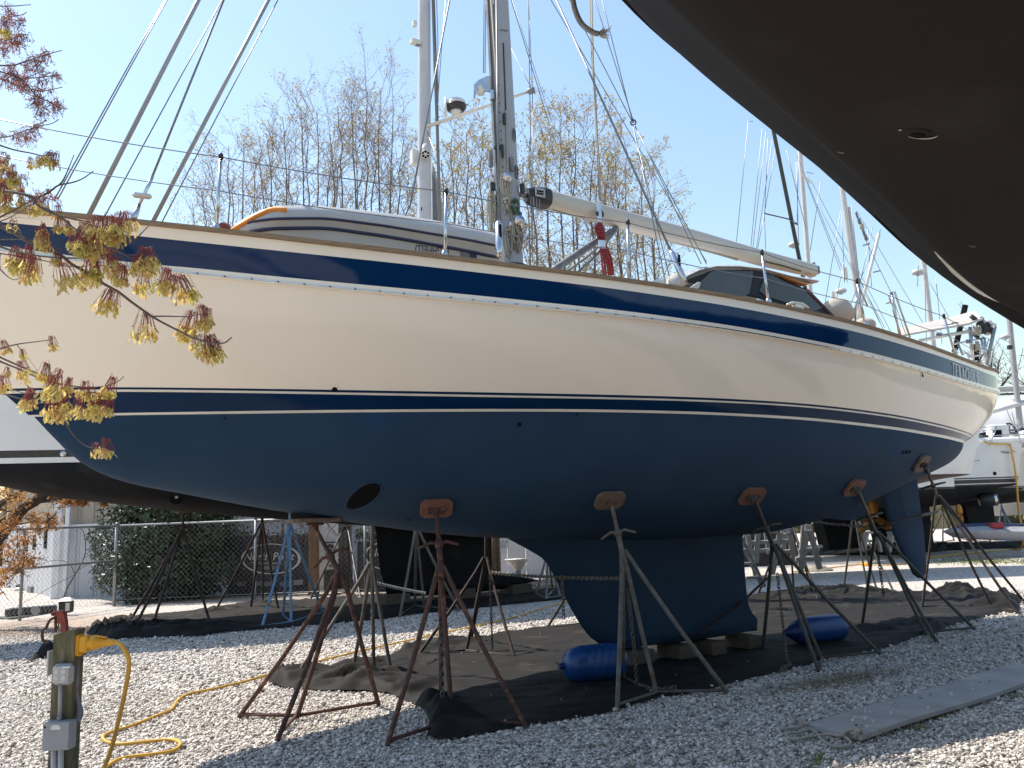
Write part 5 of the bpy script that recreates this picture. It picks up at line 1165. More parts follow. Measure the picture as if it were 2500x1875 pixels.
# ================================================================== OTHER BOATS
def loft_boat(name, label, fr, L, beam, zw, fb, bow_over, stern_over, depth, topmat, botmat, bands=(), stern=.7, deckmat='offw', keel=None, zrise=.25, stern_rise=.25, group=None, zk=None, full=1.0, n=46):
    """fr: Frame whose s axis runs from the stem on the waterline to the stern; bands: (z0, z1, material) measured up from the waterline"""
    t = thing(name, label, 'sailboat', fr.P(L/2, 0, 0), group)
    mats = [topmat, botmat]+[b[2] for b in bands]; levels = sorted(set([0, fb]+[x for b in bands for x in b[:2]]+[fb*.35, fb*.6, fb*.8]), reverse=True)
    pw = pchip([0, .1, .25, .4, .55, .7, .85, .95, 1], [0, .28, .62, .86, 1, .99, .9, .76, stern*.8]); ps = pchip([0, .05, .12, .25, .4, .55, .75, .9, 1], [.02, .22, .45, .75, .92, 1, .97, .86, stern])
    kz = zk or pchip([0, .06, .2, .4, .6, .8, .95, 1], [0, -depth*.35, -depth*.75, -depth, -depth*.95, -depth*.6, -depth*.15, -depth*.06])
    xs = np.linspace(0, 1, n)**1.0; rows = []
    for z in levels:
        h = z/fb; s0 = -bow_over*h; s1 = L+stern_over*h; g = h**.75; r = []
        for x in xs:
            b = beam/2*(pw(x)*(1-g)*.97+ps(x)*g); zz = zw+z+(zrise*(1-x)**2*h+stern_rise*x**3*h*.4); r.append((s0+(s1-s0)*x, float(b), float(zz)))
        rows.append(r)
    nw = len(rows)
    for j in range(1, 9):
        a = math.pi/2*j/8; r = []
        for x, (s, b, z) in zip(xs, rows[nw-1]): k = float(kz(x)); r.append((s, b*max(0, math.cos(a))**.8, z+k*math.sin(a)**1.1))
        rows.append(r)
    V = []; Fc = []; FM = []; nc = len(xs)
    for side in (1, -1):
        o0 = len(V)
        for r in rows: V += [fr.P(s, side*b, z) for s, b, z in r]
        for j in range(len(rows)-1):
            mi = 1 if j >= nw-1 else 0
            if j < nw-1:
                zc = (levels[j]+levels[j+1])/2
                for bi, b in enumerate(bands):
                    if b[0] <= zc <= b[1]: mi = 2+bi
            for i in range(nc-1):
                q = (o0+j*nc+i, o0+j*nc+i+1, o0+(j+1)*nc+i+1, o0+(j+1)*nc+i); Fc.append(q if side < 0 else q[::-1]); FM.append(mi)
    o1 = len(rows)*nc                               # transom
    for j in range(len(rows)-1):
        mi = 1 if j >= nw-1 else 0; a = j*nc+nc-1; b = (j+1)*nc+nc-1; Fc.append((a, b, b+o1, a+o1)); FM.append(mi)
    smooth_by_angle(mk('hull', V, Fc, [M[k] for k in mats], t, True, FM), 45)
    bv = BVHTree.FromPolygons([Vector(p) for p in V], Fc)
    m = MB(); vv = []
    for s, b, z in rows[0]: vv += [fr.P(s, b, z-.02), fr.P(s, 0, z+.06), fr.P(s, -b, z-.02)]
    m.add(vv, [(3*i+a, 3*i+3+a, 3*i+4+a, 3*i+1+a) for i in range(nc-1) for a in (0, 1)]); m.build('deck', M[deckmat], t)
    if keel:
        a0, a1, b0, b1, zb, mt = keel; vv = []
        for s_, z_ in ((a0, zw-.3), (a1, zw-.3), (b1, zb), (b0, zb)): vv += [fr.P(s_, .14, z_), fr.P(s_, -.14, z_)]
        m = MB(); m.add(vv, [(0, 2, 4, 6), (1, 7, 5, 3), (0, 1, 3, 2), (2, 3, 5, 4), (4, 5, 7, 6), (6, 7, 1, 0)]); m.build('keel', M[mt], t)
    return t, rows, bv
def mast_on(t, p0, p1, r, mat, ext=None, flat=.7):   # mast between two world points, as a part of boat t
    e = p1 if ext is None else p0+(p1-p0)*ext; m = MB(); m.tube([p0, e], [r, r*.85], 12, flat=flat); o = smooth_by_angle(m.build('mast', M[mat], t), 60); return o
def line(parent, p0, p1, r=.008, mat='wire', name='rigging_wire'): m = MB(); m.tube([p0, p1], r, 4); return m.build(name, M[mat], parent, True)

# --- white boat with black bands, directly behind the bow
_q = CO+ray(90, 1131)*((3.0-EYE)/ray(90, 1131)[2]); _f = Frame(_q[:2]-TF.N[:2]*.85, .536); B2 = Frame(_f.pt(-330, 1140)[:2], .536)
b2s, b2z = [], []
for u, v in ((-330, 1140), (-150, 1158), (0, 1184), (140, 1213), (300, 1230), (464, 1247), (640, 1263), (830, 1277), (1000, 1291), (1200, 1313)): s, z = B2.pl(u, v, .25); b2s.append(s); b2z.append(z)
L2 = 17.0
zk2 = pchip([0]+[s/L2 for s in b2s[1:]]+[.8, .95, 1], [0]+[min(-.05, z-3.0) for z in b2z[1:]]+[-.5, -.12, -.05])
wb, wrows, WBV = loft_boat('sailboat', 'white sailboat with black waterline bands standing directly behind the navy-striped boat', B2, L2, 4.7, 3.0, 2.1, .7, .5, .8, 'white', 'blackaf', bands=((.0, .085, 'white'), (.085, .20, 'black')), zk=zk2, stern=.75, group=None)
def b2(u, v, b=0.): return B2.pt(u, v, b)
def foil2(name, pts, w, mat, parent, fr):
    V = []; n = len(pts)
    c = np.mean([fr.pl(*q) for q in pts], axis=0); P = [fr.pl(*q) for q in pts]
    for k, (s, z) in enumerate(P): V += [fr.P(s, .02, z), fr.P(s, -.02, z)]
    ins = [(s*.72+c[0]*.28, z*.72+c[1]*.28) for s, z in P]
    for s, z in ins: V += [fr.P(s, w, z), fr.P(s, -w, z)]
    Fc = []
    for k in range(n):
        j = (k+1) % n; Fc += [(2*k, 2*j, 2*n+2*j, 2*n+2*k), (2*k+1, 2*n+2*k+1, 2*n+2*j+1, 2*j+1), (2*k, 2*k+1, 2*j+1, 2*j)]
    Fc += [tuple(2*n+2*k for k in range(n)), tuple(2*n+2*k+1 for k in range(n))[::-1]]
    return smooth_by_angle(mk(name, V, Fc, M[mat], parent), 60)
foil2('keel', [(912, 1262), (918, 1300), (928, 1390), (945, 1452), (1195, 1440), (1200, 1380), (1199, 1318), (1199, 1275)], .17, 'blackaf', wb, B2)
m = MB(); A_, B_ = b2(948, 1432), b2(1312, 1416); ax = (B_-A_); L_ = np.linalg.norm(ax); ax /= L_
m.lathe(A_, [(0, .02), (.12, .16), (.5, .23), (L_*.5, .24), (L_*.75, .17), (L_*.93, .06), (L_, .01)], ax, 16); smooth_by_angle(m.build('keel_bulb', M['blackaf'], wb), 70)
d_ = Vector(ray(430, 1214)).normalized(); h = WBV.ray_cast(Vector(CO), d_)
if h[0] is not None:
    p = np.array(h[0]); m = MB(); m.lathe(p-B2.N*.05, [(0, .13), (.065, .13), (.07, .115)], B2.N, 20); th = m.build('bow_thruster_shade', M['dark'], wb)  # black disc on the hull stands in for the tunnel's inner shade
    m = MB(); m.lathe(p+B2.N*.02+np.array([0, 0, .0]), [(0, .03), (.02, .03)], B2.N, 8); m.box(p+B2.N*.03+np.array([0, 0, .06]), (.035, .012, .09), np.array([B2.A, B2.N, up])); m.build('thruster_propeller', M['pvc'], th)
h = WBV.ray_cast(Vector(CO), Vector(ray(155, 1108)).normalized())
if h[0] is not None:
    p = np.array(h[0]); m = MB(); m.lathe(p-B2.N*.01, [(0, .055), (.03, .06), (.05, .03)], B2.N, 14); m.build('hull_fitting', M['steel'], wb, True)
# its mast, spreader and gear
m2b, m2t = b2(1037, 545), b2(1031, 0); m2t2 = b2(1038, 0)
mast2 = thing('mast', None, None); mast2.parent = wb; mast2.location = tuple(m2b-wo(wb))
def sect2(p, a, b): 
    return [p+B2.A*a*abs(math.cos(t))**.8*np.sign(math.cos(t))+B2.N*b*abs(math.sin(t))**.8*np.sign(math.sin(t)) for t in np.linspace(0, 2*math.pi, 17)[:-1]]
mb_ = b2(1036, 700); mt_ = mb_+(b2(1036, 0)-mb_)*1.9
vv, Fc = loft([sect2(mb_, .165, .12), sect2(mt_, .15, .11)]); smooth_by_angle(mk('mast_section', vv, Fc, M['aluw'], mast2), 50)
sp0, sp1 = b2(1036, 311, .05), b2(1300, 221, 1.9)
m = MB(); m.tube([sp0, sp1], [.075, .05], 8, flat=.45); m.build('spreader', M['offw'], mast2, True)
m = MB(); m.tube([sp1-(sp1-sp0)*.04, sp1+(sp1-sp0)*.02], .075, 8); m.build('spreader_cap', M['pvcd'], mast2, True)
pr = sp0+(sp1-sp0)*.30; rc = at(1113, 258, (pr-CO)@CW)
rd = thing('radar_dome', None, None); rd.parent = wb; rd.location = tuple(rc-wo(wb))
m = MB(); m.lathe(rc, [(.16, .06), (.15, .16), (.10, .23), (.03, .255), (-.01, .26)], up, 20); m.build('radome_top', M['offw'], rd, True)
m = MB(); m.lathe(rc, [(-.005, .262), (-.06, .255), (-.13, .2), (-.16, .12)], up, 20); m.build('radome_base', M['black'], rd, True)
m = MB(); m.tube([rc+np.array([0, 0, -.13]), rc+np.array([0, 0, -.27])], [.16, .08], 10); m.tube([rc-B2.A*.28+up*.15, rc-B2.A*.27-up*.34], .03, 6); m.build('radar_bracket', M['offw'], rd, True)
lettering('radar_lettering', 'Raymarine', lambda x, y: rc+CR*(x-.5)*.3-CW*(.235-.06*(2*x-1)**2)+up*(.045+.045*y), M['print_'], rd)
def box2(name, u, v, size, mat, b=.1, bev=.015): m = MB(); m.box(b2(u, v, b), size, np.array([B2.A, B2.N, up]), bev); return m.build(name, M[mat], mast2)
box2('steaming_light', 1012, 58, (.10, .12, .16), 'offw', .1, .02); box2('flood_light', 1014, 103, (.24, .18, .12), 'offw', .1, .02); box2('light_bracket', 1020, 110, (.1, .1, .03), 'pvcd', .1, 0)
box2('instrument_box', 1012, 385, (.18, .2, .38), 'offw', -.12, .02)
spk = b2(1039, 374, .2); m = MB(); m.lathe(spk+up*.06, [(.2, .01), (.16, .06), (.05, .12), (-.05, .14), (-.14, .12)], up, 14); sp_ = m.build('speaker_pod', M['aluw'], mast2, True)
fd = (CO-spk); fd /= np.linalg.norm(fd); fd[2] -= .3; fd /= np.linalg.norm(fd); m = MB(); m.lathe(spk+fd*.09, [(0, .115), (.03, .115), (.035, .10)], fd, 18); m.build('speaker_rim', M['aluw'], sp_, True)
m = MB(); m.lathe(spk+fd*.126, [(0, .095), (.002, .095)], fd, 16); m.build('speaker_cone', M['dark'], sp_)
m = MB(); e1 = np.cross(fd, up); e1 /= np.linalg.norm(e1); e2 = np.cross(e1, fd)
for k in range(6): a = k*math.pi/3; q = e1*math.cos(a)+e2*math.sin(a); m.tube([spk+fd*.132+q*.02, spk+fd*.132+q*.1], .009, 4)
m.lathe(spk+fd*.128, [(0, .03), (.008, .025)], fd, 10); m.build('speaker_grille', M['offw'], sp_)
m = MB(); m.box(b2(1029, 510, .13), (.02, .01, .09), np.array([B2.A, B2.N, up])); m.build('mast_slot', M['dark'], mast2)
for (pp_, r, mt) in (([(1056, 0), (1061, 170), (1067, 330), (1073, 545)], .03, 'roped'), ([(1060, 0), (1066, 170), (1070, 330), (1076, 545)], .022, 'roped'), ([(1066, 0), (1069, 100), (1070, 250)], .010, 'wire'), ([(1088, 0), (1078, 120), (1068, 260)], .010, 'wire')):
    m = MB(); m.tube([b2(u, v, .2) for u, v in pp_], r, 6); m.build('halyard', M[mt], mast2, True)
m = MB(); m.poly([b2(*q, -.05) for q in ((1056, 400), (1062, 415), (1080, 495), (1092, 560), (1056, 560))], .10, -B2.N); m.build('grey_sail_cover', M['pvc'], wb)
m = MB(); m.poly([b2(*q, .06) for q in ((1056, 420), (1064, 450), (1070, 560), (1058, 560))], .03, -B2.N); m.build('cover_seam', M['pvcd'], wb)
line(mast2, b2(1042, 318, .1), b2(1100, 480, .9), .010); line(mast2, sp1, sp1+(b2(1248, 118, .2)-sp1)*1.0, .010)
line(mast2, sp1+up*.02, b2(1300, 640, 1.9), .009)
line(mast2, sp1+up*.02, sp1+(b2(1290, 0, 1.3)-sp1)*1.3, .009)
line(mast2, b2(1345, 292, .5), b2(1244, -20, .2), .008)
# stands under the white boat
def w_target(ap_, ft):
    G = [ground(u, v) for u, v in ft]; cen = np.mean(G, axis=0); d = ray(*ap_); dh = d[:2]; t = ((cen[:2]-CO[:2])@dh)/(dh@dh); A = CO+d*t
    h = WBV.ray_cast(Vector(A), Vector((0, 0, 1))); return (np.array(h[0]), np.array([0, 0, -1.])) if h[0] is not None else None
for lb_, apx, ft, hub, mt in (
  ('dark rusty jack stand in front of the holly bush', (446, 1302), [(317,1519),(325,1541),(511,1516)], (371,1532), 'rustdark'),
  ('dark rusty jack stand just left of the pale blue stand', (640, 1285), [(527,1491),(612,1488),(680,1491)], (642,1474), 'rustdark'),
  ('pale blue jack stand under the white boat', (707, 1290), [(639,1536),(691,1509),(790,1500)], (711,1525), 'bluest'),
  ('black jack stand before the white sign panel and brown pole', (846, 1283), [(759,1462),(862,1433),(881,1467)], (858,1450), 'black'),
  ('rusty and grey jack stand before the fin keel of the white boat', (1016, 1295), [(976,1508),(1037,1490),(1122,1495)], (1013,1484), 'rustgrey'),
  ('galvanised jack stand by the keel bulb of the white boat', (1338, 1352), [(1307,1453),(1368,1460),(1350,1446)], (1333,1467), 'galv')):
    jack_stand(lb_, apx, apx, ft, hub, mt, 'plyg', 'jack stands under the white boat behind', r=.026, target=w_target(apx, ft), handle=.35)
for s_, b_ in ((960, 0), (1120, 0), (1260, 0)):
    q = b2(s_, 1440, 0); q = np.array([q[0], q[1], .13]); m = MB(); m.box(q, (.55, .6, .25), np.array([B2.A, B2.N, up]), .01)
    tag(m.build('timber_block', M['timber'], None, False, q), {960: 'pale timber block under the front of the white boat\'s keel', 1120: 'timber block under the middle of the white boat\'s keel', 1260: 'timber block under the keel bulb\'s tail'}[s_], 'wood block', 'blocks under the white boat')

# --- right background: boats beyond the stern
def wx(u, Y): q = at(u, 1246, Y); return q
# white sailboat with a brown bottom, stern to the right
r0 = at(2337, 1175, 24.5); BB = Frame((r0[0]-11.6, r0[1]-1.9), .10)
zwB = at(2300, 1166, 24.5)[2]; 
bb, brows, BBV = loft_boat('sailboat', 'white sailboat with a brown bottom, its stern showing behind the blue rudder', BB, 11., 3.7, zwB, 1.75, 1.0, .45, .62, 'white', 'brownaf', stern=.72, keel=(4.6, 6.4, 4.9, 6.4, .3, 'brownaf'))
def bbp(u, v, b=1.2): return BB.pt(u, v, b)
arch = thing('stern_arch', None, None); arch.parent = bb; arch.location = tuple(bbp(2380, 850)-wo(bb))
def atube(P, r=.022, mat='steel', b=1.2, name='arch_tube', par=None): m = MB(); m.tube([bbp(*q, b) if len(q) == 2 else bbp(q[0], q[1], q[2]) for q in P], r, 7); return m.build(name, M[mat], par or arch, True)
def zl(x, y): return (2200+x/7.373, 740+y/7.373)                 # points read on an enlargement of the arch
for a, b in ((zl(1260, 430), zl(1300, 1020)), (zl(1225, 430), zl(1270, 980)), (zl(1500, 620), zl(1545, 1110)), (zl(1440, 640), zl(1530, 1110))): atube([a, b], .030)
atube([zl(950, 735), zl(1500, 625)], .026); atube([zl(1210, 970), zl(1500, 925)], .026); atube([zl(1420, 810), zl(1590, 900)], .02)
atube([zl(1690, 420), zl(1540, 1110)], .05, 'galv'); atube([zl(1030, 745), zl(1110, 940)], .03, 'galv'); atube([zl(1650, 655), zl(1570, 665), zl(1545, 780), zl(1590, 790)], .015)
atube([zl(330, 675), zl(720, 600), zl(1230, 510)], .045, 'offw'); atube([zl(690, 580), zl(1230, 490)], .018, 'black')
m = MB(); m.box(bbp(*zl(680, 570)), (.12, .12, .10), None, .02); m.box(bbp(*zl(1210, 690)), (.14, .1, .10), None, .02); m.build('arch_clamp', M['pvcd'], arch)
sol = thing('solar_panel', None, None); sol.parent = bb; sol.location = tuple(bbp(2290, 800)-wo(bb))
for (A0, A1, B1, B0_) in ((zl(-60, 490), zl(420, 385), zl(640, 490), zl(-60, 620)), (zl(425, 385), zl(930, 275), zl(1210, 395), zl(640, 492)), (zl(935, 275), zl(1330, 160), zl(1480, 300), zl(1215, 392))):
    m = MB(); m.poly([bbp(*A0, .3), bbp(*A1, .3), bbp(*B1, 1.2), bbp(*B0_, 1.2)], .05, up); m.build('panel', M['solar'], sol)
m = MB(); m.tube([bbp(*zl(-60, 560), .8), bbp(*zl(620, 430), .8), bbp(*zl(1250, 320), .8)], .02, 5); m.tube([bbp(*zl(730, 420), 1.), bbp(*zl(900, 380), 1.), bbp(*zl(960, 345), 1.), bbp(*zl(1060, 370), 1.), bbp(*zl(1400, 300), 1.)], .018, 5); m.build('panel_cable', M['black'], sol)
ob = thing('outboard_motor', None, None); ob.parent = bb; ob.location = tuple(bbp(2390, 805)-wo(bb))
random.seed(12); m = MB()
for (x, y, s) in ((1300, 265, .1), (1430, 300, .1), (1450, 370, .1), (1390, 420, .11), (1500, 450, .12), (1470, 520, .09), (1400, 510, .09), (1560, 470, .08), (1570, 380, .07), (1350, 590, .09), (1330, 540, .08), (1620, 490, .10)): m.box(bbp(*zl(x, y), 1.1), (s*2.0, s, s*1.1), axes_from((math.cos(x), .3*math.sin(y), math.sin(x)), (.2, 1, .1)), s*.2)
m.build('motor_body', M['black'], ob)
m = MB()
for (x, y, s) in ((1540, 360, .12), (1590, 420, .12), (1480, 480, .09), (1560, 540, .09), (1640, 400, .09)): m.sphere(bbp(*zl(x, y), 1.0), s, 8, 6, (1.4, 1, .8))
m.build('motor_cowl', M['offw'], ob, True)
m = MB()
for k in range(9): x = 1290+k*17; m.tube([bbp(*zl(x, 400+10*(k % 3)), 1.3), bbp(*zl(x+15*math.sin(k), 480), 1.35), bbp(*zl(x+5, 560+20*(k % 2)), 1.3)], .014, 5)
for k in range(12): x = 1330+k*6; m.tube([bbp(*zl(x, 690), 1.3), bbp(*zl(x+20, 780+8*k % 40), 1.35), bbp(*zl(x+15, 850-10*(k % 4)), 1.3)], .013, 5)
m.build('hanging_line', M['rope'], ob, True)

# white sailboat with black waterline bands far right (script maker's mark on its quarter)
zwH = at(2380, 1189, 31)[2]; HB = Frame(at(1900, 1246, 31)[:2]*np.array([1, 1]), .02)
sH = HB.pl(2492, 1120, 1.9)[0]; LH = sH
hb, hrows, HBV = loft_boat('sailboat', 'white sailboat with thin black waterline bands at the far right', HB, LH, 4.1, zwH, 1.45, .1, .12, .75, 'white', 'blackaf', bands=((.0, .05, 'black'), (.05, .075, 'white'), (.075, .21, 'black'), (.21, .235, 'white'), (.235, .28, 'black')), stern=.93, zrise=.02, stern_rise=.0, keel=(3.2, 5.0, 3.4, 5.0, .35, 'blackaf'))
def hbp(u, v, b=None): 
    h = HBV.ray_cast(Vector(CO), Vector(ray(u, v)).normalized()); return (np.array(h[0])-ray(u, v)*.01*1.0) if h[0] is not None else HB.pt(u, v, 2.05)
lettering('maker_lettering', 'Hanse', lambda x, y: hbp(2443+22*x, 1107.5-8*y), M['print_'], hb, .35)
m = MB(); m.poly([hbp(u, v) for u, v in ((2467, 1105), (2470, 1099), (2474, 1100), (2480, 1105), (2474, 1102), (2471, 1102))], .01, -HB.N); m.build('swoosh_mark', M['print_'], hb)
m = MB(); m.poly([hbp(u, v) for u, v in ((2334, 1127), (2347, 1127), (2351, 1144), (2338, 1144))], .02, HB.N); m.build('hull_window', M['dark'], hb)
m = MB(); m.tube([hbp(2356, 1126), hbp(2392, 1124)], .012, 4); m.build('hull_seam', M['pvc'], hb)
m = MB(); m.lathe(hbp(2428, 1156), [(0, .06), (.03, .06)], HB.N, 10); m.build('exhaust_outlet', M['dark'], hb)
def zh(x, y): return (2300+x/8.295, 1000+y/8.295)
def hp(x, y, b=1.0): return HB.pt(*zh(x, y), b)
def htube(P, r, mat, name, b=1.0): m = MB(); m.tube([hp(*q, b) for q in P], r, 6); return m.build(name, M[mat], hb, True)
wc = hp(1372, 470, .6); wl_ = thing('steering_wheel', None, None); wl_.parent = hb; wl_.location = tuple(wc-wo(hb))
m = MB(); ew = CR*.62; rw = abs(hp(1372, 275, .6)[2]-wc[2]); ewl = np.linalg.norm(hp(1495, 470, .6)-wc); ex_ = (hp(1495, 470, .6)-wc)/ewl
m.tube([wc+ex_*ewl*math.cos(a)+up*rw*math.sin(a) for a in np.linspace(0, 2*math.pi, 25)[:-1]], .028, 6, closed=True); m.build('wheel_rim', M['black'], wl_, True)
m = MB()
for a in (90, 215, 325): m.tube([wc, wc+ex_*ewl*.5*math.cos(math.radians(a))+up*rw*.5*math.sin(math.radians(a)), wc+ex_*ewl*math.cos(math.radians(a+12))+up*rw*math.sin(math.radians(a+12))], .022, 5); m.tube([wc+ex_*ewl*.5*math.cos(math.radians(a))+up*rw*.5*math.sin(math.radians(a)), wc+ex_*ewl*math.cos(math.radians(a-14))+up*rw*math.sin(math.radians(a-14))], .02, 5)
m.build('wheel_spoke', M['pvcd'], wl_, True)
m = MB(); m.box(hp(1130, 520, .9), (.62, .5, .75), None, .06); pdm = m.build('helm_pedestal', M['pwhite'], hb)
for y in (480, 560): m = MB(); m.box(hp(1125, y, 1.17), (.30, .03, .24), None, .01); m.build('helm_display', M['dark'], pdm)
htube([(250, 640), (1030, 460)], .085, 'darktop', 'covered_boom', .4); htube([(420, 585), (1000, 560)], .06, 'pvcd', 'folded_sprayhood', .2)
for (x, y, sx, sz, mt) in ((840, 620, .28, .36, 'black'), (1065, 620, .28, .36, 'black'), (525, 735, .34, .16, 'black'), (580, 645, .5, .15, 'black'), (1640, 430, .4, .2, 'black'), (1560, 470, 1.2, .06, 'pvcd'), (1300, 420, .9, .05, 'pvcd')): m = MB(); m.box(hp(x, y, .9), (sx, .3, sz), None, .04); m.build('deck_winch' if sx < .3 else 'deck_fitting', M[mt], hb)
m = MB(); m.box(hp(850, 690, .2), (6.6, 2.4, .26), None, .08); m.build('coachroof', M['white'], hb)
m = MB(); m.box(hp(1590, 640, .3), (1.0, 2.2, .6), None, .05); m.build('cockpit_coaming', M['white'], hb)
htube([(680, 370), (1160, 335), (1560, 310), (1900, 305)], .02, 'steel', 'guard_rail', 1.9); htube([(400, 490), (1030, 400)], .012, 'steel', 'guard_wire', 1.9); htube([(1060, 525), (1540, 510), (1900, 505)], .02, 'steel', 'guard_rail', 1.9)
for a, b in (((600, 390), (612, 740)), ((1520, 320), (1590, 680)), ((1110, 330), (965, 730)), ((960, 580), (970, 730))): htube([a, b], .02, 'steel', 'guard_post', 1.9)
htube([(310, 1130), (680, 770), (830, 620)], .012, 'offw', 'mooring_line', 2.1)
htube([(840, 640), (1000, 690), (1330, 700), (1345, 715)], .03, 'cord', 'yellow_hose', 1.9)
for a, b in (((740, 310), (860, 465)), ((1300, -20), (1440, 320)), ((1400, -20), (1500, 420))): htube([a, b], .012, 'wire', 'rigging_wire', .5)
# yellow hose hanging from its rail to the gravel
hs_ = [hbp(2461, 1086)+np.array([0, -.12, .03]), hbp(2464, 1105)+np.array([0, -.15, 0]), hbp(2472, 1160)+np.array([0, -.2, 0])]
e_ = at(2500, 1325, 29.5); m = MB(); m.tube(spline(hs_+[at(2487, 1245, 30.0), at(2497, 1300, 29.6), at(2496, 1333, 28.5), ground(2480, 1341, .03), ground(2400, 1347, .03), ground(2300, 1358, .03), ground(2240, 1365, .03)], 6), .035, 6); tag(m.build('yellow_hose', M['cord'], None, True, e_), 'yellow hose hanging down the white hull at the far right', 'hose')
m = MB(); m.tube(spline([ground(1935, 1396, .03), ground(2010, 1388, .03), ground(2080, 1380, .03), ground(2105, 1376, .03)], 5), .018, 6); m.tube(spline([ground(2122, 1379, .03), ground(2180, 1379, .03), ground(2250, 1368, .03)], 5), .018, 6)
o = m.build('extension_cord', M['cord'], None, True, ground(2110, 1378)); tag(o, 'pale yellow extension cord lying on the sunny gravel behind the stern', 'power cord')
m = MB(); m.tube([ground(2100, 1376, .04), ground(2108, 1377, .05), ground(2122, 1379, .05), ground(2128, 1379, .04)], [.03, .055, .055, .03], 8); m.build('cord_connector', M['yellow'], o, True)

# shrink-wrapped boat behind, with a laid-down mast along its cover
SB = Frame(at(2380, 1246, 44)[:2], .05); zt = at(2470, 965, 44)[2]
sw = thing('covered_boat', 'boat shrouded in white shrink wrap beyond the far right stern', 'covered boat', SB.P(4, 0, 0))
secs = []
for k in range(26):
    x = k/25; s = -1.2+11*x; w = 2.0*math.sin(math.pi*min(1, .12+x))**.5 if x < .5 else 2.0; rid = zt-.15*abs(math.sin(k*1.05))**.6*(.5)-.12*x; eav = at(2470, 1062, 44)[2]; out = []
    for (b, f) in ((1.15, 0), (1.1, .3), (.75, .66), (.35, .9), (0, 1.), (-.35, .9), (-.75, .66), (-1.1, .3), (-1.15, 0)): out.append(SB.P(s, w*b, eav-.5+(rid-eav+.5)*f-.08*math.sin(k*1.05)**2*(1 if 0 < f < 1 else 0)))
    secs.append(out)
vv, Fc = loft(secs, True); smooth_by_angle(mk('shrink_wrap', vv, Fc, M['wrap'], sw), 50)
vv, Fc = loft([[SB.P(-1.0+10.6*x, (1.9 if x > .3 else 6.3*x)*c, z_) for c, z_ in ((1, 3.0), (.9, 2.0), (0, 1.2), (-.9, 2.0), (-1, 3.0))] for x in np.linspace(.02, 1, 16)]); smooth_by_angle(mk('hull', vv, Fc, M['white'], sw), 50)
m = MB(); m.tube([at(2425, 1003, 42), at(2530, 975, 42)], .22, 10, flat=.6); m.build('lowered_mast', M['aluw'], sw, True)
m = MB(); m.box(at(2465, 950, 43), (1.9, .5, .28), None, .05); m.build('boom_cover', M['offw'], sw)
m = MB(); m.box(at(2470, 962, 42.5), (1.6, .3, .08), None); m.build('mast_fitting', M['black'], sw)

# --- masts of boats standing beyond; each has its hull behind the blue boat
def far_boat(label, u0, v0, u1, v1, Y, wpx, mat, topmat='white', botmat='blackaf', L=10, th=.536, ext=2.0, hullz=2.3, extra=None, flat=.7, off=.42):
    p0, p1 = at(u0, v0, Y), at(u1, v1, Y); fr = Frame((0, 0), th); base = p0+(p0-p1)*((p0[2]-hullz-1.2)/(p1[2]-p0[2])); fr.B = np.array([base[0], base[1], 0])-fr.A*L*off
    t, rows_, bv = loft_boat('sailboat', label, fr, L, L*.31, hullz, 1.25, .8, .3, .55, topmat, botmat, bands=((0, .07, 'black'),), stern=.7, keel=(L*.36, L*.56, L*.39, L*.56, .25, botmat), n=24)
    m_ = thing('mast', None, None); m_.parent = t; m_.location = tuple(base-wo(t)); m = MB(); m.tube([base, p1+(p1-p0)*(ext-1)], [wpx/F*Y/2, wpx/F*Y/2*.9], 12, flat=flat); smooth_by_angle(m.build('mast_section', M[mat], m_), 60)
    return t, m_, base, fr
def radar(parent, u, v, Y, r, txt=None):
    c = at(u, v, Y); o = thing('radar_dome', None, None); o.parent = parent; o.location = tuple(c-wo(parent))
    m = MB(); m.lathe(c, [(.5*r, .2*r), (.45*r, .7*r), (.25*r, .95*r), (0, r), (-.1*r, r)], up, 16); m.build('radome_top', M['offw'], o, True)
    m = MB(); m.lathe(c, [(-.1*r, r), (-.3*r, .8*r), (-.4*r, .3*r), (-.6*r, .3*r)], up, 16); m.build('radome_base', M['pvc'], o, True)
t1, q1, _, _ = far_boat('sailboat with a black mast rising behind the doghouse', 1953, 640, 1893, 342, 34, 14, 'carbon', 'darktop', 'blackaf', 12, off=.5)
m = MB(); m.tube([at(1866, 521, 34), at(1930, 536, 34)], .05, 6, flat=.4); m.tube([at(1930, 536, 34), at(1946, 548, 33)], .05, 6, flat=.4); m.build('spreader', M['carbon'], q1, True)
for (a, b) in (((1866, 522), (1893, 365)), ((1866, 522), (1850, 606)), ((1867, 522), (1875, 340)), ((1827, 296), (1798, 590)), ((1838, 296), (1827, 296)), ((1861, 315), (1833, 605)), ((1870, 322), (1838, 605)), ((1886, 340), (1847, 605)), ((1946, 548), (1950, 365)), ((1866, 522), (1870, 620))): line(q1, at(*a, 34), at(*b, 34), .012)
t2, q2, _, _ = far_boat('sailboat with a plain white mast just right of the black mast', 1973, 642, 1955, 392, 40, 16, 'aluw', L=11, off=.45)
radar(q2, 1938, 598, 39.5, .26); 
for (a, b) in (((1920, 365), (1968, 560)), ((1945, 380), (2052, 660)), ((1946, 380), (2070, 690)), ((2004, 445), (1978, 612)), ((1944, 395), (1950, 600)), ((1968, 420), (1986, 424)), ((1974, 430), (2180, 820))): line(q2, at(*a, 39), at(*b, 39), .016)
m = MB(); m.tube([at(1950, 395, 38.5), at(1958, 425, 38.5), at(1972, 440, 38.5), at(1980, 447, 38.5)], [.05, .06, .06, .03], 6); m.build('frayed_sail_strap', M['offw'], q2, True)
t3, q3, _, _ = far_boat('sailboat whose white mast carries a ladder of steps', 2103, 800, 2061, 495, 30, 18, 'aluw', L=11, off=.35)
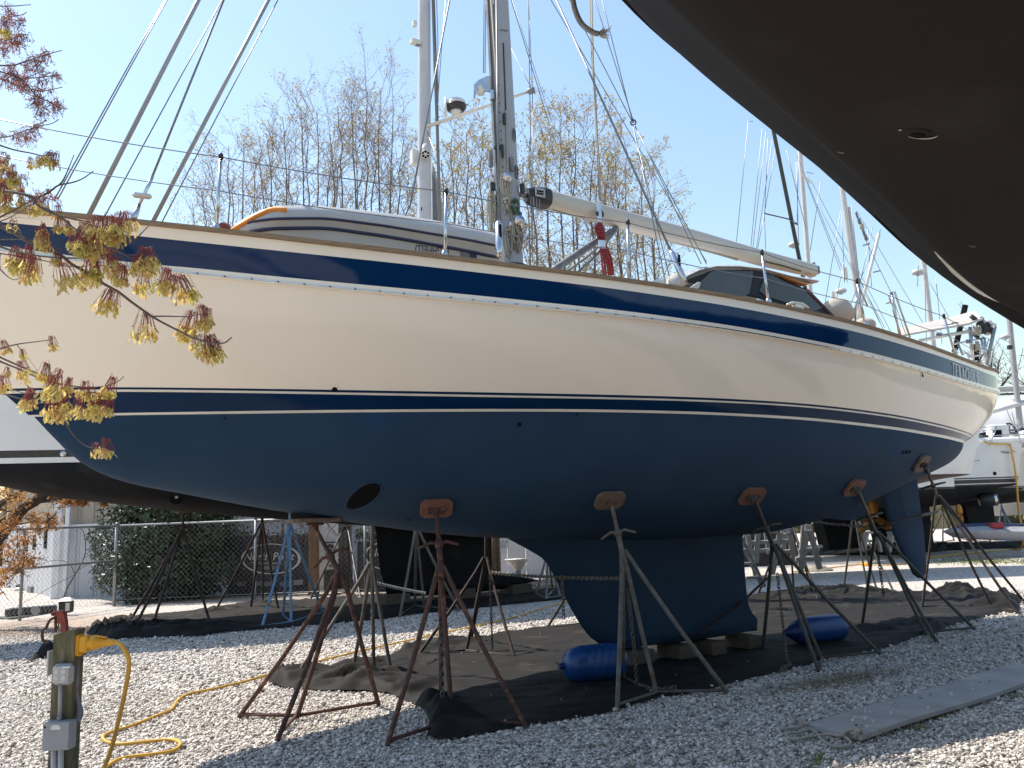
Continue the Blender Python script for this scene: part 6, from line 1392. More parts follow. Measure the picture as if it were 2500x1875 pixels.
m = MB(); m.tube([at(2108, 790, 30), at(2073, 505, 30)], .05, 6); 
for k in range(15): t = k/14; m.tube([at(2071+34*t, 510+275*t, 30), at(2066+34*t, 510+275*t, 30)], .025, 4)
m.build('mast_steps', M['aluw'], q3)
radar(q3, 2053, 711, 29.5, .19); m = MB(); m.box(at(2063, 668, 29.8), (.14, .14, .45), None, .02); m.box(at(2034, 723, 29.8), (.13, .1, .35), None, .02); m.build('radar_reflector', M['offw'], q3)
for (a, b) in (((2053, 515), (2014, 742)), ((2000, 505), (2160, 810)), ((2055, 520), (2062, 690)), ((2078, 500), (2100, 700)), ((2092, 515), (2260, 800)), ((2130, 555), (2085, 760)), ((2150, 560), (2058, 790)), ((2160, 800), (2075, 640)), ((2080, 640), (2150, 790)), ((2118, 560), (2128, 700)), ((2040, 742), (2060, 640))): line(q3, at(*a, 29), at(*b, 29), .011)
m = MB(); m.tube([at(2146, 570, 26), at(2092, 790, 26)], .05, 8); m.build('inclined_spar', M['offw'], q3, True)
# stepped mizzen stay with its insulators
m = MB(); m.tube([at(2090, 515, 22), at(2116, 592, 22), at(2175, 713, 22), at(2212, 818, 22)], .008, 5); stp = m.build('stepped_stay', M['wire'], bb, True)
for (u, v) in ((2115, 597), (2140, 663), (2172, 739)): m = MB(); m.box(at(u, v, 22), (.18, .03, .035), axes_from(CR+CU*.25, CU)); m.build('stay_step', M['pvcd'], stp)
for (u, v, r) in ((2092, 525, .03), (2098, 540, .045), (2104, 553, .06), (2109, 568, .035), (2114, 580, .045)): m = MB(); m.lathe(at(u, v, 22), [(-.09, .015), (-.06, r), (.06, r), (.09, .015)], at(2090, 515, 22)-at(2116, 592, 22), 8); m.build('stay_insulator', M['beigec'] if r > .05 else M['pvcd'], stp, True)
t4, q4, _, _ = far_boat('sailboat with a tall white mast and radar at the right, left of the dark hull', 2278, 840, 2256, 655, 38, 18, 'aluw', L=11, off=.3)
radar(q4, 2240, 665, 37.5, .25); m = MB(); m.tube([at(2240, 672, 37.6), at(2258, 668, 37.9)], .05, 6); m.build('radar_bracket', M['aluw'], q4)
for (a, b) in (((2270, 690), (2330, 800)), ((2285, 680), (2300, 840)), ((2258, 690), (2262, 840)), ((2242, 650), (2240, 700)), ((2340, 740), (2420, 870)), ((2345, 735), (2360, 770))): line(q4, at(*a, 37), at(*b, 37), .014)
t5, q5, _, _ = far_boat('sailboat with a grey mast at the right edge beneath the dark hull', 2482, 955, 2470, 838, 42, 18, 'alu', L=10, off=.3)
radar(q5, 2455, 822, 41.5, .24); m = MB(); m.box(at(2465, 848, 41.5), (.22, .2, .2), None, .03); m.build('deck_light', M['black'], q5); line(q5, at(2440, 826, 41), at(2470, 838, 41), .014)
for (a, b) in (((2430, 830), (2500, 930)), ((2498, 850), (2486, 900)), ((2485, 869), (2510, 866)), ((2400, 900), (2440, 826))): line(q5, at(*a, 41), at(*b, 41), .014)
m = MB(); m.tube([at(2357, 745, 36), at(2330, 860, 36)], .12, 8); m.build('dark_furled_sail', M['darktop'], q4, True)
m = MB(); m.tube([at(2384, 840, 36), at(2382, 880, 36)], .13, 8); m.build('dark_mizzen', M['darktop'], q4, True)

# dark hulls and gear seen under the blue stern
for lb_, apx, ft, hub, mt in (
  ('grey jack stand before the dark hull left of the propeller', (2076, 1272), [(2035,1340),(2078,1347),(2106,1338)], None, 'rustgrey'),
  ('rusty jack stand with a broad pad against the black hull at the right', (2370, 1250), [(2342,1316),(2381,1319),(2420,1325)], (2374,1322), 'rustdark'),
  ('blue-grey jack stand leaning at the far right edge', (2446, 1243), [(2432,1321),(2470,1325),(2491,1320)], None, 'bluest'),
  ('thin rusty jack stand under the far right hull, right of the padded one', (2405, 1240), [(2393,1310),(2409,1312),(2440,1318)], None, 'rustdark'),
  ('dark jack stand at the left end of the black hull', (2302, 1255), [(2267,1322),(2302,1326),(2330,1320)], None, 'rustdark')):
    t_ = None
    G = [ground(u, v) for u, v in ft]; cen = np.mean(G, axis=0); d = ray(*apx); A = CO+d*((cen[:2]@d[:2])/(d[:2]@d[:2]))
    jack_stand(lb_, apx, apx, ft, hub, mt, 'plyg', 'jack stands under the distant boats', r=.035, target=(A+np.array([0, 0, .62 if 'broad' in lb_ else .45]), np.array([0, 0, -1.])), handle=0, pad_r=(.42, .16) if 'broad' in lb_ else (.2, .15))
m = MB(); c = at(2412, 1222, 30); m.lathe(c-np.array([.3, 0, 0]), [(0, .2), (.02, .24), (.55, .24), (.58, .2)], (1, -.25, .1), 16); sd = m.build('thruster_pod', M['black'], hb, True)
m = MB(); m.lathe(c-np.array([.3, 0, 0]), [(.44, .245), (.52, .245)], (1, -.25, .1), 16); m.build('pod_band', M['steel'], sd)
m = MB(); m.sphere(at(2342, 1246, 29), .17, 8, 6, (.7, .5, 1.3)); m.sphere(at(2340, 1260, 29), .09, 8, 6); m.sphere(at(2347, 1268, 29), .13, 8, 6, (.6, .5, 1.4)); m.build('folding_propeller', M['bronze'], hb, True)
tn = thing('tender', 'grey covered tender lying low under the black hull', 'dinghy', ground(2420, 1322))
vv, Fc = loft([[at(u, v0+(v1-v0)*f, 28)+np.array([0, b, 0]) for f, b in ((0, .5), (0, -.1), (.35, -.5), (.8, -.45), (1, -.2), (1, .5))] for u, v0, v1 in ((2322, 1296, 1300), (2345, 1287, 1312), (2400, 1284, 1318), (2460, 1285, 1320), (2530, 1286, 1322))]); smooth_by_angle(mk('tender_hull', vv, Fc, M['pvc'], tn), 50)
m = MB(); m.tube([at(2340, 1287, 28), at(2400, 1284, 28), at(2530, 1286, 28)], .10, 8); m.build('tender_cover', M['stripe'], tn, True)
m = MB(); m.box(at(2432, 1283, 27.8), (.4, .3, .2), None, .05); m.build('red_bag', M['ropered'], tn)

# staging trestles, ladder and steps behind the keel
def z4(x, y): return (1750+x/4.74, 1150+y/4.74)
def trestle(label, legs, rungs, Y, mat='greywood', stick=(), r=.05):
    P = lambda q, dy=0: at(*z4(*q), Y+dy)
    b_ = P(legs[0][1]); t = thing('trestle', label, 'trestle', (b_[0], b_[1], 0), 'timber staging trestles behind the keel')
    for a, b, dy in [(l[0], l[1], (l[2] if len(l) > 2 else 0)) for l in legs]:
        p, q = P(a, dy), P(b, dy); q = q.copy(); q[2] = max(q[2], .0); m = MB(); d = q-p; m.box((p+q)/2, (np.linalg.norm(d), r*2, r*1.3), axes_from(d, CR), .006); m.build('leg', M[mat], t)
    for a, b in rungs: p, q = P(a, .0), P(b, .0); d = q-p; m = MB(); m.box((p+q)/2, (np.linalg.norm(d)+.06, r*1.2, r*1.5), axes_from(d, CW), .006); m.build('rung', M[mat], t)
    for quad in stick:
        Q = [P(q, -.075) for q in quad]; m = MB(); m.poly(Q, .006, CW); s_ = m.build('white_sticker', M['pwhite'], t)
        o_, ex_, ey_ = Q[3], Q[2]-Q[3], Q[0]-Q[3]
        lettering('sticker_lettering', 'TNT', lambda x, y: o_+ex_*(.06+.88*x)+ey_*(.10+.24*y)-CW*.012, M['print_'], s_)
        m = MB(); c_ = o_+ex_*.5+ey_*.42-CW*.012
        for a in (-70, -40, 0, 40, 70): d_ = ex_*math.sin(math.radians(a))*.36+ey_*(.08+.22*math.cos(math.radians(a))); w_ = np.cross(d_, CW); w_ = w_/np.linalg.norm(w_)*.010; m.add([c_, c_+d_*.5+w_, c_+d_, c_+d_*.5-w_], [(0, 1, 2, 3)])
        m.build('leaf_emblem', M['print_'], s_)
    return t
trestle('grey trestle with a white sticker on its tall right-hand frame', [((1020, 530), (965, 1190)), ((1080, 690), (1190, 1135)), ((1040, 700), (985, 1110), .7)], [((985, 790), (1130, 785)), ((965, 925), (1170, 905)), ((930, 1020), (1195, 1015))], 15.5, stick=[((1030, 520), (1085, 520), (1105, 690), (1015, 690))])
trestle('grey trestle with a white sticker, second from the right', [((755, 600), (640, 1190)), ((840, 720), (905, 1080)), ((770, 720), (770, 900), .5)], [((620, 700), (850, 690)), ((640, 820), (870, 810)), ((600, 940), (880, 930))], 16.2, stick=[((745, 600), (815, 585), (850, 715), (735, 722))])
trestle('grey trestle nearest the keel with pale top sticker', [((480, 650), (455, 1060)), ((350, 690), (395, 980)), ((560, 660), (610, 950), .5)], [((430, 690), (600, 680)), ((400, 830), (640, 820)), ((400, 930), (640, 915))], 17.5, stick=[((310, 710), (365, 690), (372, 752), (308, 765))])
ld = thing('step_ladder', 'aluminium step ladder standing just right of the keel', 'ladder', ground(1865, 1432))
for a, b, dy in (((285, 770), (555, 1340), 0), ((270, 800), (520, 1330), .25)): m = MB(); d = at(*z4(*b), 14.6+dy)-at(*z4(*a), 14.6+dy); m.box((at(*z4(*a), 14.6+dy)+at(*z4(*b), 14.6+dy))/2, (np.linalg.norm(d), .06, .03), axes_from(d, CR), .005); m.build('rail', M['galv'], ld)
for (x0, x1, y) in ((290, 355, 915), (300, 440, 1072), (330, 515, 1232)): m = MB(); m.box((at(*z4(x0, y), 14.6)+at(*z4(x1, y-5), 14.6))/2, (abs(x1-x0)/4.74/F*14.6, .12, .04), None, .006); m.build('tread', M['galv'], ld)
m = MB(); d = at(*z4(440, 1220), 14.9)-at(*z4(400, 990), 14.9); m.box((at(*z4(440, 1220), 14.9)+at(*z4(400, 990), 14.9))/2, (np.linalg.norm(d), .05, .03), axes_from(d, CR)); m.build('rear_leg', M['greywood'], ld)
m = MB(); random.seed(4); cc = ground(1995, 1391, .03)
for k in range(9): rr = .42-.03*k*random.uniform(.6, 1.); m.tube([cc+np.array([rr*math.cos(a)+.02*math.sin(k), rr*math.sin(a), .012*k]) for a in np.linspace(0, 2*math.pi, 25)[:-1]], .016, 6, closed=True)
m.tube(spline([ground(1955, 1398, .03), ground(1925, 1402, .03), ground(1890, 1402, .03), ground(1850, 1408, .03), ground(1810, 1412, .03)], 6), .016, 6)
tag(m.build('hose_coil', M['rope'], None, True, cc), 'coiled pale hose lying on the gravel below the trestles', 'hose')
# low step stools behind the propeller
for lb_, x0, x1, Y in (('white wooden step stool behind the propeller', 1715, 1850, 21), ('pale wooden step stool just right of the propeller', 2010, 2100, 21)):
    t = thing('step_stool', lb_, 'stool', ground(1750+(x0+x1)/2/4.74, 1348), 'step stools behind the stern'); y0, y1 = 712, 925
    P = lambda x, y: at(*z4(x, y), Y)
    m = MB(); m.box((P(x0, y0)+P(x1, y0))/2, (abs(P(x1, y0)[0]-P(x0, y0)[0])+.05, .35, .05), None, .006); m.build('seat', M['greywood'], t)
    for xa, xb in ((x0+10, x0-28), (x1-10, x1+28)): m = MB(); d = P(xb, y1)-P(xa, y0); m.box((P(xa, y0)+P(xb, y1))/2, (np.linalg.norm(d), .3, .05), axes_from(d, (0, 1, 0)), .005); m.build('leg', M['greywood'], t)
    m = MB(); m.box((P(x0, 810)+P(x1, 810))/2, (abs(P(x1, 0)[0]-P(x0, 0)[0]), .05, .06), None, .005); m.build('rung', M['greywood'], t)

# patch of grass at the right
def tuft(n, fn, h, name, label):
    m = MB()
    for k in range(n):
        p, s = fn(k); a = random.uniform(0, 6.28); w = .008*s; hh = h*s*random.uniform(.5, 1.2); d = np.array([math.cos(a), math.sin(a), 0])*hh*.5; q = np.array([-math.sin(a), math.cos(a), 0])*w
        m.add([p-q, p+q, p+d+up*hh], [(0, 1, 2)])
    return tag(m.build(name, M['grass'], None, False, (1, 10, 0)), label, 'grass', None, 'stuff')
random.seed(21)
def gfn(k):
    x = random.gauss(0, 1); u = 2390+60*x+random.uniform(-70, 110); v = 1371+4*random.gauss(0, 1)+(2400-u)*.006; return ground(u, v, .0), 2.0
tuft(1500, gfn, .022, 'grass_patch', 'thin patch of bright spring grass growing through the sunny gravel')
wpos = [(2300, 1746, 14), (2240, 1780, 14), (2480, 1700, 16), (2000, 1850, 22), (1985, 1862, 20), (2290, 1752, 10), (420, 1560, 26), (700, 1590, 24), (90, 1700, 20), (330, 1745, 16)]
def wfn(k): u, v, r = wpos[k % len(wpos)]; return ground(u+r*random.gauss(0, .7), v+r*.35*random.gauss(0, .7), .01), .8
tuft(420, wfn, .03, 'grass_weeds', 'sparse weeds sprouting between the gravel stones')

# boats across the lane, mirrored in the glossy quarter
def lane_boat(label, x, y, th, L, fb, top, zw=2.3, bands=((0, .08, 'navy'),), mastm='aluw', canvas_='canvas'):
    fr = Frame((x, y), th); t, r_, _ = loft_boat('sailboat', label, fr, L, L*.32, zw, fb, 1.0, .4, .6, top, 'antif' if top == 'white' else 'blackaf', bands=bands, keel=(L*.36, L*.56, L*.39, L*.56, .2, 'blackaf'), n=24, group=None)
    b = fr.P(L*.42, 0, zw+fb); m = MB(); m.tube([b, b+up*13], [.1, .08], 10); m.build('mast', M[mastm], t, True); m = MB(); m.tube([b+up*1.2, b+up*1.2+fr.A*L*.36], .12, 8); m.build('boom', M[mastm], t, True)
    m = MB(); m.box(b+fr.A*.8+up*.15, (L*.3, L*.16, .5), np.array([fr.A, fr.N, up]), .1); m.build('coachroof', M['white'], t)
    m = MB(); m.box(b+fr.A*L*.24+up*.75, (1.3, L*.2, .7), np.array([fr.A, fr.N, up]), .2); m.build('sprayhood', M[canvas_], t)
lane_boat('white sailboat seen only mirrored in the cream stern quarter', 13.5, -3.5, 2.6, 11, 1.4, 'white')
lane_boat('second white sailboat seen only mirrored in the cream stern quarter', 22, -4.5, 2.5, 12, 1.5, 'white', 2.5)
lane_boat('navy sailboat seen only mirrored in the cream stern quarter', 21, 3.2, 2.7, 10, 1.3, 'navy', 2.2)

# ================================================================== FENCE, BUILDING, SIGNS
FC = at(278, 1484, 21.6); FC[2] = 0; FL = np.array([-11.6, 14.6, 0]); FR = np.array([4.2, 22.7, 0])
fence = thing('chain_link_fence', 'silver chain link fence behind the white boat, turning a corner at the left', 'fence', FC)
def fpost(p, h, r=.035): m = MB(); m.tube([np.array([p[0], p[1], -.05]), np.array([p[0], p[1], h])], r, 8); m.lathe((p[0], p[1], h), [(0, r*1.2), (.03, r), (.05, .01)], up, 8); m.build('fence_post', M['galv'], fence, True)
HF = 2.03
fpost(FC, HF+.02, .045)
for x in (-6.75, -3.95, -1.15, 1.6, 4.2): t = (x-FC[0])/(FR[0]-FC[0]); fpost(FC+(FR-FC)*t, HF)
for t in (.42, .85): fpost(FC+(FL-FC)*t, HF-.1)
for a, b, z0_, z1_ in ((FC, FR, HF-.02, HF-.02), (FC, FL, HF-.02, HF-.16), (FC, FL, 1.13, 1.06), (FC, FR, .16, .16)):
    m = MB(); r = .028 if z0_ > .5 else .006; m.tube([a+np.array([0, 0, z0_]), b+np.array([0, 0, z1_])], r, 7); m.build('fence_rail' if z0_ > .5 else 'tension_wire', M['galv'], fence, True)
m = MB(); wv = []
for a, b, hh in ((FC, FR, HF-.04), (FC, FL, HF-.1)):
    L_ = np.linalg.norm(b-a); d = (b-a)/L_; k = .066; nn = np.cross(d, up)
    for i in range(int(L_/k)):
        P = []
        for j in range(int((hh-.06)/k)+1): P.append(a+d*(i*k+(k if (j+i) % 2 else 0))+up*(.06+j*k)+nn*(.006 if j % 2 else -.006))
        m.tube(P, .0034, 3, cap=False)
wm = m.build('wire_mesh', M['galv'], fence); wm['kind'] = 'stuff'

def vwall(parent, pA, pB, z0_, z1_, pitch, mat, name='siding_panel', gap=.012, depth=.035):
    L_ = np.linalg.norm(pB-pA); n = max(1, int(round(L_/pitch))); d = (pB-pA)/L_; nn = np.cross(d, up); nn = nn if nn@(CO-pA) > 0 else -nn; k = 0; me = None
    w = L_/n-gap
    for i in range(n):
        c = pA+d*((i+.5)*L_/n)
        if me is None:
            m = MB(); v = [(-w/2, 0), (-w*.36, 0), (-w*.30, depth), (w*.30, depth), (w*.36, 0), (w/2, 0), (w/2, -.03), (-w/2, -.03)]; P = [np.array([0, 0, 0])+d*a+nn*b for a, b in v]
            m.add([p+up*(z0_-z0_) for p in P]+[p+up*(z1_-z0_) for p in P], [(i2, (i2+1) % 8, (i2+1) % 8+8, i2+8) for i2 in range(8)]+[tuple(range(8))[::-1], tuple(range(8, 16))])
            o = m.build(name, M[mat], parent); me = o.data; 
            o.location = tuple(c+up*z0_-wo(parent)); 
            # vertices were shifted by the parent origin in build(); undo for the shared mesh
            off = wo(parent); me.transform(Matrix.Translation(Vector(off)))
        else:
            o = bpy.data.objects.new(name, me); COL.objects.link(o); o.parent = parent; o.location = tuple(c+up*z0_-wo(parent))
gnd = lambda p: np.array([p[0], p[1], 0.])
Wc = gnd(at(150, 1330, 25.9)); Wr = gnd(at(905, 1300, 26.4)); Wl = gnd(at(8, 1336, 36))
bld = thing('building', 'white and tan metal-sided building behind the fence at the left', 'building', Wc)
zt_ = at(200, 1285, 25.9)[2]
vwall(bld, Wc, Wr, .0, zt_, .55, 'sidingw'); vwall(bld, Wc+np.array([0, .1, 0]), Wr+np.array([0, .1, 0]), zt_+.05, 5.2, .5, 'sidingt')
vwall(bld, Wl, Wc, .0, 2.4, .9, 'sidingw', depth=.01); vwall(bld, Wl+np.array([0, .1, 0]), Wc+np.array([0, .1, 0]), 2.45, 5.2, .7, 'sidingt', depth=.01)
m = MB(); m.box((Wc+Wr)/2+up*(zt_+.02)+np.array([0, -.05, 0]), (np.linalg.norm(Wr-Wc), .10, .09), axes_from(Wr-Wc, (0, 1, 0))); m.build('belt_trim', M['trimw'], bld)
for u in (140, 163): p = gnd(at(u, 1330, 25.7)); m = MB(); m.box(p+up*2.6, (.13 if u == 163 else .22, .10, 5.2), None, .01); m.build('downspout' if u == 163 else 'corner_trim', M['trimw'], bld)
m = MB(); m.box((Wc+Wr)/2+up*5.3+np.array([0, .4, 0]), (np.linalg.norm(Wr-Wc)+1, 1.6, .25), axes_from(Wr-Wc, (0, 1, 0)), .02); m.box((Wc+Wl)/2+up*5.3, (np.linalg.norm(Wl-Wc)+1, 1.6, .25), axes_from(Wc-Wl, (-.5, 1, 0)), .02); m.build('roof_edge', M['roofg'], bld)
dL = (Wc-Wl)/np.linalg.norm(Wc-Wl)
def onL(u, v):                                   # point on the receding left wall
    d = ray(u, v); nn = np.cross(dL, up); t = ((Wl-CO)@nn)/(d@nn); return CO+d*t
for u0, u1, v0, v1 in ((109, 117, 1290, 1339), (82, 88, 1307, 1342), (64, 69, 1318, 1347), (46, 49, 1322, 1336)):
    a, b = onL(u0, v1), onL(u1, v0); m = MB(); m.box((a+b)/2-np.array([-.03, .06, 0]), (abs(b[0]-a[0])*1.2, .10, abs(b[2]-a[2])), axes_from(dL, np.cross(up, dL))); m.build('slot_window', M['dark'], bld)
a, b = onL(69, 1482), onL(83, 1432); m = MB(); m.box((a+b)/2-np.array([0, .06, 0]), (abs(b[0]-a[0])*1.3, .12, abs(b[2]-a[2])), axes_from(dL, np.cross(up, dL))); m.build('door', M['pvcd'], bld)
m = MB(); m.box((at(28, 1434, 34)+at(92, 1412, 33))/2, (np.linalg.norm(at(28, 1434, 34)-at(92, 1412, 33)), .5, .09), axes_from(at(92, 1412, 33)-at(28, 1434, 34), (0, 1, 0))); m.build('awning', M['black'], bld)
m = MB(); m.tube([gnd(at(44, 1470, 31)), at(44, 1428, 31)], .08, 8); m.tube([gnd(at(90, 1470, 31)), at(90, 1414, 31)], .05, 8); m.build('awning_post', M['black'], bld, True)
m = MB(); m.sphere(at(46, 1440, 30.9), .14, 8, 6, (1.4, 1, .7)); m.sphere(at(44, 1471, 30.9), .12, 8, 6, (1.5, 1, .5)); m.build('wall_lamp', M['offw'], bld, True)

def sign(label, corners, Y, mat, th=.05):
    P = [at(u, v, y) for (u, v), y in zip(corners, Y)]; c = np.mean(P, axis=0); t = thing('sign_panel', label, 'sign', (c[0], c[1], 0)); nv = np.cross(P[1]-P[0], P[3]-P[0]); nv /= np.linalg.norm(nv); nv = nv if nv@(CO-c) < 0 else -nv
    m = MB(); m.poly(P, th, nv); m.build('panel', M[mat], t)
    def fn(u, v, out=.02):
        d = ray(u, v); tt_ = ((P[0]-CO)@nv)/(d@nv); return CO+d*tt_-nv*out
    return t, fn
def band(t, fn, cx, cy, rx, ry, w, a0=0, a1=360, n=48):
    m = MB(); vv = []; an = np.radians(np.linspace(a0, a1, n))
    for a in an:
        wv_ = w*(1-.45*abs(math.sin(a))); vv += [fn(cx+rx*math.cos(a), cy+ry*math.sin(a)), fn(cx+(rx-wv_)*math.cos(a), cy+(ry-wv_*.62)*math.sin(a))]
    m.add(vv, [(2*i, 2*i+1, 2*i+3, 2*i+2) for i in range(n-1)]); m.build('oval_line', M['pwhite'], t)
s1_, f1 = sign('dark sign panel with a white oval and yacht sales lettering, left of the brown pole', [(562, 1309), (753, 1305), (753, 1447), (554, 1461)], (23.6, 23.4, 23.4, 23.6), 'signd')
band(s1_, f1, 662, 1364, 73, 37.5, 7)
lettering('sign_lettering', 'North Point', lambda x, y: f1(597+123*x, 1368-19*y-.8*x), M['pwhite'], s1_, .22)
lettering('sign_lettering', 'YACHT SALES', lambda x, y: f1(632+56*x, 1377.5-5.5*y), M['pwhite'], s1_, 0, 1.15); lettering('sign_lettering', 'SERVICE', lambda x, y: f1(641+39*x, 1390-7.5*y), M['pwhite'], s1_, 0, 1.15)
for x0, x1 in ((612, 628), (692, 704)): m = MB(); m.add([f1(x0, 1374.3), f1(x1, 1374.3), f1(x1, 1373.3), f1(x0, 1373.3)], [(0, 1, 2, 3)]); m.build('rule_line', M['pwhite'], s1_)
m = MB(); m.poly([f1(718, 1428, .05), f1(741, 1426, .05), f1(741, 1414, .05), f1(718, 1416, .05)], .02, CW); bg_ = m.build('metal_plate', M['pvc'], s1_)
for x0 in (578, 622, 646, 684): m = MB(); m.poly([f1(x0, 1431, .03), f1(x0+22, 1430, .03), f1(x0+22, 1419, .03), f1(x0, 1420, .03)], .01, CW); m.build('grey_patch', M['pvcd'], s1_)
s2_, f2 = sign('dark sign panel with a partly hidden white oval, just left of the black fin keel', [(872, 1322), (1010, 1318), (1010, 1446), (872, 1452)], (23.4, 23.2, 23.2, 23.4), 'signd')
band(s2_, f2, 962, 1356, 74, 37.5, 7, 100, 260)
lettering('sign_lettering', 'North Point', lambda x, y: f2(902+123*x, 1358-19*y), M['pwhite'], s2_, .22)
s3_, f3 = sign('white board with a small hanging round sign, right of the brown pole', [(778, 1268), (825, 1268), (825, 1450), (778, 1452)], (24.2, 24.2, 24.2, 24.2), 'trimw')
m = MB(); m.poly([f3(791, 1392), f3(824, 1389), f3(824, 1446), (f3(791, 1448))], .03, CW); m.build('dark_lower_panel', M['signd'], s3_)
m = MB(); m.tube([f3(792, 1323, .1), f3(822, 1322, .1)], .022, 6); m.build('hanging_bracket', M['black'], s3_)
cR = f3(808, 1337, .1); m = MB(); m.lathe(cR, [(0, .118), (.03, .118)], (CO-cR)/np.linalg.norm(CO-cR), 24); rs = m.build('round_plaque', M['signd'], s3_)
lettering('plaque_lettering', 'North Point', lambda x, y: f3(801+14*x, 1338.5-4*y, .14), M['pwhite'], rs)
m = MB(); m.sphere(f3(809, 1381, .04), .05, 8, 6, (1.5, .5, .9)); m.build('small_emblem', M['pvcd'], s3_, True)
pb_ = gnd(at(766, 1450, 22.9)); pl_ = thing('utility_pole', 'stout brown timber pole between the dark sign and the white board', 'pole', pb_)
m = MB(); m.tube([pb_, pb_+up*3.3, pb_+up*7.2], [.15, .14, .125], 14); m.build('pole_shaft', M['polew'], pl_, True)
pb2 = gnd(at(868, 1450, 22.3))
tk = thing('tree', 'dark leafless trunk behind the fence beside the white board', 'tree', gnd(at(842, 1450, 25))); m = MB(); b0_ = gnd(at(842, 1450, 25.2)); m.tube([b0_, b0_+up*1.2, b0_+up*3.], [.25, .22, .2], 10); m.build('trunk', M['bark'], tk, True)
sh = thing('building', 'small pale blue shed with a louvred vent, seen between the two keels', 'building', gnd(at(1270, 1400, 27))); sA, sB_ = gnd(at(1195, 1390, 27)), gnd(at(1420, 1390, 27)); vwall(sh, sA, sB_, 0, 3.0, .6, 'sidingw', depth=.008)
for k in range(6): m = MB(); c = at(1231, 1322+k*3.1, 26.9); m.box(c, (.24, .04, .02), None); m.build('vent_louvre', M['pvcd'], sh)
m = MB(); m.box((sA+sB_)/2+up*3.05, (np.linalg.norm(sB_-sA)+.3, .5, .12), axes_from(sB_-sA, (0, 1, 0))); m.build('eave', M['trimw'], sh)
tk = thing('utility_pole', 'brown timber pole seen between the black keel and the blue keel', 'pole', gnd(at(1212, 1400, 23))); b0_ = gnd(at(1212, 1400, 23)); m = MB(); m.tube([b0_, b0_+up*2.6], .13, 12); m.build('pole_shaft', M['polew'], tk, True)
wt = thing('water_tank', 'small white equipment tub standing beyond the fence between the keels', 'tub', gnd(at(1265, 1398, 24.5))); c = gnd(at(1265, 1400, 24.5)); m = MB(); m.lathe(c+up*.35, [(0, .10), (.22, .26), (.30, .36), (.33, .38)], up, 14); m.build('tub', M['pwhite'], wt, True); m = MB(); m.tube([c, c+up*.36], .09, 8); m.build('tub_stand', M['pvc'], wt, True)
# planter trough and lantern beyond the left fence
def zp(x, y): return (x/9.218, 1440+y/9.218)
ptr = thing('planter', 'green trough with a row of dark pots beyond the fence at the far left', 'planter', gnd(at(75, 1512, 19.5)))
m = MB(); a, b = at(*zp(60, 640), 19), at(*zp(1150, 520), 20.5); m.box((a+b)/2-up*.15, (np.linalg.norm(b-a), .35, .32), axes_from(b-a, (0, 1, 0)), .01); m.build('trough', M['green'], ptr)
for k in range(9):
    x = 230+k*118; c = at(*zp(x, 500-k*9.5), 19+.17*k); m = MB(); m.lathe(c-up*.10, [(0, .07), (.02, .10), (.14, .115), (.17, .10)], up, 10); m.build('pot', M['black'], ptr, True)
    m = MB(); m.lathe(c+up*.065, [(0, .10), (.03, .085), (.05, .03)], up, 10); m.build('pot_lid', M['offw'], ptr, True)
c = at(*zp(800, 465), 18.8); m = MB(); m.lathe(c-CW*.0, [(0, .10), (.02, .10)], -CW, 14); m.build('round_tag', M['pvc'], ptr)
lt = thing('lantern', 'black lantern lamp with a white cap beyond the fence corner', 'lantern', at(160, 1492, 19.5)); c = at(*zp(1490, 380), 19.5)
m = MB(); m.box(c, (.26, .22, .26), None, .02); m.build('lantern_case', M['black'], lt); m = MB(); m.add([c+np.array(q) for q in ((-.16, -.13, .13), (.17, -.13, .13), (.17, .13, .13), (-.16, .13, .13), (-.05, 0, .21), (.08, 0, .21))], [(0, 1, 5, 4), (1, 2, 5), (2, 3, 4, 5), (3, 0, 4), (3, 2, 1, 0)]); m.build('lantern_cap', M['pwhite'], lt)
m = MB(); m.box(c+np.array([.09, -.115, 0]), (.09, .02, .18), None); m.build('lantern_pane', M['lamp'], lt); m = MB(); m.tube([gnd(c), c-up*.13], .03, 6); m.build('lantern_post', M['black'], lt)

# ================================================================== TREES AND SHRUBS
def rnd_unit(rg): v = rg.normal(size=3); return v/np.linalg.norm(v)
class Tree:
    def __init__(t, seed): t.rg = np.random.default_rng(seed); t.big = MB(); t.small = MB(); t.tips = []
    def branch(t, p, d, L_, r, lv, maxlv, curve, nseg, kids, spread, up_=.25, tip=.35):
        rg = t.rg; P = [p]; d = d/np.linalg.norm(d); D = [d]
        for k in range(nseg):
            d = d+rg.normal(size=3)*curve+np.array([0, 0, up_*.25]); d /= np.linalg.norm(d); p = p+d*L_/nseg; P.append(p); D.append(d)
        R = [r*(1-(1-tip)*k/nseg) for k in range(nseg+1)]
        (t.big if lv < 2 else t.small).tube(P, R, 6 if lv < 1 else (5 if lv == 1 else 3), cap=False)
        if lv >= maxlv: t.tips.append((P[-1], D[-1])); t.tips.append(((P[-2]+P[-1])/2, D[-1])); return
        n = kids[lv]
        for k in range(n):
            f = .18+.82*(k+rg.uniform(.1, .9))/n; i = min(int(f*nseg), nseg-1); q = P[i]+(P[i+1]-P[i])*(f*nseg-i)
            x = rnd_unit(rg); x = x-D[i]*(x@D[i]); x /= np.linalg.norm(x)+1e-9; s = spread[lv]*rg.uniform(.7, 1.3)
            t.branch(q, D[i]*math.cos(s)+x*math.sin(s), L_*rg.uniform(.34, .55)*(1.15-.55*f), r*.42*(1.1-.4*f)+.003, lv+1, maxlv, curve*1.15, max(3, nseg-1), kids, spread, up_)
        t.tips.append((P[-1], D[-1]))
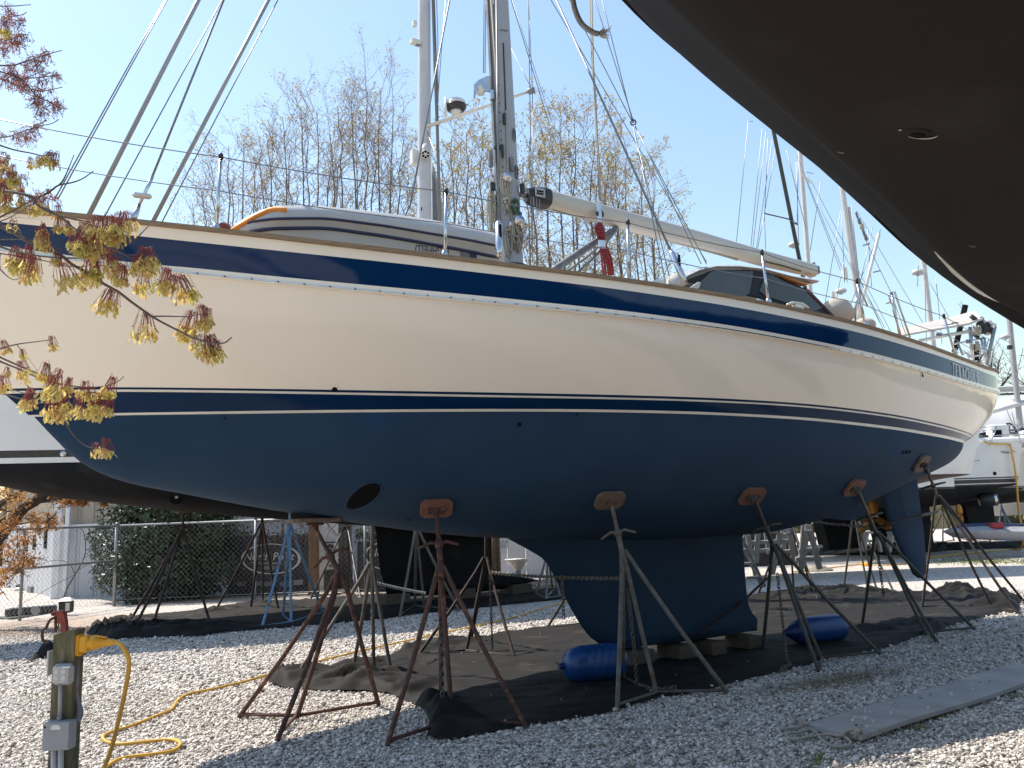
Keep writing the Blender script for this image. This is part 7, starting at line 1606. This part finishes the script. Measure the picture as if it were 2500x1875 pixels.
def big_tree(label, u, Y, spikes, seed, leafmat='bud', nleaf=2, dens=1., group='spring trees rising behind the yard', lsize=.085):
    """spikes: photo points reached by the leaders"""
    b = gnd(at(u, 1300, Y)); t = Tree(seed); rg = t.rg; o = thing('tree', label, 'tree', b, group)
    fk = b+up*3.2; t.big.tube([b, b+up*1.4, fk], [.34, .27, .24], 8)
    for (su, sv) in spikes:
        e = at(su, sv, Y+rg.uniform(-1.6, 1.6)); d = e-fk; L_ = np.linalg.norm(d); p0 = fk-up*rg.uniform(0, 1.2)
        # leaders leave the fork sideways and turn upward
        mid_ = p0+(e-p0)*.5+np.array([(e-p0)[0]*.32, (e-p0)[1]*.32, -.5]); C = spline([p0, p0+(mid_-p0)*.5, mid_, p0+(e-p0)*.8+np.array([(e-p0)[0]*.06, 0, 0]), e], 4); n = len(C)
        R = [.085*(1-.92*k/(n-1))+.007 for k in range(n)]; C = [c+rg.normal(size=3)*.05*(k > 0) for k, c in enumerate(C)]
        t.big.tube(C, R, 6, cap=False)
        nb = int(21*dens)
        for k in range(nb):
            f = .16+.84*(k+rg.uniform(0, 1))/nb; i = min(int(f*(n-1)), n-2); q = C[i]+(C[i+1]-C[i])*(f*(n-1)-i); D = C[i+1]-C[i]; D /= np.linalg.norm(D)
            x = rnd_unit(rg); x -= D*(x@D); x /= np.linalg.norm(x); s = rg.uniform(.45, 1.05)
            t.branch(q, D*math.cos(s)+x*math.sin(s), (L_*.21+.9)*(1.1-.62*f)*rg.uniform(.6, 1.25), .020*(1.15-.7*f)+.005, 2, 4, .10, 5, {2: int(6), 3: 4}, {2: .7, 3: .75}, .22)
    t.big.build('trunk', M['farbark'], o, True); tw = t.small.build('twigs', M['fartwig'], o, False); tw['kind'] = 'stuff'
    m = MB()
    for p, d in t.tips:
        if rg.uniform() > .5: continue
        for k in range(nleaf):
            a = rnd_unit(rg); a = a*.7+np.array(d)*.5; a /= np.linalg.norm(a); x = np.cross(a, rnd_unit(rg)); x /= np.linalg.norm(x)+1e-9; s = lsize*rg.uniform(.5, 1.3); q = p+rnd_unit(rg)*.09
            m.add([q, q+a*s*.5+x*s*.28, q+a*s, q+a*s*.5-x*s*.28], [(0, 1, 2, 3)])
    l = m.build('crown_buds', M[leafmat], o); l['kind'] = 'stuff'; return o
big_tree('budding bare tree farthest left, low behind the bow rails', 560, 42, [(470, 500), (490, 465), (515, 400), (555, 352), (595, 350), (625, 400), (645, 470), (570, 430)], 1)
big_tree('tall budding tree directly above the orange strap of the dinghy', 745, 41, [(630, 390), (650, 325), (690, 285), (735, 265), (775, 268), (805, 330), (825, 400), (705, 380), (750, 350)], 2)
big_tree('tallest budding tree left of the white mast', 880, 40, [(805, 330), (825, 262), (858, 235), (895, 218), (930, 215), (962, 265), (985, 340), (1000, 430), (915, 320), (870, 340), (960, 400)], 3)
big_tree('yellow-green budding tree between the two masts', 1140, 37, [(1060, 450), (1075, 390), (1100, 345), (1140, 320), (1180, 330), (1210, 390), (1110, 430), (1160, 420)], 4, 'bud', 3, .9, lsize=.10)
big_tree('yellow-green budding tree behind the boom, tallest on the right', 1385, 37, [(1275, 400), (1290, 345), (1325, 310), (1365, 290), (1405, 288), (1450, 325), (1485, 380), (1330, 420), (1400, 400), (1460, 450)], 5, 'bud', 3, .95, lsize=.105)
big_tree('yellow-green budding tree farthest right, behind the red rope', 1530, 39, [(1500, 380), (1530, 370), (1570, 400), (1600, 440), (1608, 500), (1560, 480), (1510, 460)], 6, 'bud', 3, .9, lsize=.10)
# bare tree beyond the stern
t = Tree(11); b = gnd(at(2398, 1246, 46)); o = thing('tree', 'bare branched tree beyond the stern at the right', 'tree', b)
for P in ([(2400, 1010), (2385, 930), (2384, 895), (2402, 862)], [(2400, 1010), (2412, 935), (2422, 880)], [(2402, 1005), (2440, 950), (2475, 905)], [(2398, 1008), (2394, 975), (2390, 968)], [(2412, 940), (2430, 920), (2440, 880)], [(2470, 1000), (2490, 955), (2500, 935)]):
    C = spline([at(u, v, 46) for u, v in P], 4); t.big.tube(C, list(np.linspace(.12, .03, len(C))), 6, cap=False)
    for k in range(4, len(C)):
        for q in range(3): t.branch(C[k], rnd_unit(t.rg)+up*.5, 1.1, .018, 2, 3, .15, 4, {2: 4}, {2: .7}, .3)
t.big.tube([b, at(2400, 1010, 46)], [.3, .16], 8); t.big.build('trunk', M['bark'], o, True); t.small.build('twigs', M['twig'], o)['kind'] = 'stuff'
def leafy(name, n, shape, size, mat, parent, seed, two=False):
    rg = np.random.default_rng(seed); m = MB()
    for k in range(n):
        q, nrm = shape(rg); a = rnd_unit(rg); a -= nrm*(a@nrm)*.6; a /= np.linalg.norm(a); x = np.cross(nrm+rnd_unit(rg)*.6, a); x /= np.linalg.norm(x)+1e-9; s = size*rg.uniform(.6, 1.35); h = np.cross(a, x)*s*.10
        m.add([q, q+a*s*.45+x*s*.26+h, q+a*s, q+a*s*.45-x*s*.26+h], [(0, 1, 2), (0, 2, 3)])
    l = m.build(name, M[mat], parent); l['kind'] = 'stuff'; return l
# holly bush
hb_ = gnd(at(415, 1478, 23.3)); ho = thing('shrub', 'large dark glossy evergreen bush behind the chain link fence', 'shrub', hb_)
rg0 = np.random.default_rng(3); cl = []
def bushR(z_): return 2.05*math.sqrt(max(.01, 1-((z_-.95)/(2.75 if z_ > .95 else 1.25))**2))
for k in range(95):
    a = rg0.uniform(0, 6.283); z_ = rg0.uniform(.15, 3.5); R_ = bushR(z_)*rg0.uniform(.62, 1.1); cl.append((hb_+np.array([R_*math.cos(a), R_*math.sin(a)*.8, z_]), rg0.uniform(.28, .5)))
def hshape(rg):
    if rg.uniform() < .8: c, r = cl[rg.integers(len(cl))]; d = rnd_unit(rg); return c+d*r*rg.uniform(.6, 1.05), d
    a = rg.uniform(0, 6.283); z_ = rg.uniform(.05, 3.4); R_ = .85*bushR(z_)*rg.uniform(.5, 1); d = np.array([math.cos(a), math.sin(a), .2]); return hb_+np.array([R_*math.cos(a), R_*math.sin(a)*.8, z_]), d/np.linalg.norm(d)
leafy('crown_leaves', 17000, hshape, .12, 'hollyl', ho, 5)
def hcore(rg):
    a = rg.uniform(0, 6.283); z_ = rg.uniform(.1, 3.2); R_ = .78*bushR(z_)*rg.uniform(.2, .95); d = np.array([math.cos(a), math.sin(a), .1]); return hb_+np.array([R_*math.cos(a), R_*math.sin(a)*.8, z_]), d/np.linalg.norm(d)
leafy('inner_leaves', 2600, hcore, .34, 'hollyl', ho, 6)
m = MB(); m.tube([hb_, hb_+up*1.5], [.08, .03], 6); [m.tube([hb_+up*.2, hb_+np.array([math.cos(k)*1.3, math.sin(k), 1.2+.2*k])], [.04, .012], 5) for k in range(6)]; m.build('stems', M['bark'], ho)
# orange-leaved tree at the left edge
ob_ = gnd(at(-90, 1500, 17)); oo = thing('tree', 'dark limbed tree with orange spring leaves at the left edge', 'tree', ob_)
Yt = 17.; t = Tree(31); rg = t.rg
m = MB(); m.tube([ob_, at(-70, 1400, Yt), at(-40, 1350, Yt), at(0, 1311, Yt), at(24, 1280, Yt), at(60, 1239, Yt), at(84, 1225, Yt), at(104, 1208, Yt), at(118, 1180, Yt), at(126, 1130, Yt+.4)], [.24, .19, .15, .12, .105, .10, .10, .105, .09, .06], 9)
m.tube([at(-40, 1350, Yt), at(-20, 1260, Yt), at(0, 1229, Yt), at(31, 1213, Yt), at(55, 1200, Yt)], [.09, .08, .06, .055, .05], 7); m.tube([at(84, 1225, Yt), at(120, 1222, Yt), at(155, 1214, Yt-.2), at(200, 1216, Yt-.2)], [.05, .04, .03, .012], 6); m.tube([at(0, 1245, Yt), at(30, 1250, Yt), at(50, 1240, Yt)], [.02, .015, .03], 5); m.build('trunk', M['bark'], oo, True)
oc = []
for (u, v, r) in ((15, 1200, .3), (50, 1215, .25), (80, 1262, .33), (112, 1270, .3), (130, 1275, .18), (40, 1275, .35), (10, 1290, .3), (95, 1290, .22), (20, 1352, .28), (50, 1365, .28), (75, 1372, .2), (10, 1395, .26), (35, 1388, .24), (30, 1232, .3), (150, 1222, .14), (165, 1224, .13), (190, 1222, .12), (205, 1226, .09), (255, 1228, .07), (10, 1330, .3), (60, 1320, .2), (5, 1180, .3), (100, 1195, .2), (5, 1420, .25), (130, 1212, .12)): oc.append((at(u, v, Yt+rg.uniform(-.5, .5)), r))
for c, r in oc:
    for k in range(4): t.branch(c+rnd_unit(rg)*r*.5, rnd_unit(rg), r*1.6, .010, 3, 4, .2, 3, {3: 3}, {3: .8}, .1)
t.small.build('twigs', M['bark'], oo)['kind'] = 'stuff'
leafy('crown_leaves', 4200, lambda rg: (lambda c: (c[0]+rnd_unit(rg)*c[1]*rg.uniform(.1, 1.1), rnd_unit(rg)))(oc[rg.integers(len(oc))]), .06, 'orangebud', oo, 9)
# bare sapling against the pale wall
sp_o = thing('sapling', 'thin bare sapling against the pale wall behind the fence', 'sapling', gnd(at(152, 1480, 22.5))); m = MB()
for P, r in (([(152, 1474), (162, 1440), (183, 1403), (205, 1362), (209, 1330), (204, 1300), (196, 1288)], .022), ([(183, 1403), (172, 1380), (150, 1368), (120, 1370), (105, 1375)], .012), ([(190, 1392), (215, 1378), (240, 1368)], .012), ([(205, 1362), (225, 1354), (245, 1355)], .008), ([(183, 1403), (130, 1430), (70, 1465), (20, 1490)], .009)): C = spline([at(u, v, 22.5) for u, v in P], 4); m.tube(C, list(np.linspace(r, r*.4, len(C))), 5)
m.build('stem', M['bark'], sp_o, True)
# leaf litter and vine on top of the sign panels
for lb_, u0, u1, v, Y in (('dry brown vine tangled along the top of the left dark sign', 600, 752, 1313, 23.2), ('dry green-brown hedge above the right dark sign', 868, 925, 1305, 24.2)):
    vo = thing('shrub', lb_, 'shrub', gnd(at((u0+u1)/2, 1400, Y)), None)
    leafy('leaves', 420 if u1-u0 > 80 else 500, lambda rg, u0=u0, u1=u1, v=v, Y=Y: (at(rg.uniform(u0, u1), v+rg.normal()*8, Y+rg.uniform(-.1, .2)), rnd_unit(rg)), .07, 'bark' if u1-u0 > 80 else 'hollyl', vo, int(u0))
    m = MB(); [m.tube([at(u0+k*(u1-u0)/7, v+24, Y+.15), at(u0+(k+.6)*(u1-u0)/7, v-8-6*(k % 3), Y)], .012, 4) for k in range(7)]; m.build('stems', M['twig'], vo)
rg = np.random.default_rng(77); m = MB()                    # bare hanging twigs above the fence, right of the bush
bt = thing('shrub', 'bare twiggy shrub hanging over the fence around the brown pole', 'shrub', gnd(at(700, 1440, 23.0)))
for k in range(46):
    u = rg.uniform(570, 830); a = at(u, 1272, 22.9); b = at(u+rg.uniform(-45, 45), rg.uniform(1288, 1325), 22.8+rg.uniform(-.3, .3)); m.tube([a, (a+b)/2+rnd_unit(rg)*.12, b], [.010, .008, .004], 3, cap=False)
m.tube([gnd(at(700, 1440, 23.0)), at(690, 1275, 22.95)], .03, 5); m.tube([at(575, 1272, 22.9), at(830, 1270, 22.9)], .012, 4); m.build('twigs', M['twig'], bt)

# ================================================================== MAPLE BRANCHES IN THE FOREGROUND
YM = 3.05
mp_b = np.array([-3.6, 3.3, 0.]); maple = thing('maple_tree', 'maple in flower reaching its seed-hung branches in from the left edge', 'tree', mp_b)
m = MB(); m.tube([mp_b, mp_b+np.array([.05, 0, 1.2]), mp_b+np.array([.1, .0, 2.4]), mp_b+np.array([.2, 0, 4.2])], [.13, .115, .10, .06], 10); m.build('trunk', M['maplebr'], maple, True)
q6 = lambda P: [(x/2.37, 450+y/2.37) for x, y in P]; q3 = lambda P: [(x/3.3175, y/3.3175) for x, y in P]; q1z = lambda P: [(x/2.766, y/2.766) for x, y in P]
BR = [  # (points, thickness px at root, depth offset)
 (q6([(0,240),(100,290),(160,330),(240,360),(350,410),(420,465),(500,510),(590,570),(680,620),(760,680),(850,745),(870,760),(960,810),(1040,850),(1110,885),(1200,910),(1290,920),(1340,885)]), 9, 0),
 (q6([(870,765),(960,763),(1090,765),(1160,750)]), 4, 0), (q6([(30,40),(160,65),(230,130),(310,170),(400,195),(470,210),(520,215)]), 7, -.1),
 (q6([(0,190),(80,150),(160,105),(230,80)]), 6, -.05), (q6([(0,215),(60,190),(200,110)]), 5, -.15), (q1z([(30,1285),(120,1300),(240,1330),(310,1310),(360,1275),(400,1250),(490,1232),(560,1205),(632,1155)]), 6, .1), (q1z([(400,1250),(430,1210),(470,1120),(500,1045)]), 4, .1), (q1z([(310,1310),(325,1275)]), 2, .1),
 (q6([(0,360),(80,385),(200,410),(340,425),(480,425),(600,410),(690,375),(780,320),(860,240)]), 6, .05), (q6([(0,320),(130,320),(190,325)]), 4, .05), (q6([(600,360),(700,395),(760,430),(840,490),(900,520)]), 5, -.05), (q6([(690,395),(740,407),(810,408)]), 3, -.05),
 (q6([(250,130),(350,190),(450,270),(520,300)]), 6, -.1), (q6([(160,330),(250,320),(300,355),(365,385)]), 3, .1), (q6([(0,400),(100,415),(250,440),(400,475),(600,470),(760,500),(860,500)]), 4, .12), (q6([(0,490),(40,530),(80,552),(112,545)]), 4, .0),
 (q6([(0,950),(100,925),(200,912),(290,900)]), 5, .1), (q6([(0,1000),(100,1045),(220,1095),(300,1140),(380,1160),(500,1175),(620,1165),(690,1135),(716,1110)]), 5, .1), (q6([(0,1025),(100,1065),(200,1110),(320,1150),(360,1160)]), 6, .05), (q6([(0,1205),(130,1245),(240,1265),(340,1245),(400,1230),(520,1200)]), 4, .15), (q6([(140,1130),(170,1180),(240,1255)]), 4, .1), (q6([(340,1320),(390,1400),(450,1480),(530,1525),(600,1510)]), 4, .15), (q6([(270,1240),(310,1290),(340,1320)]), 4, .15), (q6([(520,1200),(590,1255)]), 3, .15), (q6([(0,1130),(60,1180),(170,1220)]), 3, .1), (q6([(640,590),(640,625),(650,645)]), 4, 0), (q6([(840,745),(850,785)]), 4, 0), (q6([(350,420),(355,455),(360,485)]), 4, 0),(q6([(100,930),(125,965)]), 2, .1),
 (q3([(-20,50),(120,48),(190,42),(250,38)]), 4, .3), (q3([(60,70),(110,125),(150,125),(190,115),(215,98)]), 3, .3), (q3([(20,130),(60,150),(150,165),(215,165)]), 3, .3), (q3([(-10,320),(80,320),(150,300),(215,275)]), 3, .3), (q3([(0,350),(40,380),(75,430)]), 3, .3), (q3([(-10,530),(100,530),(200,500),(330,455),(400,435),(500,408)]), 5, .25), (q3([(0,580),(100,610),(180,650),(230,700),(300,780),(400,825),(480,870),(550,882)]), 5, .25), (q3([(0,640),(120,680),(190,740),(260,775),(300,780)]), 4, .28), (q3([(200,632),(300,630),(420,615),(495,612)]), 3, .25), (q3([(200,632),(260,610),(310,590)]), 2, .25), (q3([(240,720),(340,735),(420,725),(505,705)]), 3, .25), (q3([(-10,1115),(90,1100),(200,1060),(330,1020),(420,1000),(475,968)]), 4, .2), (q3([(270,1020),(330,1000),(370,975)]), 2, .2), (q3([(0,1178),(120,1215),(250,1240),(350,1262),(440,1255)]), 6, .1)]
for P, w, dy in BR:
    Y = YM+dy; C = [at(u, v, Y) for u, v in P]
    if P[0][0] < 5: C = [mp_b+np.array([.15, 0, max(1.2, C[0][2]*.75)]) if False else C[0]+(C[0]-C[1])/np.linalg.norm(C[0]-C[1])*.12]+C
    if P[0][0] < 5:                                  # carry the branch off-frame back to the trunk
        e = C[0]; z_ = max(1.0, min(4.0, e[2]-.25)); C = [np.array([mp_b[0]+.08, mp_b[1], z_]), (np.array([mp_b[0]+.08, mp_b[1], z_])+e)/2+up*.05]+C
    C = spline(C, 4); n = len(C); m = MB(); R = [max(.0016, w/2/F*Y*(1.15-.75*k/(n-1))) for k in range(n)]; m.tube(C, R, 6); m.build('branch', M['maplebr'], maple, True)
def seed_cluster(seed, n, L_=.05):                 # red stalks with paired wings hanging below
    rg = np.random.default_rng(seed); s = MB(); w = MB()
    for k in range(n):
        a = rg.uniform(0, 6.283); sp = rg.uniform(.1, .85); d = np.array([math.cos(a)*sp, math.sin(a)*sp, -1.0]); d /= np.linalg.norm(d); L = L_*rg.uniform(.5, 1.15); st0 = np.array([rg.normal()*.005, rg.normal()*.005, rg.normal()*.004]); k0 = st0+np.array([d[0]*.5, d[1]*.5, .15])*L; e = st0+d*L
        s.tube([st0, k0, e], [.0009, .0008, .0007], 3, cap=False); s.sphere(e, .0022, 5, 3)
        for g in (-1, 1):
            t = np.array([-math.sin(a), math.cos(a), 0])*g*rg.uniform(.35, .8)+np.array([0, 0, -1])+rnd_unit(rg)*.25; t /= np.linalg.norm(t); x = np.cross(t, rnd_unit(rg)); x /= np.linalg.norm(x); ln = .030*rg.uniform(.7, 1.15); wd = .0052*rg.uniform(.8, 1.2); nz = np.cross(t, x)*.0015
            w.add([e, e+t*ln*.35+x*wd*.6, e+t*ln*.75+x*wd*1.15+nz, e+t*ln+x*wd*.3, e+t*ln*.9-x*wd*.5, e+t*ln*.4-x*wd*.35], [(0, 1, 5), (1, 2, 4, 5), (2, 3, 4)])
    return s, w
def floret_cluster(seed, n):
    rg = np.random.default_rng(seed); s = MB()
    for k in range(n):
        d = rnd_unit(rg); d[2] -= .4; L = rg.uniform(.012, .034); q = rnd_unit(rg)*.01; e = q+d*L; s.tube([q, e], [.0009, .0006], 3, cap=False)
        for g in range(3): t = rnd_unit(rg); x = np.cross(t, rnd_unit(rg)); x /= np.linalg.norm(x); s.add([e, e+t*.005+x*.0016, e+t*.010, e+t*.005-x*.0016], [(0, 1, 2, 3)])
    return s
protoS = []
for k in range(5):
    s, w = seed_cluster(100+k, 20+4*k); a = s.build('stalks', M['pedi']); b = w.build('seed_wings', M['seed']); protoS.append((a.data, b.data)); bpy.data.objects.remove(a); bpy.data.objects.remove(b)
protoF = []
for k in range(4): s = floret_cluster(200+k, 24); a = s.build('florets', M['floret']); protoF.append(a.data); bpy.data.objects.remove(a)
CLs = [(80,225,45),(250,250,50),(215,285,55),(260,300,55),(480,285,80),(540,330,85),(600,225,80),(650,215,85),(700,195,80),(560,215,80),(500,250,80),(640,265,70),(575,300,85),(470,330,60),(730,200,70),(90,400,75),(170,405,85),(200,455,80),(130,440,80),(355,490,85),(320,415,40),(455,545,50),(525,460,90),(560,470,60),(630,400,70),(645,460,75),(715,500,65),(795,430,60),(850,400,75),(880,455,65),(830,535,80),(960,520,75),(1040,570,85),(1000,545,60),(650,645,80),(850,785,95),(1110,775,85),(1175,735,75),(1200,745,60),(1070,845,50),(1140,900,60),(1210,910,85),(1250,925,60),(20,925,45),(125,968,30),(300,900,45),(120,1050,65),(270,1065,60),(340,1100,60),(320,1140,75),(400,1150,60),(490,1165,60),(520,1190,50),(650,1150,70),(185,1215,65),(310,1255,80),(380,1240,60),(460,1265,55),(590,1255,80),(640,1270,50),(350,1270,60),(555,1515,45),(615,1500,60),(20,1130,50),(45,1070,30),(20,30,60),(130,60,55),(200,100,60),(260,100,50),(330,140,45),(340,205,55),(390,230,45),(40,90,50),(690,250,70),(430,310,60)]
CL3 = [(30,200,75),(20,1260,70),(70,1290,60),(440,1265,80),(400,1260,60),(250,1300,55),(310,1290,50),(20,1400,70),(60,1480,70),(130,1420,60),(30,1500,60),(170,1500,55),(110,1360,55),(20,1330,60),(60,1420,60)]
FLs = [(60,80,40),(90,120,40),(140,190,40),(40,140,40),(180,170,35),(150,310,45),(190,300,45),(110,320,40),(60,320,45),(25,320,40),(140,340,40),(40,400,35),(20,420,30),(380,430,40),(350,445,35),(265,470,35),(300,500,40),(310,530,40),(210,520,40),(225,555,35),(320,580,20),(95,520,30),(120,590,45),(160,640,45),(190,680,45),(60,600,40),(40,640,40),(90,560,35),(200,650,40),(220,700,35),(130,630,45),(430,600,40),(380,640,35),(320,650,35),(460,620,25),(410,730,30),(310,720,40),(290,800,40),(320,830,45),(330,880,40),(345,910,30),(440,830,45),(460,860,40),(490,840,30),(300,790,40),(300,1020,45),(260,1050,35),(200,1085,40),(150,1080,40),(120,1105,35),(230,1110,35),(20,1090,30),(200,1430,35),(20,1570,40),(390,1540,30),(320,1570,40),(250,1600,40),(420,1600,40),(300,1610,40)]
random.seed(9)
def add_cluster(u, v, sc, dy, kind):
    p = at(u, v, YM+dy); ob = thing('seed_cluster' if kind == 's' else 'flower_cluster', None, None); ob.parent = maple; ob.location = tuple(p-wo(maple)); ob.rotation_euler = (random.uniform(-.3, .3), random.uniform(-.3, .3), random.uniform(0, 6.28)); ob.scale = (sc,)*3
    if kind == 's':
        a, b = random.choice(protoS)
        for nm, me in (('stalks', a), ('seed_wings', b)): c = bpy.data.objects.new(nm, me); COL.objects.link(c); c.parent = ob
    else: c = bpy.data.objects.new('florets', random.choice(protoF)); COL.objects.link(c); c.parent = ob
for x, y, s in CLs: add_cluster(x/2.37, 450+(y-s*.3)/2.37, s/64, random.uniform(-.08, .12), 's')
for x, y, s in CL3: add_cluster(x/3.3175, (y-s*.3)/3.3175, s/90, random.uniform(0, .15), 's')
for x, y, s in FLs: add_cluster(x/3.3175, y/3.3175, s/36, random.uniform(.15, .35), 'f')

# added belt of woods, hiding the low sky and darkening the stern's reflections
rgw = np.random.default_rng(50)
def wood_at(a):                                  # distance and height by bearing (0 = straight ahead)
    d = abs((a+math.pi) % (2*math.pi)-math.pi); w = min(1, max(0, (d-.75)/.35)); return (88*(1-w)+46*w), (6.0*(1-w)+8.5*w)
m = MB(); vv = []; n = 260
for k in range(n):
    a = 2*math.pi*k/n; R_, H_ = wood_at(a); R_ += 2*math.sin(k*.9); H_ *= .72+.28*mnoise.noise((k*.35, 1., 2.))+.12*mnoise.noise((k*1.3, 5., 2.)); vv += [(R_*math.sin(a), R_*math.cos(a), -.2), (R_*math.sin(a), R_*math.cos(a), max(2., H_))]
m.add(vv, [(2*k, 2*k+1, (2*k+3) % (2*n), (2*k+2) % (2*n)) for k in range(n)])
for k in range(9000):
    a = rgw.uniform(0, 2*math.pi); R_, H_ = wood_at(a); R_ -= abs(rgw.normal())*2; H_ *= .8+.3*mnoise.noise((a*14, 1., 2.))+.15*mnoise.noise((a*50, 5., 2.)); p = np.array([R_*math.sin(a), R_*math.cos(a), H_*rgw.uniform(.02, 1.12)]); t = rnd_unit(rgw); x = np.cross(t, rnd_unit(rgw)); x /= np.linalg.norm(x); s = rgw.uniform(.5, 1.3)*(R_/70)
    m.add([p, p+t*s*.5+x*s*.35, p+t*s, p+t*s*.5-x*s*.35], [(0, 1, 2, 3)])
tag(m.build('added_wood', M['wood'], None), 'added belt of brown-green spring woods hiding the low sky around the yard', 'woods', None, 'stuff')
